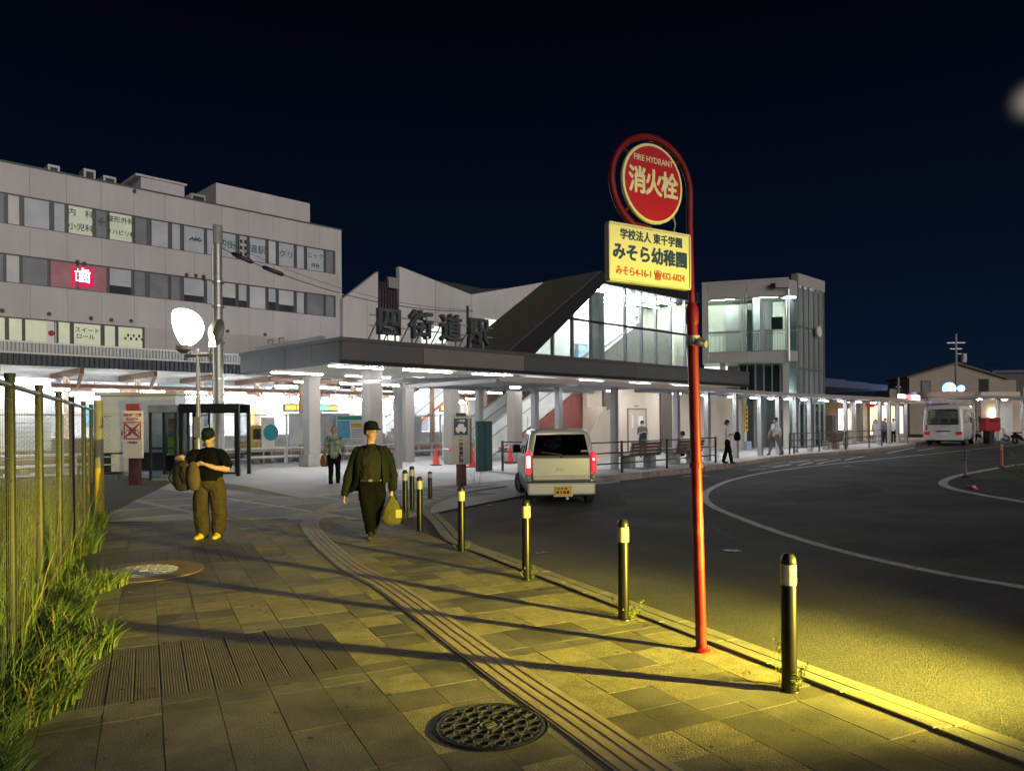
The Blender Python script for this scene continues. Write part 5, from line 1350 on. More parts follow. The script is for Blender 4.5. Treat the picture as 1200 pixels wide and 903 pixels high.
def teal(p, w_, z0, z1): MB().lathe([(.001, 0), (.34, 0), (.34, .006), (.001, .006)], 20, M=Matrix.Translation((w_ * .7, -.002, (z0 + z1) / 2)) @ MY).obj('teal_disc', mat('disc_teal', (.01, .25, .36), .5), p)
board(307, 489, 322, 524, 10.6, wp, 'teal_poster', 'white poster stand with a teal half disc near the yellow seats', 'sign', teal)
board(476, 488, 494, 520, 11.0, wp, 'timetable_board', 'white timetable board behind the man in the dark jacket', 'board')
board(519, 497, 541, 534, 5.2, mat('board_cream', (.62, .62, .55), .5, var=.08), 'cream_notice', 'cream notice panel partly behind the pick-up point sign', 'sign')
# yellow platform seats and panel
ys = T('platform_seats', 'row of yellow platform seats with a yellow poster above, left of the teal poster', 'seats', st(S(283, 515, 11.5)[0], 11.5), TH)
for k in range(3):
    MB().box(k * .5, k * .5 + .42, 0, .4, .5, .56).obj('seat', fy_m, ys, bevel=.02); MB().box(k * .5, k * .5 + .42, .36, .42, .57, .95).obj('backrest', fy_m, ys, bevel=.02)
MB().box(.0, 1.5, .15, .22, .40, .495).obj('seat_beam', steel_dark, ys)
for d in (.2, 1.2): MB().box(d - .03, d + .03, .15, .22, .05, .40).obj('leg', steel_dark, ys)
pz_ = MB().box(.5, 1.4, .5, .54, 1.0, 1.65).obj('poster', fy_m, ys); MB().box(.75, 1.1, .49, .498, 1.05, 1.5).obj('poster_figure', ink_k, ys)
# overhead departure displays
for x0, x1, y0, y1, c_, lb in ((333, 358, 473, 482, (1, .25, .02), 'small orange departure display under the platform roof'), (372, 396, 474, 482, (.1, 1, .2), 'green and orange departure display under the platform roof'), (516, 526, 474, 482, (1, .5, .1), 'orange hanging platform sign right of the steel posts')):
    o_ = 24.0; a_, z1 = S(x0, y0, o_); b_, z0 = S(x1, y1, o_)
    t = T('departure_display', lb, 'display', st(a_, o_), TH, 'hanging platform displays')
    MB().box(0, b_ - a_, 0, .2, z0, z1).obj('housing', black_plastic, t)
    MB().box(.08, (b_ - a_) * .55, -.02, -.002, z0 + .1, z1 - .08).obj('screen', mat('led_%d' % x0, (.1, .1, .1), .5, var=0, emit=5, ecol=c_), t)
    MB().box((b_ - a_) * .6, (b_ - a_) - .08, -.02, -.002, z0 + .1, z1 - .08).obj('screen', mat('led_orange', (.1, .1, .1), .5, var=0, emit=4, ecol=(1, .3, .05)), t)
    for d in (.1, b_ - a_ - .1): MB().box(d - .02, d + .02, .08, .12, z1, 4.7).obj('hanger', steel_grey, t)
# white slatted hut behind the wire fence (far left)
hp = st(-7.5, 13)
hut = T('trackside_hut', 'long white clad hut with horizontal boards beyond the wire fence', 'hut', st(-14, 12.2), TH)
MB().box(0, 9.4, .05, 2.6, .8, 3.3).obj('body', white_part, hut); MB().box(-.1, 9.5, -.02, 2.7, .04, .8).obj('plinth', concrete, hut)
hb = MB().box(0, 9.4, 0, .045, 0, .15).mesh('cladding_board', mat('cladding', (.66, .68, .70), .55, var=.08, island=.06))
for k in range(15): link('cladding_board', hb, hut, (0, 0, .82 + k * .165))
MB().box(-.15, 9.55, -.12, 2.8, 3.31, 3.42).obj('roof', steel_grey, hut)
for s_ in (4.5, 6.6): MB().box(s_, s_ + .9, -.05, -.002, 1.7, 2.6).obj('window', mat('hut_pane', (.3, .42, .45), .2, emit=.25, ecol=(.7, .95, 1)), hut)
for s_ in (5.0, 8.0): MB().box(s_, s_ + 1.2, -.35, -.25, 3.15, 3.22).obj('light_tube', white_lamp, hut)
# ============================================================ VEHICLES
def rrect(hw, y0, y1, r, ny=(0, .04, .30, .34, .60, .64, .95, 1), k=5):
    """outline of a rounded box seen from above, starting at the rear right and running anticlockwise from below"""
    p = []; tags = []
    def arc(cx, cy, a0):
        for i in range(k):
            a_ = a0 + PI / 2 * i / (k - 1); p.append((cx + r * math.cos(a_), cy + r * math.sin(a_)))
    # rear edge left -> right
    L = []
    L += [(-(hw - r) + 2 * (hw - r) * t, y0) for t in (0, .5, 1)]
    for i in range(1, k): a_ = -PI / 2 + PI / 2 * i / k; L.append((hw - r + r * math.cos(a_), y0 + r + r * math.sin(a_)))
    L += [(hw, y0 + r + (y1 - y0 - 2 * r) * t) for t in ny]
    for i in range(1, k): a_ = PI / 2 * i / k; L.append((hw - r + r * math.cos(a_), y1 - r + r * math.sin(a_)))
    L += [((hw - r) - 2 * (hw - r) * t, y1) for t in (0, .5, 1)]
    for i in range(1, k): a_ = PI / 2 + PI / 2 * i / k; L.append((-(hw - r) + r * math.cos(a_), y1 - r + r * math.sin(a_)))
    L += [(-hw, y1 - r - (y1 - y0 - 2 * r) * t) for t in [1 - q for q in ny][::-1]]
    for i in range(1, k): a_ = PI + PI / 2 * i / k; L.append((-(hw - r) + r * math.cos(a_), y0 + r + r * math.sin(a_)))
    return L
NYD = (0, .04, .30, .34, .60, .64, .95, 1)
def seg_tags(k=5, ny=NYD, side_glass=((1, 2), (3, 4), (5, 6))):
    t = ['rear', 'rear'] + ['c'] * k
    n = len(ny)
    t += [('sg' if (i, i + 1) in side_glass else 'pillar') for i in range(n - 1)] + ['c'] * k + ['front', 'front'] + ['c'] * k
    # left side runs front to back
    t += [('sg' if (n - 2 - i, n - 1 - i) in side_glass else 'pillar') for i in range(n - 1)] + ['c'] * k
    return t
def loft_body(loops, glass_rows, body_name, mats, parent, glass_mat, ny=NYD, side_glass=((1, 2), (3, 4), (5, 6)), rear_row=None):
    rings = [[Vector((x, y, z)) for x, y in rrect(hw, y0, y1, r, ny)] for (z, hw, y0, y1, r) in loops]
    n = len(rings[0]); tg = seg_tags(5, ny, side_glass)
    body = MB(); gl = {'rear': MB(), 'front': MB(), 'side': MB()}
    for i in range(len(rings) - 1):
        for j in range(n):
            q = [rings[i][j], rings[i][(j + 1) % n], rings[i + 1][(j + 1) % n], rings[i + 1][j]]
            t_ = tg[j % len(tg)]
            if i in glass_rows and t_ in ('rear', 'front', 'sg'):
                gl['side' if t_ == 'sg' else t_].add(q, [(0, 1, 2, 3)])
            else: body.add(q, [(0, 1, 2, 3)])
    body.add(rings[-1], [tuple(range(n))]); body.add(rings[0], [tuple(range(n))[::-1]])
    me = body.mesh(body_name, mats)
    bm = bmesh.new(); bm.from_mesh(me); bmesh.ops.remove_doubles(bm, verts=bm.verts, dist=.0005); bmesh.ops.recalc_face_normals(bm, faces=bm.faces); bm.to_mesh(me); bm.free()
    me.polygons.foreach_set('use_smooth', [True] * len(me.polygons)); me.set_sharp_from_angle(angle=rad(40))
    b = link(body_name, me, parent)
    so_m = b.modifiers.new('skin', 'SOLIDIFY'); so_m.thickness = .02; so_m.offset = -1
    for k_, nm_ in (('rear', 'rear_window'), ('front', 'windscreen'), ('side', 'side_windows')):
        gl[k_].obj(nm_, glass_mat, parent, smooth=False, fix=False)
    return b
tyre_m = mat('tyre', (.014, .014, .014), .8, var=.1); rim_m = mat('rim', (.35, .35, .35), .35, .8)
def wheel(parent, x, y, r, w_, turn=0):
    M = Matrix.Translation((x, y, r)) @ Matrix.Rotation(turn, 4, 'Z') @ Matrix.Rotation(PI / 2, 4, 'Y')
    o = MB().lathe([(r * .62, -w_ / 2), (r * .93, -w_ / 2), (r, -w_ / 2 + .02), (r, w_ / 2 - .02), (r * .93, w_ / 2), (r * .62, w_ / 2)], 24, M=M, cap=False).obj('wheel', tyre_m, parent, smooth=True)
    MB().lathe([(.001, w_ / 2 - .04), (r * .25, w_ / 2 - .02), (r * .60, w_ / 2 - .03), (r * .63, w_ / 2)], 24, M=M, cap=False).obj('rim', rim_m, o, smooth=True)
    MB().lathe([(r * .62, -w_ / 2 + .01), (.001, -w_ / 2 + .02)], 24, M=M, cap=False).obj('hub', steel_dark, o)
    return o
car_w = mat('car_paint_silver', (.58, .585, .55), .28, .15, var=.03, coat=.5)
car_gl = glass('car_glass', (.15, .165, .17), .2)
tail_on = mat('tail_lamp_on', (.5, .01, .02), .3, var=0, emit=2.6, ecol=(1, .012, .035)); tail_hot = mat('tail_lamp_hot', (1, .5, .5), .3, var=0, emit=9, ecol=(1, .45, .38)); tail_dim = mat('tail_lamp_dim', (.5, .01, .02), .3, var=0, emit=1.1, ecol=(1, .012, .05))
plate_y = mat('plate_yellow', (.75, .42, .03), .5, var=.05)
vr = G(657, 592, ZR)
van = T('minivan', 'boxy silver kei car seen from behind with glowing red tail lamps', 'car', (vr.x + .02, vr.y, ZR), rad(2.6))
loops = [(.20, .66, .10, 3.30, .12), (.27, .705, .03, 3.37, .14), (.47, .725, .0, 3.38, .14), (.50, .735, .015, 3.375, .14), (.85, .735, .02, 3.36, .15), (.98, .725, .035, 3.30, .16), (1.02, .715, .05, 2.72, .13), (1.46, .630, .155, 2.02, .125), (1.53, .585, .19, 1.92, .18), (1.57, .50, .27, 1.82, .20)]
loft_body(loops, (6,), 'body', car_w, van, car_gl)
b = MB(); b.box(-.70, .70, -.055, .10, .22, .47); b.obj('rear_bumper', car_w, van, bevel=.035)
MB().box(-.60, .60, -.012, .03, .515, .985).obj('tailgate', car_w, van, bevel=.03)
MB().box(-.612, .612, -.004, .028, .505, .982).obj('tailgate_gap', black_matte, van)
MB().box(-.715, .715, -.02, .02, .473, .497).obj('bumper_gap', black_matte, van)
MB().bar((.02, -.0, 1.05), (-.42, .02, 1.10), .02, .02).obj('wiper', black_plastic, van)
MB().box(-.60, .60, .028, .052, .985, 1.03).obj('window_seal', black_plastic, van)
MB().box(-.585, .585, -.030, -.010, .53, .62).obj('tailgate_strip', mat('car_silver_dull', (.48, .46, .42), .4, .2), van, bevel=.01)
MB().box(-.10, .06, -.028, -.010, .725, .775).obj('tailgate_handle', car_w, van, bevel=.008)
for dx, w_ in ((.36, .06), (.44, .05), (.50, .06)): MB().box(dx, dx + w_, -.020, -.010, .69, .73).obj('badge', rim_m, van)
MB().lathe([(.001, 0), (.018, 0), (.014, .05), (.001, .06)], 10, M=Matrix.Translation((.02, .02, 1.0)) @ Matrix.Rotation(PI / 2, 4, 'X')).obj('wiper_pivot', black_plastic, van)
pl2 = MB().box(-.14, .20, -.085, -.058, .215, .40).obj('number_plate', plate_y, van, bevel=.004)
MB().box(-.165, .225, -.060, -.056, .19, .425).obj('plate_frame', mat('frame_white', (.6, .58, .45), .4), pl2)
for x0, w_, z0, h in ((-.10, .05, .34, .03), (-.02, .04, .34, .03), (.05, .06, .34, .03), (-.11, .05, .25, .06), (-.03, .03, .25, .06), (.03, .05, .25, .06), (.10, .05, .25, .06)):
    MB().box(x0, x0 + w_, -.0875, -.0855, z0, z0 + h).obj('plate_mark', ink_k, pl2)
for sx_, hot in ((-1, True), (1, False)):
    lm = MB().box(sx_ * .675 - .058, sx_ * .675 + .058, -.01, .14, .66, 1.10).obj('tail_lamp', tail_on if hot else tail_dim, van, bevel=.03)
    if hot: MB().box(sx_ * .675 - .035, sx_ * .675 + .03, -.022, -.011, .78, 1.02).obj('lamp_core', tail_hot, lm, bevel=.01)
    else: MB().box(sx_ * .675 - .02, sx_ * .675 + .015, -.022, -.011, .93, .97).obj('lamp_core', tail_hot, lm)
    MB().box(sx_ * .675 - .05, sx_ * .675 + .05, -.008, .12, .53, .655).obj('lamp_lens', mat('lens_clear', (.3, .28, .26), .2), van, bevel=.02)
for sx_ in (-1, 1):
    m_ = MB().box(sx_ * .80 - .09, sx_ * .80 + .09, 2.38, 2.48, 1.0, 1.20).obj('mirror', mat('mirror_dark', (.05, .012, .012), .4), van, bevel=.03)
    wheel(van, sx_ * .635, .55, .265, .16); wheel(van, sx_ * .655, 2.85, .265, .16, rad(22))
    wa = MB(); wa.lathe([(.30, -.02), (.30, .03), (.32, .03), (.32, -.02)], 24, M=Matrix.Translation((sx_ * .70, 2.85, .265)) @ Matrix.Rotation(PI / 2, 4, 'Y'), cap=False); wa.obj('wheel_arch', black_plastic, van)
MB().box(-.62, .62, .35, 3.0, .14, .21).obj('underbody', black_matte, van)
MB().tube([(.12, -.03, .15), (.12, .25, .15)], .028, 10).obj('exhaust', galv, van, smooth=True)
MB().box(-.62, .62, .06, 2.6, .55, .62).obj('cabin_floor', black_matte, van)
for sx_ in (-.32, .32):
    sg = MB().box(sx_ - .24, sx_ + .24, 1.75, 1.90, .62, 1.14).obj('seat_back', black_matte, van, bevel=.05)
    MB().box(sx_ - .11, sx_ + .11, 1.77, 1.87, 1.16, 1.34).obj('headrest', black_matte, sg, bevel=.03)
MB().box(-.56, .56, .9, 1.02, .62, 1.02).obj('rear_seat', black_matte, van, bevel=.04)
MB().tube([(.32 + .18 * math.cos(2 * PI * k / 20), 2.36 - .05 * math.sin(2 * PI * k / 20), .98 + .17 * math.sin(2 * PI * k / 20)) for k in range(20)], .014, 6, closed=True).obj('steering_wheel', black_plastic, van)
MB().box(-.62, .62, 2.45, 2.75, .9, 1.03).obj('dashboard', black_matte, van, bevel=.03)
MB().box(-.09, .09, 2.0, 2.05, 1.33, 1.40).obj('interior_mirror', black_plastic, van)
MB().box(.42, .56, .07, .085, 1.04, 1.13).obj('window_sticker', mat('sticker_tan', (.5, .45, .3), .5), van)
MB().tube([(-.55, 2.1, 1.50), (-.56, 1.9, 1.85)], .005, 5).obj('aerial', black_plastic, van)

# ---- the waiting car whose headlights light the pavement: same kind of car, facing up the road
# ---- bus at the far stop
bq = G(1105, 522.5, ZR)
bus = T('bus', 'white microbus with curtained rear window waiting at the far stop', 'bus', (bq.x, bq.y, ZR), math.atan2(-A.x, A.y) + rad(8)); bus.scale = (1.12, 1.12, 1.08)
bw_ = mat('bus_white', (.70, .69, .68), .35, .05, var=.04, coat=.4)
NB = (0, .03, .16, .18, .31, .33, .46, .48, .61, .63, .76, .78, .93, 1)
lo = [(.35, .93, .05, 6.3, .15), (.45, .985, .0, 6.38, .2), (.80, 1.015, -.02, 6.40, .2), (.84, 1.02, .0, 6.40, .2), (1.35, 1.02, .02, 6.36, .22), (2.12, .97, .09, 6.10, .24), (2.35, .93, .14, 5.9, .26), (2.48, .80, .28, 5.7, .30), (2.52, .6, .5, 5.4, .3)]
loft_body(lo, (4,), 'body', bw_, bus, glass('bus_glass', (.42, .45, .44), .12), NB, tuple((i, i + 1) for i in range(1, 12, 2)))
MB().box(-.66, .66, .055, .072, 2.12, 2.17).obj('window_trim', black_plastic, bus); MB().box(-.76, .76, -.004, .03, 1.26, 1.345).obj('window_trim', black_plastic, bus)
MB().box(-.012, .012, .035, .075, 1.35, 2.12).obj('window_bar', black_plastic, bus)
MB().box(-1.0, 1.0, -.07, .2, .34, .56).obj('rear_bumper', bw_, bus, bevel=.05)
for sx_ in (-1, 1):
    MB().box(sx_ * .80 - .15, sx_ * .80 + .15, -.045, .02, .66, .86).obj('tail_lamp', mat('bus_lamp', (.35, .01, .02), .25, var=0, emit=.15, ecol=(1, .02, .05)), bus, bevel=.01)
    for y in (1.4, 5.0): wheel(bus, sx_ * .88, y, .37, .22)
MB().box(-.85, -.77, -.02, .0, .95, 1.25).obj('rear_vent', ink_r, bus); MB().box(-.16, .24, -.06, -.022, .62, .82).obj('number_plate', white_part, bus); MB().box(-.3, .36, -.05, -.022, .86, .92).obj('garnish', steel_dark, bus)
MB().tube([(-.1, -.01, 1.12), (0, -.015, 1.17), (.1, -.01, 1.12)], .012, 6).obj('emblem', rim_m, bus)
MB().box(-.35, .35, .12, .5, 2.50, 2.58).obj('roof_vent', bw_, bus, bevel=.03); MB().box(-.9, .9, .5, 5.5, .25, .36).obj('underbody', black_matte, bus)
MB().box(-.8, .8, .3, 6.0, .9, .95).obj('cabin_floor', steel_grey, bus)
for sx_ in (-.5, 0, .5): MB().box(sx_ - .2, sx_ + .2, .55, .68, .95, 1.62).obj('seat_back', mat('seat_pale', (.45, .47, .42), .7), bus, bevel=.05)
MB().box(-.5, .5, 2.5, 3.2, 2.28, 2.31).obj('cabin_lamp', mat('lamp_bus', (1, 1, 1), .5, var=0, emit=9, ecol=(.9, 1, .85)), bus)
MB().bar((1.0, 5.9, 1.5), (1.28, 6.1, 1.75), .03, .03).obj('mirror_arm', black_plastic, bus); MB().box(1.18, 1.30, 6.05, 6.12, 1.35, 1.75).obj('mirror', black_plastic, bus)
# ============================================================ PEOPLE
def limb_mesh(mb, pts, rs, n=10, ref=None, m=0):
    """closed tapered tube with rounded ends"""
    pts = [Vector(p) for p in pts]
    def rr_(r): return r if isinstance(r, tuple) else (r, r)
    rs = [rr_(r) for r in rs]
    d0 = (pts[0] - pts[1]).normalized(); d1 = (pts[-1] - pts[-2]).normalized()
    m0 = min(rs[0]); m1 = min(rs[-1])
    P2 = [pts[0] + d0 * m0 * .85, pts[0] + d0 * m0 * .5] + pts + [pts[-1] + d1 * m1 * .5, pts[-1] + d1 * m1 * .85]
    R2 = [tuple(q * .45 for q in rs[0]), tuple(q * .84 for q in rs[0])] + rs + [tuple(q * .84 for q in rs[-1]), tuple(q * .45 for q in rs[-1])]
    mb.tube(P2, R2, n, ref=ref)
def smoothpts(pts, rs, sub=3):
    P_, R_ = [], []
    for i in range(len(pts) - 1):
        for k in range(sub):
            t = k / sub; P_.append(Vector(pts[i]).lerp(Vector(pts[i + 1]), t))
            a_, b_ = rs[i], rs[i + 1]
            if not isinstance(a_, tuple): a_ = (a_, a_)
            if not isinstance(b_, tuple): b_ = (b_, b_)
            R_.append(tuple(a_[q] + (b_[q] - a_[q]) * t for q in (0, 1)))
    P_.append(Vector(pts[-1])); r_ = rs[-1]; R_.append(r_ if isinstance(r_, tuple) else (r_, r_))
    return P_, R_
def hand(segs, wrist, dirv, palm_n, side, curl=.5, sc=1.0):
    """palm plus five fingers; dirv = along the hand, palm_n = palm normal, side = towards the thumb"""
    w_ = Vector(wrist); d = Vector(dirv).normalized(); n = Vector(palm_n).normalized(); s_ = Vector(side).normalized()
    segs.append(([w_, w_ + d * .045 * sc, w_ + d * .085 * sc], [(.026 * sc, .018 * sc), (.036 * sc, .016 * sc), (.038 * sc, .014 * sc)], 'skin', tuple(s_)))
    for i, L in enumerate((.062, .072, .068, .052)):
        b_ = w_ + d * .088 * sc + s_ * (.030 - .020 * i) * sc
        k1 = b_ + (d * math.cos(curl) + n * math.sin(curl)) * L * .5 * sc
        k2 = k1 + (d * math.cos(curl * 2.1) + n * math.sin(curl * 2.1)) * L * .5 * sc
        segs.append(([b_, k1, k2], [.0095 * sc, .0088 * sc, .0075 * sc], 'skin', None))
    t0 = w_ + d * .03 * sc + s_ * .026 * sc; t1 = t0 + (d * .6 + s_ * .7 + n * .2).normalized() * .035 * sc; t2 = t1 + (d * .9 + s_ * .2 + n * .4).normalized() * .030 * sc
    segs.append(([t0, t1, t2], [.013 * sc, .0105 * sc, .0085 * sc], 'skin', None))
def make_person(label, loc, rz, segs, mats, voxel=.011, name='person', group=None, hem=.84):
    t = T(name, label, 'person', loc, rz, group)
    mb = MB()
    for pts, rs, tg, ref in segs:
        p_, r_ = smoothpts(pts, rs)
        limb_mesh(mb, p_, r_, 12, ref)
    me = mb.mesh('body_src', mats[0][1])
    o = bpy.data.objects.new('body_src', me); COL.objects.link(o)
    rm = o.modifiers.new('r', 'REMESH'); rm.mode = 'VOXEL'; rm.voxel_size = voxel
    sm = o.modifiers.new('s', 'SMOOTH'); sm.factor = .5; sm.iterations = 3
    bpy.context.view_layer.update()
    m2 = bpy.data.meshes.new_from_object(o.evaluated_get(bpy.context.evaluated_depsgraph_get()))
    bpy.data.objects.remove(o)
    m2.materials.clear(); idx = {}
    for i, (k, m) in enumerate(mats): m2.materials.append(m); idx[k] = i
    sg = []
    for pts, rs, tg, ref in segs:
        for i in range(len(pts) - 1):
            ra = rs[i][0] if isinstance(rs[i], tuple) else rs[i]; rb = min(rs[i + 1]) if isinstance(rs[i + 1], tuple) else rs[i + 1]
            ra2 = rs[i][1] if isinstance(rs[i], tuple) else rs[i]
            sg.append((Vector(pts[i]), Vector(pts[i + 1]), (ra + ra2) / 2, rb, idx[tg]))
    for f in m2.polygons:
        c = f.center; best = 1e9; bi = 0
        for a_, b_, ra, rb, k in sg:
            ab = b_ - a_; tt_ = max(0, min(1, (c - a_).dot(ab) / max(ab.length_squared, 1e-9)))
            dd = (c - (a_ + ab * tt_)).length - ((ra + (rb - ra) * tt_) if 0 < tt_ < 1 else (ra * .8 if tt_ == 0 else rb))
            if dd < best: best = dd; bi = k
        if c.z < hem and abs(c.x) < .2 and bi == idx['top']: bi = idx['bottom']
        f.material_index = bi; f.use_smooth = True
    isk = idx.get('skin', -1); ish = idx.get('shoe', -1); cl_v = [1] * len(m2.vertices)
    for f in m2.polygons:
        if f.material_index in (isk, ish):
            for v in f.vertices: cl_v[v] = 0
    nrm = [v.normal.copy() for v in m2.vertices]
    for v, n_ in zip(m2.vertices, nrm):               # folds in the cloth
        if cl_v[v.index]:
            c = v.co; a_ = noise.noise(Vector((c.x * 7, c.y * 7, c.z * 4.5)) + Vector(loc)); b_ = noise.noise(Vector((c.x * 16 + c.z * 9, c.y * 16, c.z * 13)))
            v.co = c + n_ * (.016 * a_ + .007 * (1 - 2 * abs(b_)))
    link('body', m2, t)
    return t
skin = mat('skin', (.50, .30, .21), .55, var=.08, scale=30)
skin_l = mat('skin_light', (.48, .30, .22), .55, var=.06, scale=30)
hair = mat('hair', (.012, .010, .009), .6, var=.2, scale=60)
def cloth(name, c, bump=.6, bs=14, var=.2): return mat(name, c, .9, spec=.12, var=var, scale=9, bump=bump, bscale=bs)
olive = cloth('trousers_olive', (.058, .043, .020)); blk = cloth('cloth_black', (.004, .004, .005)); dgreen = cloth('jacket_green', (.012, .014, .011)); sweat = cloth('shirt_olive', (.020, .020, .014))
pale = cloth('cloth_white', (.60, .60, .60)); jeans = cloth('jeans', (.05, .06, .075)); grey_c = cloth('cloth_grey', (.14, .14, .15)); navy_c = cloth('cloth_navy', (.02, .025, .04))
shoe_y = mat('shoe_yellow', (.72, .52, .04), .5, var=.1); shoe_d = mat('shoe_dark', (.03, .028, .02), .5); shoe_w = mat('shoe_white', (.5, .48, .42), .6)
X = (1, 0, 0)
def head_segs(h, yaw=0, pitch=0, sc=1.0, sk='skin', cx=0, cy=0):
    """h = height of the chin-to-neck joint; face looks along -Y turned by yaw"""
    R = Matrix.Translation((cx, cy, h)) @ Matrix.Rotation(yaw, 4, 'Z') @ Matrix.Rotation(pitch, 4, 'X')
    f = lambda *p: tuple(R @ Vector(p))
    ax = tuple((R.to_3x3() @ Vector((1, 0, 0))))
    s_ = [([f(0, .015, -.10), f(0, .005, .02)], [.056 * sc, .052 * sc], sk, None),
          ([f(0, -.030, .012), f(0, -.022, .06), f(0, .0, .13), f(0, .008, .195)], [(.045 * sc, .050 * sc), (.065 * sc, .078 * sc), (.075 * sc, .095 * sc), (.060 * sc, .075 * sc)], sk, ax),
          ([f(0, -.092, .105), f(0, -.114, .072)], [.008, .013], sk, None)]
    for q in (-1, 1): s_.append(([f(q * .074, .005, .115), f(q * .078, .010, .085)], [(.012, .02), (.010, .014)], sk, None))
    return s_, R
def cap_obj(t, R, m, brim=True, hat=False):
    prof = [(.096, .146), (.100, .17), (.096, .205), (.078, .238), (.03, .258), (.001, .260)]
    mb = MB(); mb.lathe(prof, 20, M=R @ Matrix.Diagonal((.90, 1.10, 1, 1)), cap=False)
    c = mb.obj('cap', m, t, smooth=True)
    bm = MB()
    if hat:
        bm.lathe([(.096, .155), (.160, .120), (.162, .127), (.098, .165)], 22, M=R @ Matrix.Diagonal((.92, 1.08, 1, 1)), cap=False)
    else:
        n = 12; vs = []; fs = []
        for k in range(n + 1):
            a_ = PI + PI * k / n
            x, y = .080 * math.cos(a_), .10 * math.sin(a_); ext = 1.72 if True else 1
            vs += [R @ Vector((x * 1.12, y * 1.1, .148)), R @ Vector((x * 1.02, y * (1.95 if abs(math.sin(a_)) > .05 else 1.05), .130 - .006 * math.cos(a_) ** 2)), R @ Vector((x * 1.02, y * (1.95 if abs(math.sin(a_)) > .05 else 1.05), .137 - .006 * math.cos(a_) ** 2)), R @ Vector((x * 1.12, y * 1.1, .156))]
        for k in range(n):
            for q in range(4): fs.append((4 * k + q, 4 * k + (q + 1) % 4, 4 * k + 4 + (q + 1) % 4, 4 * k + 4 + q))
        bm.add(vs, fs)
    bm.obj('brim', m, c, smooth=True)
    return c
def hair_obj(t, R, m, back=.12, long=0):
    mb = MB()
    pr_ = [(.070, .085 - long), (.088, .10), (.092, .145), (.092, .200), (.070, .245), (.03, .268), (.001, .272)]
    M = R @ Matrix.Translation((0, .018, 0)) @ Matrix.Diagonal((.92, 1.05, 1, 1))
    n = 20; vs = []; fs = []
    for (r_, z) in pr_:
        for j in range(n):
            a_ = 2 * PI * j / n; front = max(0, -math.sin(a_)); zz = z + (.055 + long) * front * (1 if z < .12 else 0)
            vs.append(M @ Vector((r_ * math.cos(a_), r_ * math.sin(a_), min(zz, .15) if z < .12 else z)))
    for i in range(len(pr_) - 1):
        for j in range(n): fs.append((i * n + j, i * n + (j + 1) % n, (i + 1) * n + (j + 1) % n, (i + 1) * n + j))
    mb.add(vs, fs); return mb.obj('hair', m, t, smooth=True)
def face_bits(t, R, glasses=False, mask=False):
    for q in (-1, 1):
        MB().lathe([(.001, 0), (.009, .002), (.009, .004), (.001, .006)], 8, M=R @ Matrix.Translation((q * .032, -.086, .105)) @ Matrix.Rotation(PI / 2, 4, 'X')).obj('eye', ink_k, t)
        MB().bar(R @ Vector((q * .018, -.092, .124)), R @ Vector((q * .050, -.082, .122)), .006, .006).obj('eyebrow', hair, t)
    MB().bar(R @ Vector((-.022, -.092, .040)), R @ Vector((.022, -.092, .040)), .006, .007).obj('mouth', mat('lip', (.20, .07, .06), .5), t)
    if glasses:
        for q in (-1, 1): MB().tube([R @ Vector((q * .034 + .025 * math.cos(2 * PI * k / 14), -.103 - .004 * abs(math.cos(2 * PI * k / 14)), .104 + .019 * math.sin(2 * PI * k / 14))) for k in range(14)], .0025, 4, closed=True).obj('glasses_rim', alu, t)
        MB().bar(R @ Vector((-.010, -.104, .106)), R @ Vector((.010, -.104, .106)), .004, .004).obj('glasses_bridge', alu, t)
        for q in (-1, 1): MB().bar(R @ Vector((q * .060, -.10, .108)), R @ Vector((q * .078, .0, .108)), .003, .004).obj('glasses_arm', alu, t)
    if mask:
        MB().lathe([(.058, -.035), (.062, .0), (.052, .035)], 16, M=R @ Matrix.Translation((0, -.048, .052)) @ Matrix.Diagonal((1, .95, 1, 1))).obj('face_mask', white_part, t, smooth=True)

# ---- man on the left, digging in his bag
mp = G(246, 631)
segs = []
hs, Rh = head_segs(1.39, rad(8), rad(16), 1.0)
segs += hs
segs += [([(0, .01, .86), (0, .01, 1.02), (0, .0, 1.18), (0, .01, 1.275)], [(.185, .135), (.195, .14), (.200, .13), (.155, .09)], 'top', X),
         ([(-.155, .01, 1.265), (-.22, -.02, 1.24), (-.285, -.06, 1.155)], [.066, .080, .080], 'top', None), ([(.155, .01, 1.265), (.215, -.01, 1.22), (.265, -.01, 1.10)], [.066, .080, .080], 'top', None),
         # right arm (viewer's left) raised out and folded into the bag
         ([(-.27, -.05, 1.17), (-.37, -.10, 1.205), (-.42, -.13, 1.19)], [.048, .046, .042], 'skin', None), ([(-.42, -.13, 1.19), (-.30, -.21, 1.16), (-.20, -.245, 1.10)], [.042, .036, .028], 'skin', None),
         ([(.26, -.01, 1.11), (.285, -.04, 1.03)], [.052, .046], 'skin', None), ([(.285, -.04, 1.03), (.18, -.19, 1.06), (.07, -.245, 1.11)], [.044, .036, .027], 'skin', None)]
hand(segs, (-.195, -.245, 1.10), (.55, -.15, -.8), (.5, .5, 0), (.6, -.5, .3), .5); hand(segs, (.065, -.247, 1.11), (-.95, -.1, .2), (0, .3, -1), (0, -.6, .8), .5)
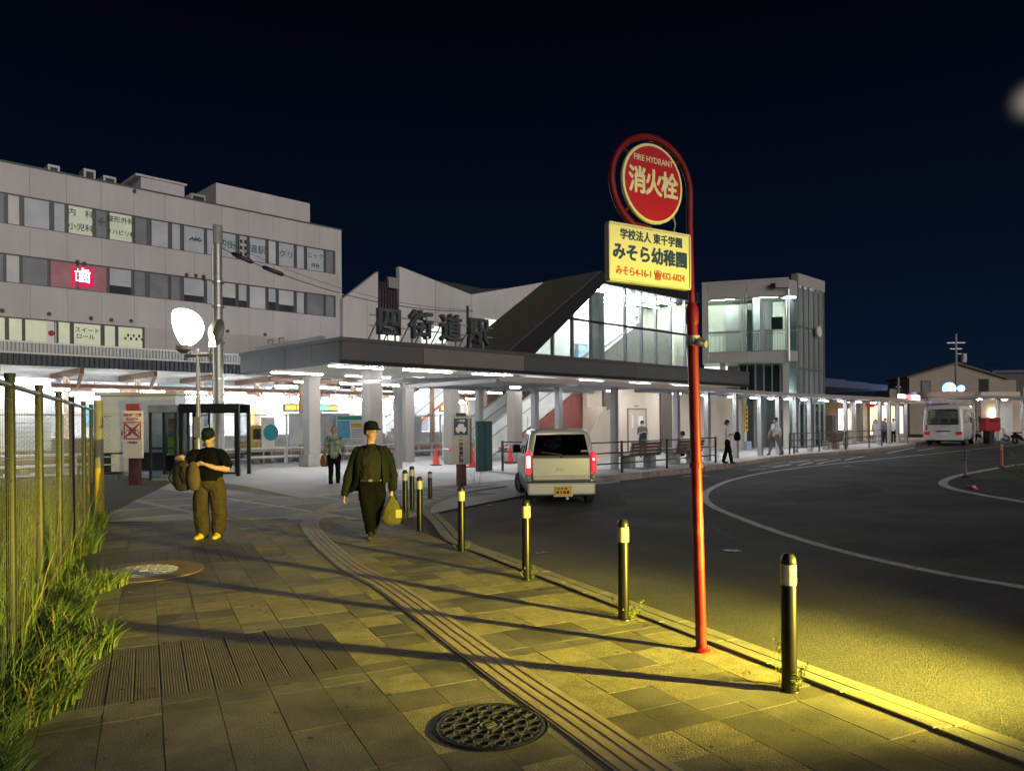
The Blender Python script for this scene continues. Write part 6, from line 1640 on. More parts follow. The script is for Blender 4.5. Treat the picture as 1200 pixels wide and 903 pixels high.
segs += [([(0, .01, .82), (0, .01, .92)], [(.185, .135), (.18, .13)], 'bottom', X),
         ([(-.095, .01, .84), (-.125, .0, .60), (-.135, .0, .38), (-.115, .005, .16), (-.10, .01, .09)], [(.108, .115), (.115, .115), (.108, .108), (.098, .10), (.088, .09)], 'bottom', X),
         ([(.095, .01, .84), (.125, .02, .60), (.13, .03, .38), (.115, .05, .16), (.105, .05, .10)], [(.108, .115), (.115, .115), (.108, .108), (.098, .10), (.088, .09)], 'bottom', X),
         ([(-.10, .03, .05), (-.115, -.06, .045), (-.12, -.17, .035)], [(.048, .045), (.05, .045), (.045, .032)], 'shoe', X), ([(.105, .07, .05), (.115, -.02, .045), (.125, -.12, .035)], [(.048, .045), (.05, .045), (.045, .032)], 'shoe', X)]
man1 = make_person('person in black T-shirt, baggy olive trousers and bright yellow shoes reaching into a bag', mp, rad(-4), segs, [('top', blk), ('bottom', olive), ('skin', skin), ('shoe', shoe_y)])
cap_obj(man1, Rh, cloth('cap_dark_green', (.010, .020, .017), .3, 60)); face_bits(man1, Rh); hair_obj(man1, Rh @ Matrix.Translation((0, .02, -.022)) @ Matrix.Diagonal((.97, .93, .97, 1)), hair)
MB().tube([(.135 + .031 * math.cos(2 * PI * k / 12), -.222, 1.082 + .031 * math.sin(2 * PI * k / 12)) for k in range(12)], .007, 5, closed=True).obj('wristwatch', alu, man1)
# his bag: dark rucksack with a tan flap held at chest height
bgp = mp + Matrix.Rotation(rad(-4), 3, 'Z') @ Vector((-.24, -.22, .76))
bg_ = T('backpack', 'dark brown and tan backpack held open in front of the person in yellow shoes', 'bag', bgp, rad(-10))
def lump(pts, rs, name, m, par, ref=X, vox=.014):
    mb = MB(); p_, r_ = smoothpts(pts, rs); limb_mesh(mb, p_, r_, 14, ref); o = mb.obj(name, m, par, smooth=True)
    return o
lump([(-.05, 0, .04), (-.06, 0, .16), (-.05, -.01, .29), (-.03, -.01, .36)], [(.135, .085), (.15, .10), (.13, .09), (.09, .06)], 'main_bag', cloth('bag_dark', (.035, .028, .022), .8, 12), bg_)
lump([(.14, -.03, .03), (.15, -.05, .14), (.15, -.05, .26), (.13, -.04, .36)], [(.085, .06), (.10, .075), (.085, .07), (.06, .04)], 'front_pouch', cloth('bag_tan', (.10, .072, .04), .8, 12), bg_)
MB().tube([(-.16, -.05, .05), (-.22, -.09, .16), (-.16, -.1, .28), (-.06, -.08, .37)], .012, 6).obj('strap', cloth('strap_black', (.01, .01, .01)), bg_)
MB().tube([(.0, -.10, .33), (.04, -.14, .22), (.06, -.11, .08)], .010, 6).obj('strap', MATS['strap_black'], bg_)

# ---- man in the middle, walking towards the camera and looking right
mq = G(436, 631)
segs = []; hs, Rh = head_segs(1.455, rad(42), 0, 1.10); segs += hs
segs += [([(0, .0, .86), (0, -.015, 1.0), (0, -.01, 1.18), (0, .0, 1.28), (0, .01, 1.335)], [(.195, .15), (.215, .175), (.222, .155), (.195, .12), (.10, .07)], 'top', X),
         ([(-.185, .0, 1.285), (-.265, .02, 1.10), (-.325, .0, .92)], [.070, .074, .066], 'jacket', None), ([(-.325, .0, .92), (-.355, -.03, .78), (-.375, -.06, .68)], [.07, .062, .055], 'jacket', None),
         ([(.185, .0, 1.285), (.27, .02, 1.12), (.30, .01, .95)], [.070, .074, .066], 'jacket', None), ([(.31, .01, .95), (.305, -.03, .82), (.30, -.05, .74)], [.07, .062, .055], 'jacket', None)]
hand(segs, (-.38, -.065, .665), (-.15, -.1, -1), (.8, -.3, 0), (0, -1, 0), .45); hand(segs, (.30, -.052, .72), (.05, -.05, -1), (-.6, .4, 0), (-.2, -1, 0), .9)
segs += [([(0, .0, .80), (0, .0, .88)], [(.195, .15), (.19, .15)], 'bottom', X),
         ([(-.09, .0, .82), (-.075, -.02, .60), (-.045, .0, .40), (-.03, .03, .18), (-.025, .045, .10)], [(.115, .12), (.112, .115), (.092, .10), (.080, .09), (.07, .08)], 'bottom', X),
         ([(.09, .0, .82), (.085, .06, .60), (.05, .14, .40), (.02, .26, .22), (.01, .31, .16)], [(.115, .12), (.112, .115), (.092, .10), (.080, .09), (.07, .08)], 'bottom', X),
         ([(-.025, .06, .05), (-.03, -.04, .045), (-.035, -.14, .034)], [(.045, .045), (.047, .045), (.043, .032)], 'shoe', X), ([(.01, .34, .13), (.0, .27, .07), (-.005, .20, .04)], [(.045, .045), (.047, .045), (.043, .034)], 'shoe', X)]
man2 = make_person('person in dark cap, glasses and open dark green jacket walking with a yellow bag', mq, rad(6), segs, [('top', sweat), ('jacket', dgreen), ('bottom', blk), ('skin', skin), ('shoe', shoe_d)], hem=.87)
cap_obj(man2, Rh @ Matrix.Diagonal((1.12, 1.12, 1.04, 1)), cloth('cap_black', (.010, .011, .012), .3, 60)); face_bits(man2, Rh @ Matrix.Diagonal((1.08, 1.08, 1, 1)), glasses=True)
hair_obj(man2, Rh @ Matrix.Translation((0, .02, -.02)) @ Matrix.Diagonal((1.04, 1.0, .97, 1)), hair)
# open jacket: two front panels and a back, with thickness
def cloth_sheet(rows, name, m, par, th=.008):
    mb = MB(); n = len(rows[0])
    for i in range(len(rows) - 1):
        for j in range(n - 1): mb.quad(rows[i][j], rows[i][j + 1], rows[i + 1][j + 1], rows[i + 1][j])
    me = mb.mesh(name, m, smooth=False, fix=False)
    bm = bmesh.new(); bm.from_mesh(me); bmesh.ops.remove_doubles(bm, verts=bm.verts, dist=.0005); bm.to_mesh(me); bm.free()
    me.polygons.foreach_set('use_smooth', [True] * len(me.polygons))
    o = link(name, me, par); s1 = o.modifiers.new('t', 'SOLIDIFY'); s1.thickness = th; s2 = o.modifiers.new('s', 'SUBSURF'); s2.levels = 1; s2.render_levels = 2
    return o
rows = []
for z, w0, w1, dp in ((1.365, .12, .13, .10), (1.30, .235, .12, .15), (1.12, .262, .13, .185), (.95, .262, .155, .205), (.80, .275, .17, .21), (.68, .30, .20, .215)):
    r_ = []
    for k in range(25):
        a_ = rad(-90 + 38) + (2 * PI - rad(76)) * k / 24       # open at the front
        fl_ = 1 + .025 * math.sin(k * 2.1 + z * 9)
        x = w0 * math.cos(a_) * fl_; y = dp * math.sin(a_) * fl_ * (1 if math.sin(a_) < 0 else .9)
        if z < .75 and math.cos(a_) < 0: x -= .07; 
        zz = z + (.16 if (z < .75 and math.cos(a_) > 0) else 0)
        r_.append((x, y, zz))
    rows.append(r_)
cloth_sheet(rows, 'open_jacket', dgreen, man2)
MB().box(-.15, .15, -.175, -.15, .845, .885).obj('belt', black_plastic, man2, bevel=.005); MB().box(-.03, .03, -.182, -.176, .85, .88).obj('buckle', rim_m, man2)
byp = mq + Matrix.Rotation(rad(6), 3, 'Z') @ Vector((.315, -.06, .235))
yb = T('shopping_bag', 'limp yellow green shopping bag hanging from the hand of the person in glasses', 'bag', byp, rad(10))
ybm = cloth('bag_yellow', (.12, .112, .035), .9, 16)
lump([(0, 0, .03), (.0, 0, .10), (-.01, 0, .22), (-.015, 0, .32), (-.015, .0, .38)], [(.17, .07), (.18, .085), (.14, .07), (.07, .04), (.03, .02)], 'bag_body', ybm, yb)
for d in (-.012, .012): MB().tube([(-.05, d, .34), (-.03, d, .42), (-.015, d, .475), (.015, d, .43), (.05, d, .33)], .008, 6).obj('bag_handle', blk, yb)
MB().box(.03, .12, -.090, -.060, .08, .20).obj('bag_label', mat('label_yellow', (.42, .35, .06), .5), yb)

# ---- bucket-hat person walking away
def simple(label, px, rz, h, mats, z=0, walk=.0, arms='down', seat=False, vox=.016, hairlong=0, hat=None, mask=False, loc=None, back=False):
    p = loc if loc is not None else G(px[0], px[1], z); k = h / 1.66; segs = []
    hs, R = head_segs(1.385, 0, 0, 1.0); segs += hs
    segs += [([(0, 0, .84), (0, 0, 1.0), (0, 0, 1.18), (0, .01, 1.33)], [(.155, .11), (.15, .11), (.17, .115), (.135, .08)], 'top', X)]
    for q in (-1, 1):
        if arms == 'phone':
            segs += [([(q * .17, 0, 1.31), (q * .21, -.02, 1.06)], [.058, .05], 'top', None), ([(q * .21, -.02, 1.06), (q * .10, -.25, 1.12)], [.042, .032], 'skin', None)]
            hand(segs, (q * .095, -.26, 1.12), (-q * .3, -.9, .2), (-q, 0, 0), (0, 0, 1), .8)
        elif arms == 'bag':
            segs += [([(q * .17, 0, 1.31), (q * .22, .02, 1.06)], [.058, .05], 'top', None), ([(q * .22, .02, 1.06), (q * .20, -.10 if q > 0 else .0, .86)], [.042, .034], 'skin', None)]
            hand(segs, (q * .20, -.10 if q > 0 else .0, .84), (0, 0, -1), (-q, 0, 0), (0, -1, 0), .7)
        else:
            segs += [([(q * .17, 0, 1.31), (q * .23, .02 + q * walk * .3, 1.07)], [.062, .055], 'top', None), ([(q * .23, .02 + q * walk * .3, 1.07), (q * .24, -.04 + q * walk * .5, .85)], [.05, .042], 'sleeve', None)]
            hand(segs, (q * .24, -.045 + q * walk * .5, .84), (0, -.1, -1), (-q, 0, 0), (0, -1, 0), .5)
        if seat:
            segs += [([(q * .09, 0, .84), (q * .10, -.42, .80)], [.088, .07], 'bottom', None), ([(q * .10, -.42, .80), (q * .10, -.42, .45)], [.065, .048], 'bottom', None), ([(q * .10, -.40, .42), (q * .10, -.55, .40)], [.042, .034], 'shoe', None)]
        else:
            w_ = q * walk
            segs += [([(q * .085, 0, .84), (q * .09, w_ * .5 - .01, .47), (q * .085, w_ + (.03 if w_ > 0 else 0), .09)], [(.095, .10), .07, .055], 'bottom', X),
                     ([(q * .085, w_ + .03, .05), (q * .09, w_ - .13, .035)], [.042, .034], 'shoe', None)]
    segs.append(([(0, 0, .76), (0, 0, .90)], [(.15, .11), (.15, .11)], 'top', X))
    t = make_person(label, p, rz, segs, mats, vox, hem=.78)
    if hat: cap_obj(t, R, hat, hat=True)
    else: hair_obj(t, R, hair, long=hairlong)
    if mask: face_bits(t, R, mask=True)
    t.scale = (k, k, k)
    if seat: t.location.z -= .40 * k
    return t
camo = mat('camo_shirt', (.20, .25, .22), .85, var=.35, scale=8, bump=.6, bscale=14, col2=(.06, .09, .075), c2scale=7)
p3 = simple('person in pink bucket hat and green patterned shirt walking away under the canopy', (392, 570), PI + rad(8), 1.64, [('top', camo), ('sleeve', camo), ('bottom', blk), ('skin', skin), ('shoe', shoe_w)], walk=.10, hat=mat('hat_pink', (.34, .22, .20), .85, var=.1))
tb_ = T('tote_bag', 'small brown handbag hanging beside the person in the pink bucket hat', 'bag', G(383, 570) + Vector((-.05, -.0, .55)), .2)
lump([(0, 0, .03), (0, 0, .15), (0, 0, .26)], [(.11, .05), (.12, .06), (.09, .04)], 'bag_body', cloth('bag_brown', (.14, .07, .045)), tb_)
MB().tube([(-.07, 0, .27), (0, 0, .42), (.07, 0, .27)], .01, 6).obj('bag_handle', MATS['bag_brown'], tb_)
# ---- people along the shelter
Zp = .115
p4 = simple('person in mask and dark top standing before the beige station door', None, rad(10), 1.62, [('top', grey_c), ('sleeve', skin_l), ('bottom', jeans), ('skin', skin_l), ('shoe', shoe_d)], loc=st(S(753, 520, .2)[0], .2, Zp), arms='phone', mask=True, vox=.02)
wb = T('white_bag', 'white shopping bag on the arm of the masked person by the door', 'bag', st(S(753, 520, .2)[0] + .28, .05, Zp + .62), TH)
lump([(0, 0, .03), (0, 0, .2), (0, 0, .34)], [(.10, .05), (.11, .06), (.05, .03)], 'bag_body', pale, wb)
MB().tube([(-.04, 0, .33), (0, 0, .50), (.04, 0, .33)], .008, 5).obj('bag_handle', pale, wb)
sl4 = lump([(.0, 0, .03), (0, 0, .14), (0, 0, .24)], [(.16, .07), (.17, .08), (.12, .05)], 'pouch', cloth('pouch_green', (.02, .04, .04)), p4); sl4.location = (0, -.13, .84)
p5 = simple('person in white shirt sitting on the bench behind the red pole', None, TH + PI, 1.6, [('top', pale), ('sleeve', pale), ('bottom', navy_c), ('skin', skin_l), ('shoe', shoe_d)], loc=st(S(801, 520, -3.6)[0], -3.55, Zp), seat=True, vox=.02)
p6 = simple('person in white cardigan and mask looking at a phone by the shelter post', (853, 543), rad(62), 1.62, [('top', pale), ('sleeve', blk), ('bottom', blk), ('skin', skin_l), ('shoe', shoe_d)], z=Zp, arms='phone', walk=.16, mask=True, hairlong=.02, vox=.018)
ph = T('shoulder_bag', 'black shoulder bag of the person in the white cardigan', 'bag', G(862, 543, Zp) + Vector((.02, -.16, .88)), .3)
lump([(0, 0, .02), (0, 0, .14), (0, 0, .25)], [(.13, .07), (.14, .08), (.09, .05)], 'bag_body', blk, ph)
p7 = simple('person in white shirt and grey trousers walking past the lift tower', (909, 533), rad(-75), 1.72, [('top', pale), ('sleeve', skin_l), ('bottom', grey_c), ('skin', skin_l), ('shoe', shoe_d)], z=Zp, walk=.26, vox=.02)
p8 = simple('pale dressed person standing leftmost in the queue by the bright poster', None, rad(-60), 1.6, [('top', cloth('cloth_grey_blue', (.42, .45, .5))), ('sleeve', skin_l), ('bottom', MATS['cloth_grey_blue']), ('skin', skin_l), ('shoe', shoe_w)], loc=st(S(1026, 500, -.9)[0], -.9, Zp), vox=.024, hairlong=.03)
p9 = simple('person in grey top in the middle of the queue near the bus', None, rad(-50), 1.68, [('top', grey_c), ('sleeve', skin_l), ('bottom', navy_c), ('skin', skin_l), ('shoe', shoe_d)], loc=st(S(1037, 500, -.9)[0], -.9, Zp), vox=.024)
p10 = simple('person in white shirt with a black bag in the queue next to the bus', None, rad(-40), 1.66, [('top', pale), ('sleeve', pale), ('bottom', blk), ('skin', skin_l), ('shoe', shoe_d)], loc=st(S(1047, 500, -1.1)[0], -1.1, Zp), vox=.024)
# person on the bridge stairs inside the glazed hall, driver in the kei car
p11 = simple('person on the stairs inside the glazed hall above the canopy', None, rad(30), 1.62, [('top', grey_c), ('sleeve', grey_c), ('bottom', navy_c), ('skin', skin_l), ('shoe', shoe_d)], loc=st(18.6, 2.9, 5.3), vox=.024)
dv = simple('driver silhouetted in the silver kei car seen through the rear window', None, 0, 1.60, [('top', blk), ('sleeve', blk), ('bottom', blk), ('skin', skin_l), ('shoe', shoe_d)], loc=Vector(van.matrix_world @ Vector((0, 0, 0))) if False else Vector((vr.x + .02, vr.y, ZR)) + Matrix.Rotation(rad(2.6), 3, 'Z') @ Vector((.30, 2.02, .20)), seat=True, vox=.024)
dv.rotation_euler = (0, 0, PI + rad(2.6))
# ============================================================ RIGHT BACKGROUND
Z0 = .115
def bxs(s0, s1, o0, o1, z0, z1): return MB().box(s0, s1, o0, o1, z0, z1)
# low shop wing with blue fascia and bright posters
sA, sB = 32.6, S(1045, 460, 1.0)[0]
sw2 = T('shop_wing', 'low shop wing with blue metal fascia and a warm lit poster wall', 'building', st(0, 1.5), TH)
zf0 = 3.9; zf1 = S(1000, 445, 1.5)[1]
n = 4
for i in range(n):
    a_, b_ = sA + (sB - sA) * i / n, sA + (sB - sA) * (i + 1) / n
    MB().box(a_ + .02, b_ - .02, -.2, 4, zf0, zf1 - .25 * i / n).obj('fascia_panel', mat('fascia_steel_blue', (.12, .17, .27), .4, .4, var=.1, island=.1), sw2)
MB().box(sA, sB + 3, -1.6, 4, 3.0, 3.15).obj('soffit', mat('soffit_warm', (.6, .5, .38), .6), sw2)
MB().box(sA, sB, -1.65, -1.55, 3.0, 3.25).obj('eave', mat('eave_tan', (.5, .36, .24), .6), sw2)
MB().box(sA, sB + 3, 3.0, 3.2, Z0, 3.0).obj('wall', mat('wall_warm', (.62, .47, .30), .7, var=.1), sw2)
pst = mat('poster_light', (.9, .9, .85), .5, var=0, emit=4.2, ecol=(1, .98, .93))
for x0, x1 in ((983, 997), (999, 1013), (1015, 1027)):
    a_, b_ = S(x0, 490, 4.4)[0], S(x1, 490, 4.4)[0]
    f = MB().box(a_ - .08, b_ + .08, 2.93, 2.995, .85, 2.62).obj('poster_frame', steel_grey, sw2); MB().box(a_, b_, 2.90, 2.928, .92, 2.55).obj('lit_poster', pst, f)
for s_ in (34.0, 37.5, 41.0):
    h_ = MB().box(s_ - .3, s_ + .3, -.2, .2, 2.93, 2.99).obj('ceiling_light', white_part, sw2); MB().box(s_ - .26, s_ + .26, -.16, .16, 2.90, 2.928).obj('lamp', mat('lamp_warm', (1, 1, 1), .5, var=0, emit=38, ecol=(1, .80, .52)), h_)
MB().box(S(972, 480, 2)[0], S(972, 480, 2)[0] + .5, .3, .9, Z0, 2.0).obj('ticket_kiosk', mat('kiosk_dark', (.08, .09, .10), .4), sw2)
MB().box(S(1000, 480, 2)[0], S(1000, 480, 2)[0] + .5, .0, .5, Z0, 3.0).obj('column', post_m, sw2); MB().box(S(1010, 470, 2)[0], S(1010, 470, 2)[0] + .3, -.3, .2, 2.6, 2.9).obj('red_sign', mat('sign_red_lit', (.5, .02, .02), .5, emit=.3, ecol=(1, .05, .04)), sw2)
# convenience shop beyond, with lit red and white signs
cs_ = st(sB + .5, 2.0)
cv = T('corner_shop', 'bright little shop with red and white lit signboard beyond the shelter', 'shop', cs_, TH)
MB().box(0, 9, 1, 6, Z0, 3.4).obj('wall', mat('shop_wall', (.5, .42, .34), .7), cv)
sg0 = P(1038, 460, cs_.y); w_ = (P(1112, 466, cs_.y).x - sg0.x)
MB().box(.0, 8.5, -1.2, .99, 3.05, 3.2).obj('canopy', white_part, cv)
for i, (c_, e_, l) in enumerate((((1, .95, .9), 6, 1.6), ((1, .05, .06), 5, 1.3), ((1, .3, .3), 4, .8), ((.8, .85, 1), 5, 1.4))):
    x0 = .2 + sum((1.6, 1.3, .8)[:i]); MB().box(x0, x0 + l - .03, -1.25, -1.21, 3.22, 3.62).obj('sign_panel', mat('shop_sign%d' % i, (.5, .5, .5), .5, var=0, emit=e_, ecol=c_), cv)
for i in range(4): 
    f = MB().box(.3 + i * 2.0, 2.1 + i * 2.0, .93, .99, .5, 2.8).obj('shop_window', mat('shop_glow%d' % (i % 2), (.6, .5, .35), .4, var=.5, scale=2.5, emit=1.6, ecol=((1, .72, .40), (1, .82, .6))[i % 2]), cv)
    MB().box(.25 + i * 2.0, .31 + i * 2.0, .88, .98, .3, 2.9).obj('mullion', steel_dark, f)
MB().box(1, 1.8, .2, .9, Z0, 1.6).obj('magazine_rack', ink_r, cv)
MB().lathe([(.001, 0), (.35, .05), (.42, .4), (.3, .7), (.001, .8)], 14, M=Matrix.Translation((5.6, -.6, 3.25))).obj('roof_dish', mat('dish', (.35, .4, .55), .5), cv, smooth=True)

# second shelter at the far right
s2 = T('far_shelter', 'far flat bus shelter on pale posts at the right edge', 'shelter', P(1140, 500, 56), TH - rad(18))
s2.location.z = 0
for i in range(4): MB().box(i * 3.2 - .1, i * 3.2 + .1, -.1, .1, 0, 3.2).obj('post', mat('post_pale', (.62, .60, .55), .5, .1), s2)
MB().box(-1.2, 12.0, -1.3, 1.5, 3.2, 3.38).obj('roof', steel_grey, s2)
MB().box(1.6, 3.4, 2.8, 5.6, 3.5, 3.9).obj('fascia', mat('fascia_salmon', (.55, .40, .32), .6), s2)
for i in range(3): MB().lathe([(.001, 0), (.16, 0), (.16, .04), (.001, .04)], 12, M=Matrix.Translation((1.2 + 3.2 * i, .2, 3.13))).obj('lamp_disc', mat('lamp_far', (1, 1, 1), .5, var=0, emit=130, ecol=(.9, .97, 1)), s2)
fwl = T('tiled_wall', 'beige wall lit by a small lamp behind the far shelter', 'wall', P(1150, 500, 64), rad(5)); fwl.location.z = 0
MB().box(0, 3.6, 0, .3, 0, 4.0).obj('wall', beige_wall, fwl); MB().box(.9, 1.1, -.2, -.02, 1.9, 2.4).obj('wall_lamp', mat('lamp_wall', (1, 1, 1), .5, var=0, emit=45, ecol=(1, .75, .45)), fwl)
MB().box(-4.5, -.05, .5, .7, 0, 4.0).obj('side_wall', mat('side_wall_tan', (.42, .33, .24), .7, var=.2), fwl)
hb_ = T('hoarding', 'white notice board standing between the parked scooters', 'sign', P(1178, 500, 58), 0); hb_.location.z = 0
MB().box(-.6, .6, 0, .05, .6, 2.9).obj('panel', white_part, hb_); 
for d in (-.5, .5): MB().box(d - .04, d + .04, .06, .12, 0, 2.7).obj('leg', galv, hb_)
pbx = T('post_box', 'red letter box on a dark stand behind the bus', 'letter box', P(1160, 500, 50) , TH - .5); pbx.location.z = 0
MB().box(-.62, .62, -.3, .3, .85, 1.75).obj('box', mat('letterbox_red', (.45, .015, .02), .4, var=.05), pbx, bevel=.06); MB().box(-.3, .1, -.25, .25, 0, .85).obj('stand', steel_dark, pbx); MB().box(-.4, .4, -.32, -.301, 1.5, 1.58).obj('slot', black_plastic, pbx)
# parked scooters
def scooter(p, rz, c, label):
    t = T('scooter', label, 'scooter', p, rz, 'scooters parked at the far right'); t.location.z = ZR
    bm_ = mat('scooter_' + ('white' if c[0] > .3 else 'dark'), c, .4, coat=.4)
    for y in (-.6, .6):
        o = MB().tube([(0, y + .2 * math.cos(2 * PI * k / 18), .25 + .2 * math.sin(2 * PI * k / 18)) for k in range(18)], .05, 6, closed=True).obj('wheel', tyre_m, t); MB().lathe([(.001, -.03), (.12, -.03), (.12, .03), (.001, .03)], 12, M=Matrix.Translation((0, y, .25)) @ Matrix.Rotation(PI / 2, 4, 'Y')).obj('rim', rim_m, o)
    lump([(0, .85, .5), (0, .55, .6), (0, .2, .45), (0, .0, .28)], [(.14, .10), (.18, .14), (.17, .12), (.15, .05)], 'tail_body', bm_, t)
    MB().box(-.15, .15, -.35, .1, .26, .32).obj('footboard', bm_, t, bevel=.02)
    lump([(0, -.38, .3), (0, -.45, .6), (0, -.38, .92)], [(.18, .05), (.19, .06), (.12, .05)], 'leg_shield', bm_, t)
    MB().box(-.13, .13, .1, .75, .72, .80).obj('seat', black_matte, t, bevel=.03)
    MB().tube([(-.32, -.28, 1.0), (0, -.4, 1.0), (.32, -.28, 1.0)], .018, 6).obj('handlebar', steel_dark, t); MB().bar((0, -.4, .98), (0, -.6, .3), .06, .06).obj('fork', steel_dark, t)
    MB().lathe([(.001, 0), (.08, .0), (.06, .08), (.001, .09)], 12, M=Matrix.Translation((0, -.46, .88)) @ Matrix.Rotation(PI / 2, 4, 'X')).obj('headlamp', white_part, t)
# the scooter waiting on the near road, just right of the picture; its headlight is the beam set at the top
hd = HAIM - HL; ws_rz = math.atan2(hd.y, hd.x) + PI / 2
ws_p = HL - Matrix.Rotation(ws_rz, 3, 'Z') @ Vector((0, -.60, 0)); ws_p.z = 0
scooter(ws_p, ws_rz, (.05, .05, .06), 'dark scooter waiting with its headlight on at the near kerb, just right of the picture')
wsc = [o for o in bpy.data.objects if o.get('label', '').startswith('dark scooter waiting')][0]
MB().box(-.17, .17, -.80, -.52, .898, .913).obj('beam_cutoff_plate', black_plastic, wsc)  # unseen plate added over the lamp to cut off the upper beam
MB().box(-.15, .15, -.765, -.655, .765, .78).obj('beam_lower_plate', black_plastic, wsc)  # unseen plate added below the lamp to keep the beam off the near road
scooter(P(1150, 500, 57), rad(95), (.05, .05, .06), 'dark scooter parked beside the red letter box')
scooter(P(1168, 500, 56), rad(70), (.6, .6, .62), 'white scooter parked in front of the notice board')
scooter(P(1198, 500, 50), rad(10), (.10, .11, .12), 'dark scooter at the right edge under the far shelter')

# blue-white street lamps by the bus
bp_ = P(1119, 500, 62); bp_.z = 0
sl2 = T('blue_street_lamp', 'twin globe street lamp glowing blue white behind the bus', 'street lamp', bp_, 0)
zz = P(1119, 455, 62).z
MB().tube([(0, 0, 0), (0, 0, zz)], .08, 8).obj('pole', galv, sl2)
bl_ = mat('lamp_blue', (1, 1, 1), .4, var=0, emit=5, ecol=(.13, .28, 1))
for dx, r_, m_ in ((-.45, .52, bl_), (.55, .28, bl_)):
    MB().lathe([(r_ * math.sin(PI * k / 10) + .001, -r_ * math.cos(PI * k / 10)) for k in range(11)], 16, M=Matrix.Translation((dx, 0, zz))).obj('globe', m_, sl2, smooth=True)
MB().tube([(-.45, 0, zz - .55), (.55, 0, zz - .55)], .05, 6).obj('arm', galv, sl2)
# apartment house and neighbours
hz = P(1066, 500, 84); hz.z = 0
ah = T('apartment_house', 'beige apartment house with low gable and dark windows at the far right', 'house', hz, rad(-12))
hw2 = mat('house_beige', (.42, .36, .28), .8, var=.1, scale=.6)
q = lambda x, y: P(x, y, 84)
Wd = 9.6; zE = q(1066, 441).z; zR = q(1115, 427).z
MB().prism([(0, 0, 0), (Wd, 0, 0), (Wd, 0, zE - .3), (Wd * .5, 0, zR), (0, 0, zE)], (0, 8, 0)).obj('wall', hw2, ah)
for a_, b_, za, zb_ in ((-.3, Wd * .5, zE - .1, zR + .12), (Wd * .5, Wd + .3, zR + .12, zE - .4)): MB().bar((a_, 4, za), (b_, 4, zb_), 8.6, .2).obj('roof', mat('roof_house', (.16, .12, .10), .8), ah)
for x0, x1, z0, z1 in ((1.3, 2.1, zE - 2.4, zE - .6), (7.2, 8.0, zE - 2.3, zE - .5), (7.2, 8.4, 2.8, 4.1), (4.6, 5.6, 2.8, 4.0)):
    f = MB().box(x0 - .08, x1 + .08, -.06, -.002, z0 - .08, z1 + .08).obj('window_frame', steel_dark, ah); MB().box(x0, x1, -.075, -.062, z0, z1).obj('pane', pane_mid if x0 < 3 else pane_dk, f)
MB().box(-1.8, -.02, 1, 7, 0, q(1066, 455).z).obj('side_wing', hw2, ah)
MB().box(Wd + .02, Wd + 1.4, .5, 6, 0, q(1066, 447).z).obj('stair_wing', hw2, ah)
nb_ = T('dark_house', 'dark flat roofed house at the right edge behind the apartment house', 'house', P(1165, 500, 95), rad(-8)); nb_.location.z = 0
MB().box(0, 9, 0, 8, 0, P(1165, 437, 95).z).obj('wall', mat('house_dark', (.12, .11, .10), .8, var=.15), nb_); MB().box(-.3, 9.3, -.3, 8, P(1165, 437, 95).z, P(1165, 434, 95).z).obj('roof', steel_dark, nb_)
for i in range(3): MB().box(.8 + i * 2.6, 2.4 + i * 2.6, -.05, -.002, 4.2, 5.6).obj('window', pane_dk, nb_)
MB().box(0, 8.6, -.9, -.31, 3.2, 4.1).obj('balcony', mat('balcony_tan', (.2, .17, .14), .8), nb_)
# far utility pole
upx = P(1121, 500, 74); upx.z = 0
fu = T('far_utility_pole', 'thin utility pole with crossarms and transformer above the bus', 'utility pole', upx, 0)
zt_ = P(1121, 391, 74).z
MB().tube([(0, 0, 0), (0, 0, zt_)], [.16, .10], 8).obj('pole', galv, fu)
for z, w_ in ((zt_ - .9, .9), (zt_ - 1.5, .6)): MB().bar((-w_, 0, z), (w_, 0, z), .09, .09).obj('crossarm', galv, fu)
MB().lathe([(.001, 0), (.3, .05), (.3, .9), (.001, .95)], 12, M=Matrix.Translation((.75, 0, zt_ - 2.9))).obj('transformer', galv, fu)
MB().bar((0, 0, zt_ - 2.0), (.9, 0, zt_ - 2.0), .07, .07).obj('transformer_arm', galv, fu)
for dx in (-.6, 0, .6): MB().tube([(dx, 0, zt_ - .9), (dx + 9, 14, zt_ - 2.2), (dx + 24, 28, zt_ - .9)], .02, 4).obj('wire', black_plastic, fu)
fu2 = T('thin_pole', 'thin dark pole between the shop wing and the apartment house', 'pole', P(1053, 500, 80), 0); fu2.location.z = 0
MB().tube([(0, 0, 0), (0, 0, P(1053, 442, 80).z)], .12, 8).obj('pole', galv, fu2); MB().bar((-.3, 0, 5.2), (.3, 0, 5.2), .06, .06).obj('crossarm', galv, fu2)
an = T('roof_aerial', 'small bracketed aerial on the roofline right of the lift tower', 'aerial', st(34.3, 4.0, 4.5), TH)
MB().tube([(0, 0, 0), (0, 0, 1.2)], .03, 6).obj('mast', galv, an)
for z in (.6, 1.1): 
    MB().bar((-.9, 0, z), (1.1, 0, z), .04, .04).obj('boom', galv, an)
    for k in range(5): MB().bar((-.8 + .45 * k, 0, z), (-.8 + .45 * k, 0, z + .22), .03, .03).obj('element', galv, an)
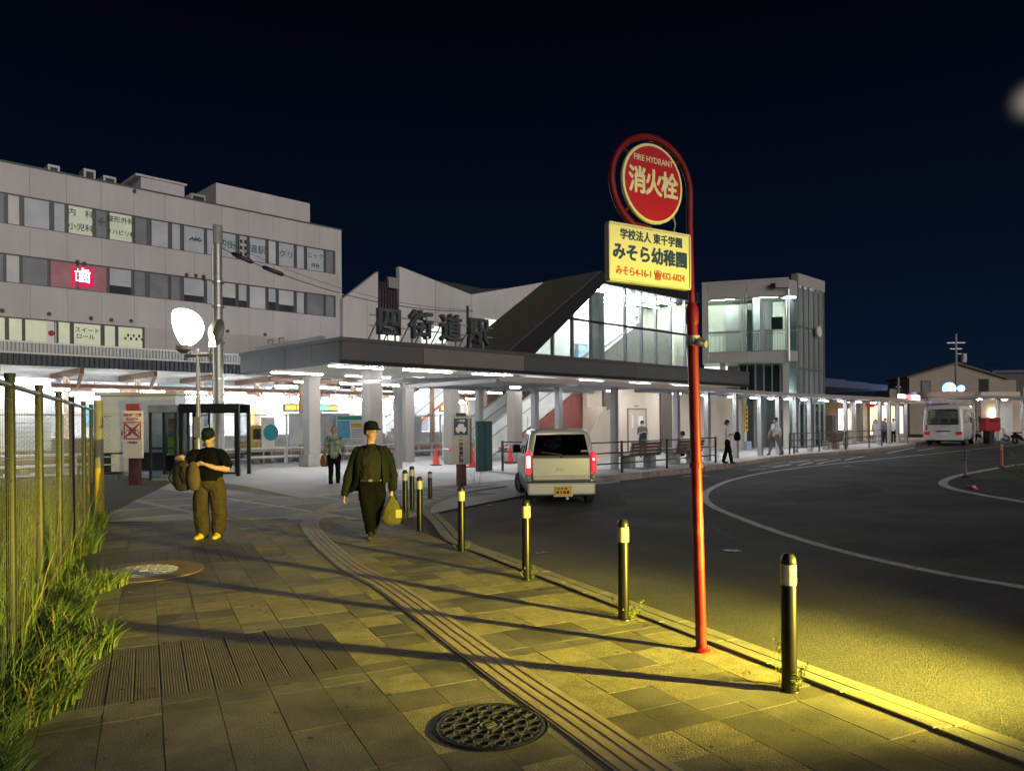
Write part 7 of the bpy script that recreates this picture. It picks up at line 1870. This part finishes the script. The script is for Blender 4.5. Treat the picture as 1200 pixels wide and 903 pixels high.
# yellow banner by the wall, cigarette machine box
by_ = T('yellow_banner', 'narrow yellow banner fixed to a white column beneath the lift tower', 'banner', st(S(874, 500, .8)[0], .8, Z0), TH)
MB().box(-.16, .16, -.05, 0, 1.0, 2.35).obj('cloth', mat('banner_yellow', (.55, .36, .03), .6, var=.2, scale=8), by_); MB().box(-.12, .12, .01, .2, 0, 3.2).obj('pole', cream, by_); MB().box(-.25, .25, -.2, .0, 0, .45).obj('base', mat('base_blue', (.25, .3, .42), .6), by_)
for i in range(5): MB().box(-.09, .09, -.055, -.051, 2.1 - .24 * i, 2.22 - .24 * i).obj('print', ink_k, by_)
# ---- traffic island on the right: delineators, debris and a shrub
def delin(px, ptop, c, label, tape=False):
    p = G(*px, ZR); h = P(px[0], ptop, p.y).z - ZR
    t = T('delineator_post', label, 'delineator', p, 0, 'lane delineators on the traffic island')
    MB().lathe([(.05, 0), (.04, .05), (.038, h - .02), (.02, h), (.001, h)], 12).obj('post', c, t, smooth=True)
    MB().lathe([(.11, 0), (.11, .03), (.05, .05)], 12, cap=False).obj('base', black_plastic, t)
    for k in range(2 if not tape else 3): MB().lathe([(.0405, h * (.93 - .13 * k)), (.0405, h * (.87 - .13 * k))], 12, cap=False).obj('reflector', bol_b if not tape else steel_dark, t)
delin((1174, 548), 519, mat('delineator_orange', (.55, .10, .045), .5, var=.1), 'orange delineator post nearest the shrub')
delin((1131, 559), 527, mat('delineator_worn', (.20, .12, .10), .6, var=.4, scale=25), 'worn brown delineator post at the tip of the island line', True)
dp = G(1139, 573, ZR); db = T('broken_reflector', 'broken red and white reflector lying inside the island line', 'debris', dp + Vector((0, 0, .005)), .5)
MB().box(-.16, .16, -.08, .08, 0, .06, 0, Matrix.Rotation(.3, 4, 'Y')).obj('shell', mat('debris_red', (.4, .12, .09), .6, var=.3, scale=20), db, bevel=.01); MB().box(-.10, .0, -.085, .085, .045, .075, 0, Matrix.Rotation(.3, 4, 'Y')).obj('chip', white_part, db)
shp = G(1208, 566, ZR)
shb = T('shrub', 'small leafy green shrub at the right edge on the traffic island', 'shrub', shp, 0); mb = MB(); rq = random.Random(4)
stm = MB()
for k in range(9):
    a_ = rq.uniform(0, 6.28); stm.tube([(0, 0, 0), (.2 * math.cos(a_), .2 * math.sin(a_), .35), (.42 * math.cos(a_), .42 * math.sin(a_), rq.uniform(.5, .9))], [.015, .01, .004], 5)
stm.obj('stem', rust, shb)
cl_ = [(rq.uniform(-.42, .42), rq.uniform(-.42, .42), rq.uniform(.12, .82)) for _ in range(26)]
for c in cl_:
    for k in range(46):
        d = Vector((rq.gauss(0, 1), rq.gauss(0, 1), rq.gauss(0, 1))).normalized() * rq.uniform(.05, .17); p = Vector(c) + d
        blade(mb, p, .02, d.normalized() * rq.uniform(.03, .06), .03, 0 if rq.random() < .7 else 1, 2)
mb.obj('foliage', [leaf_g, leaf_y], shb, fix=False)
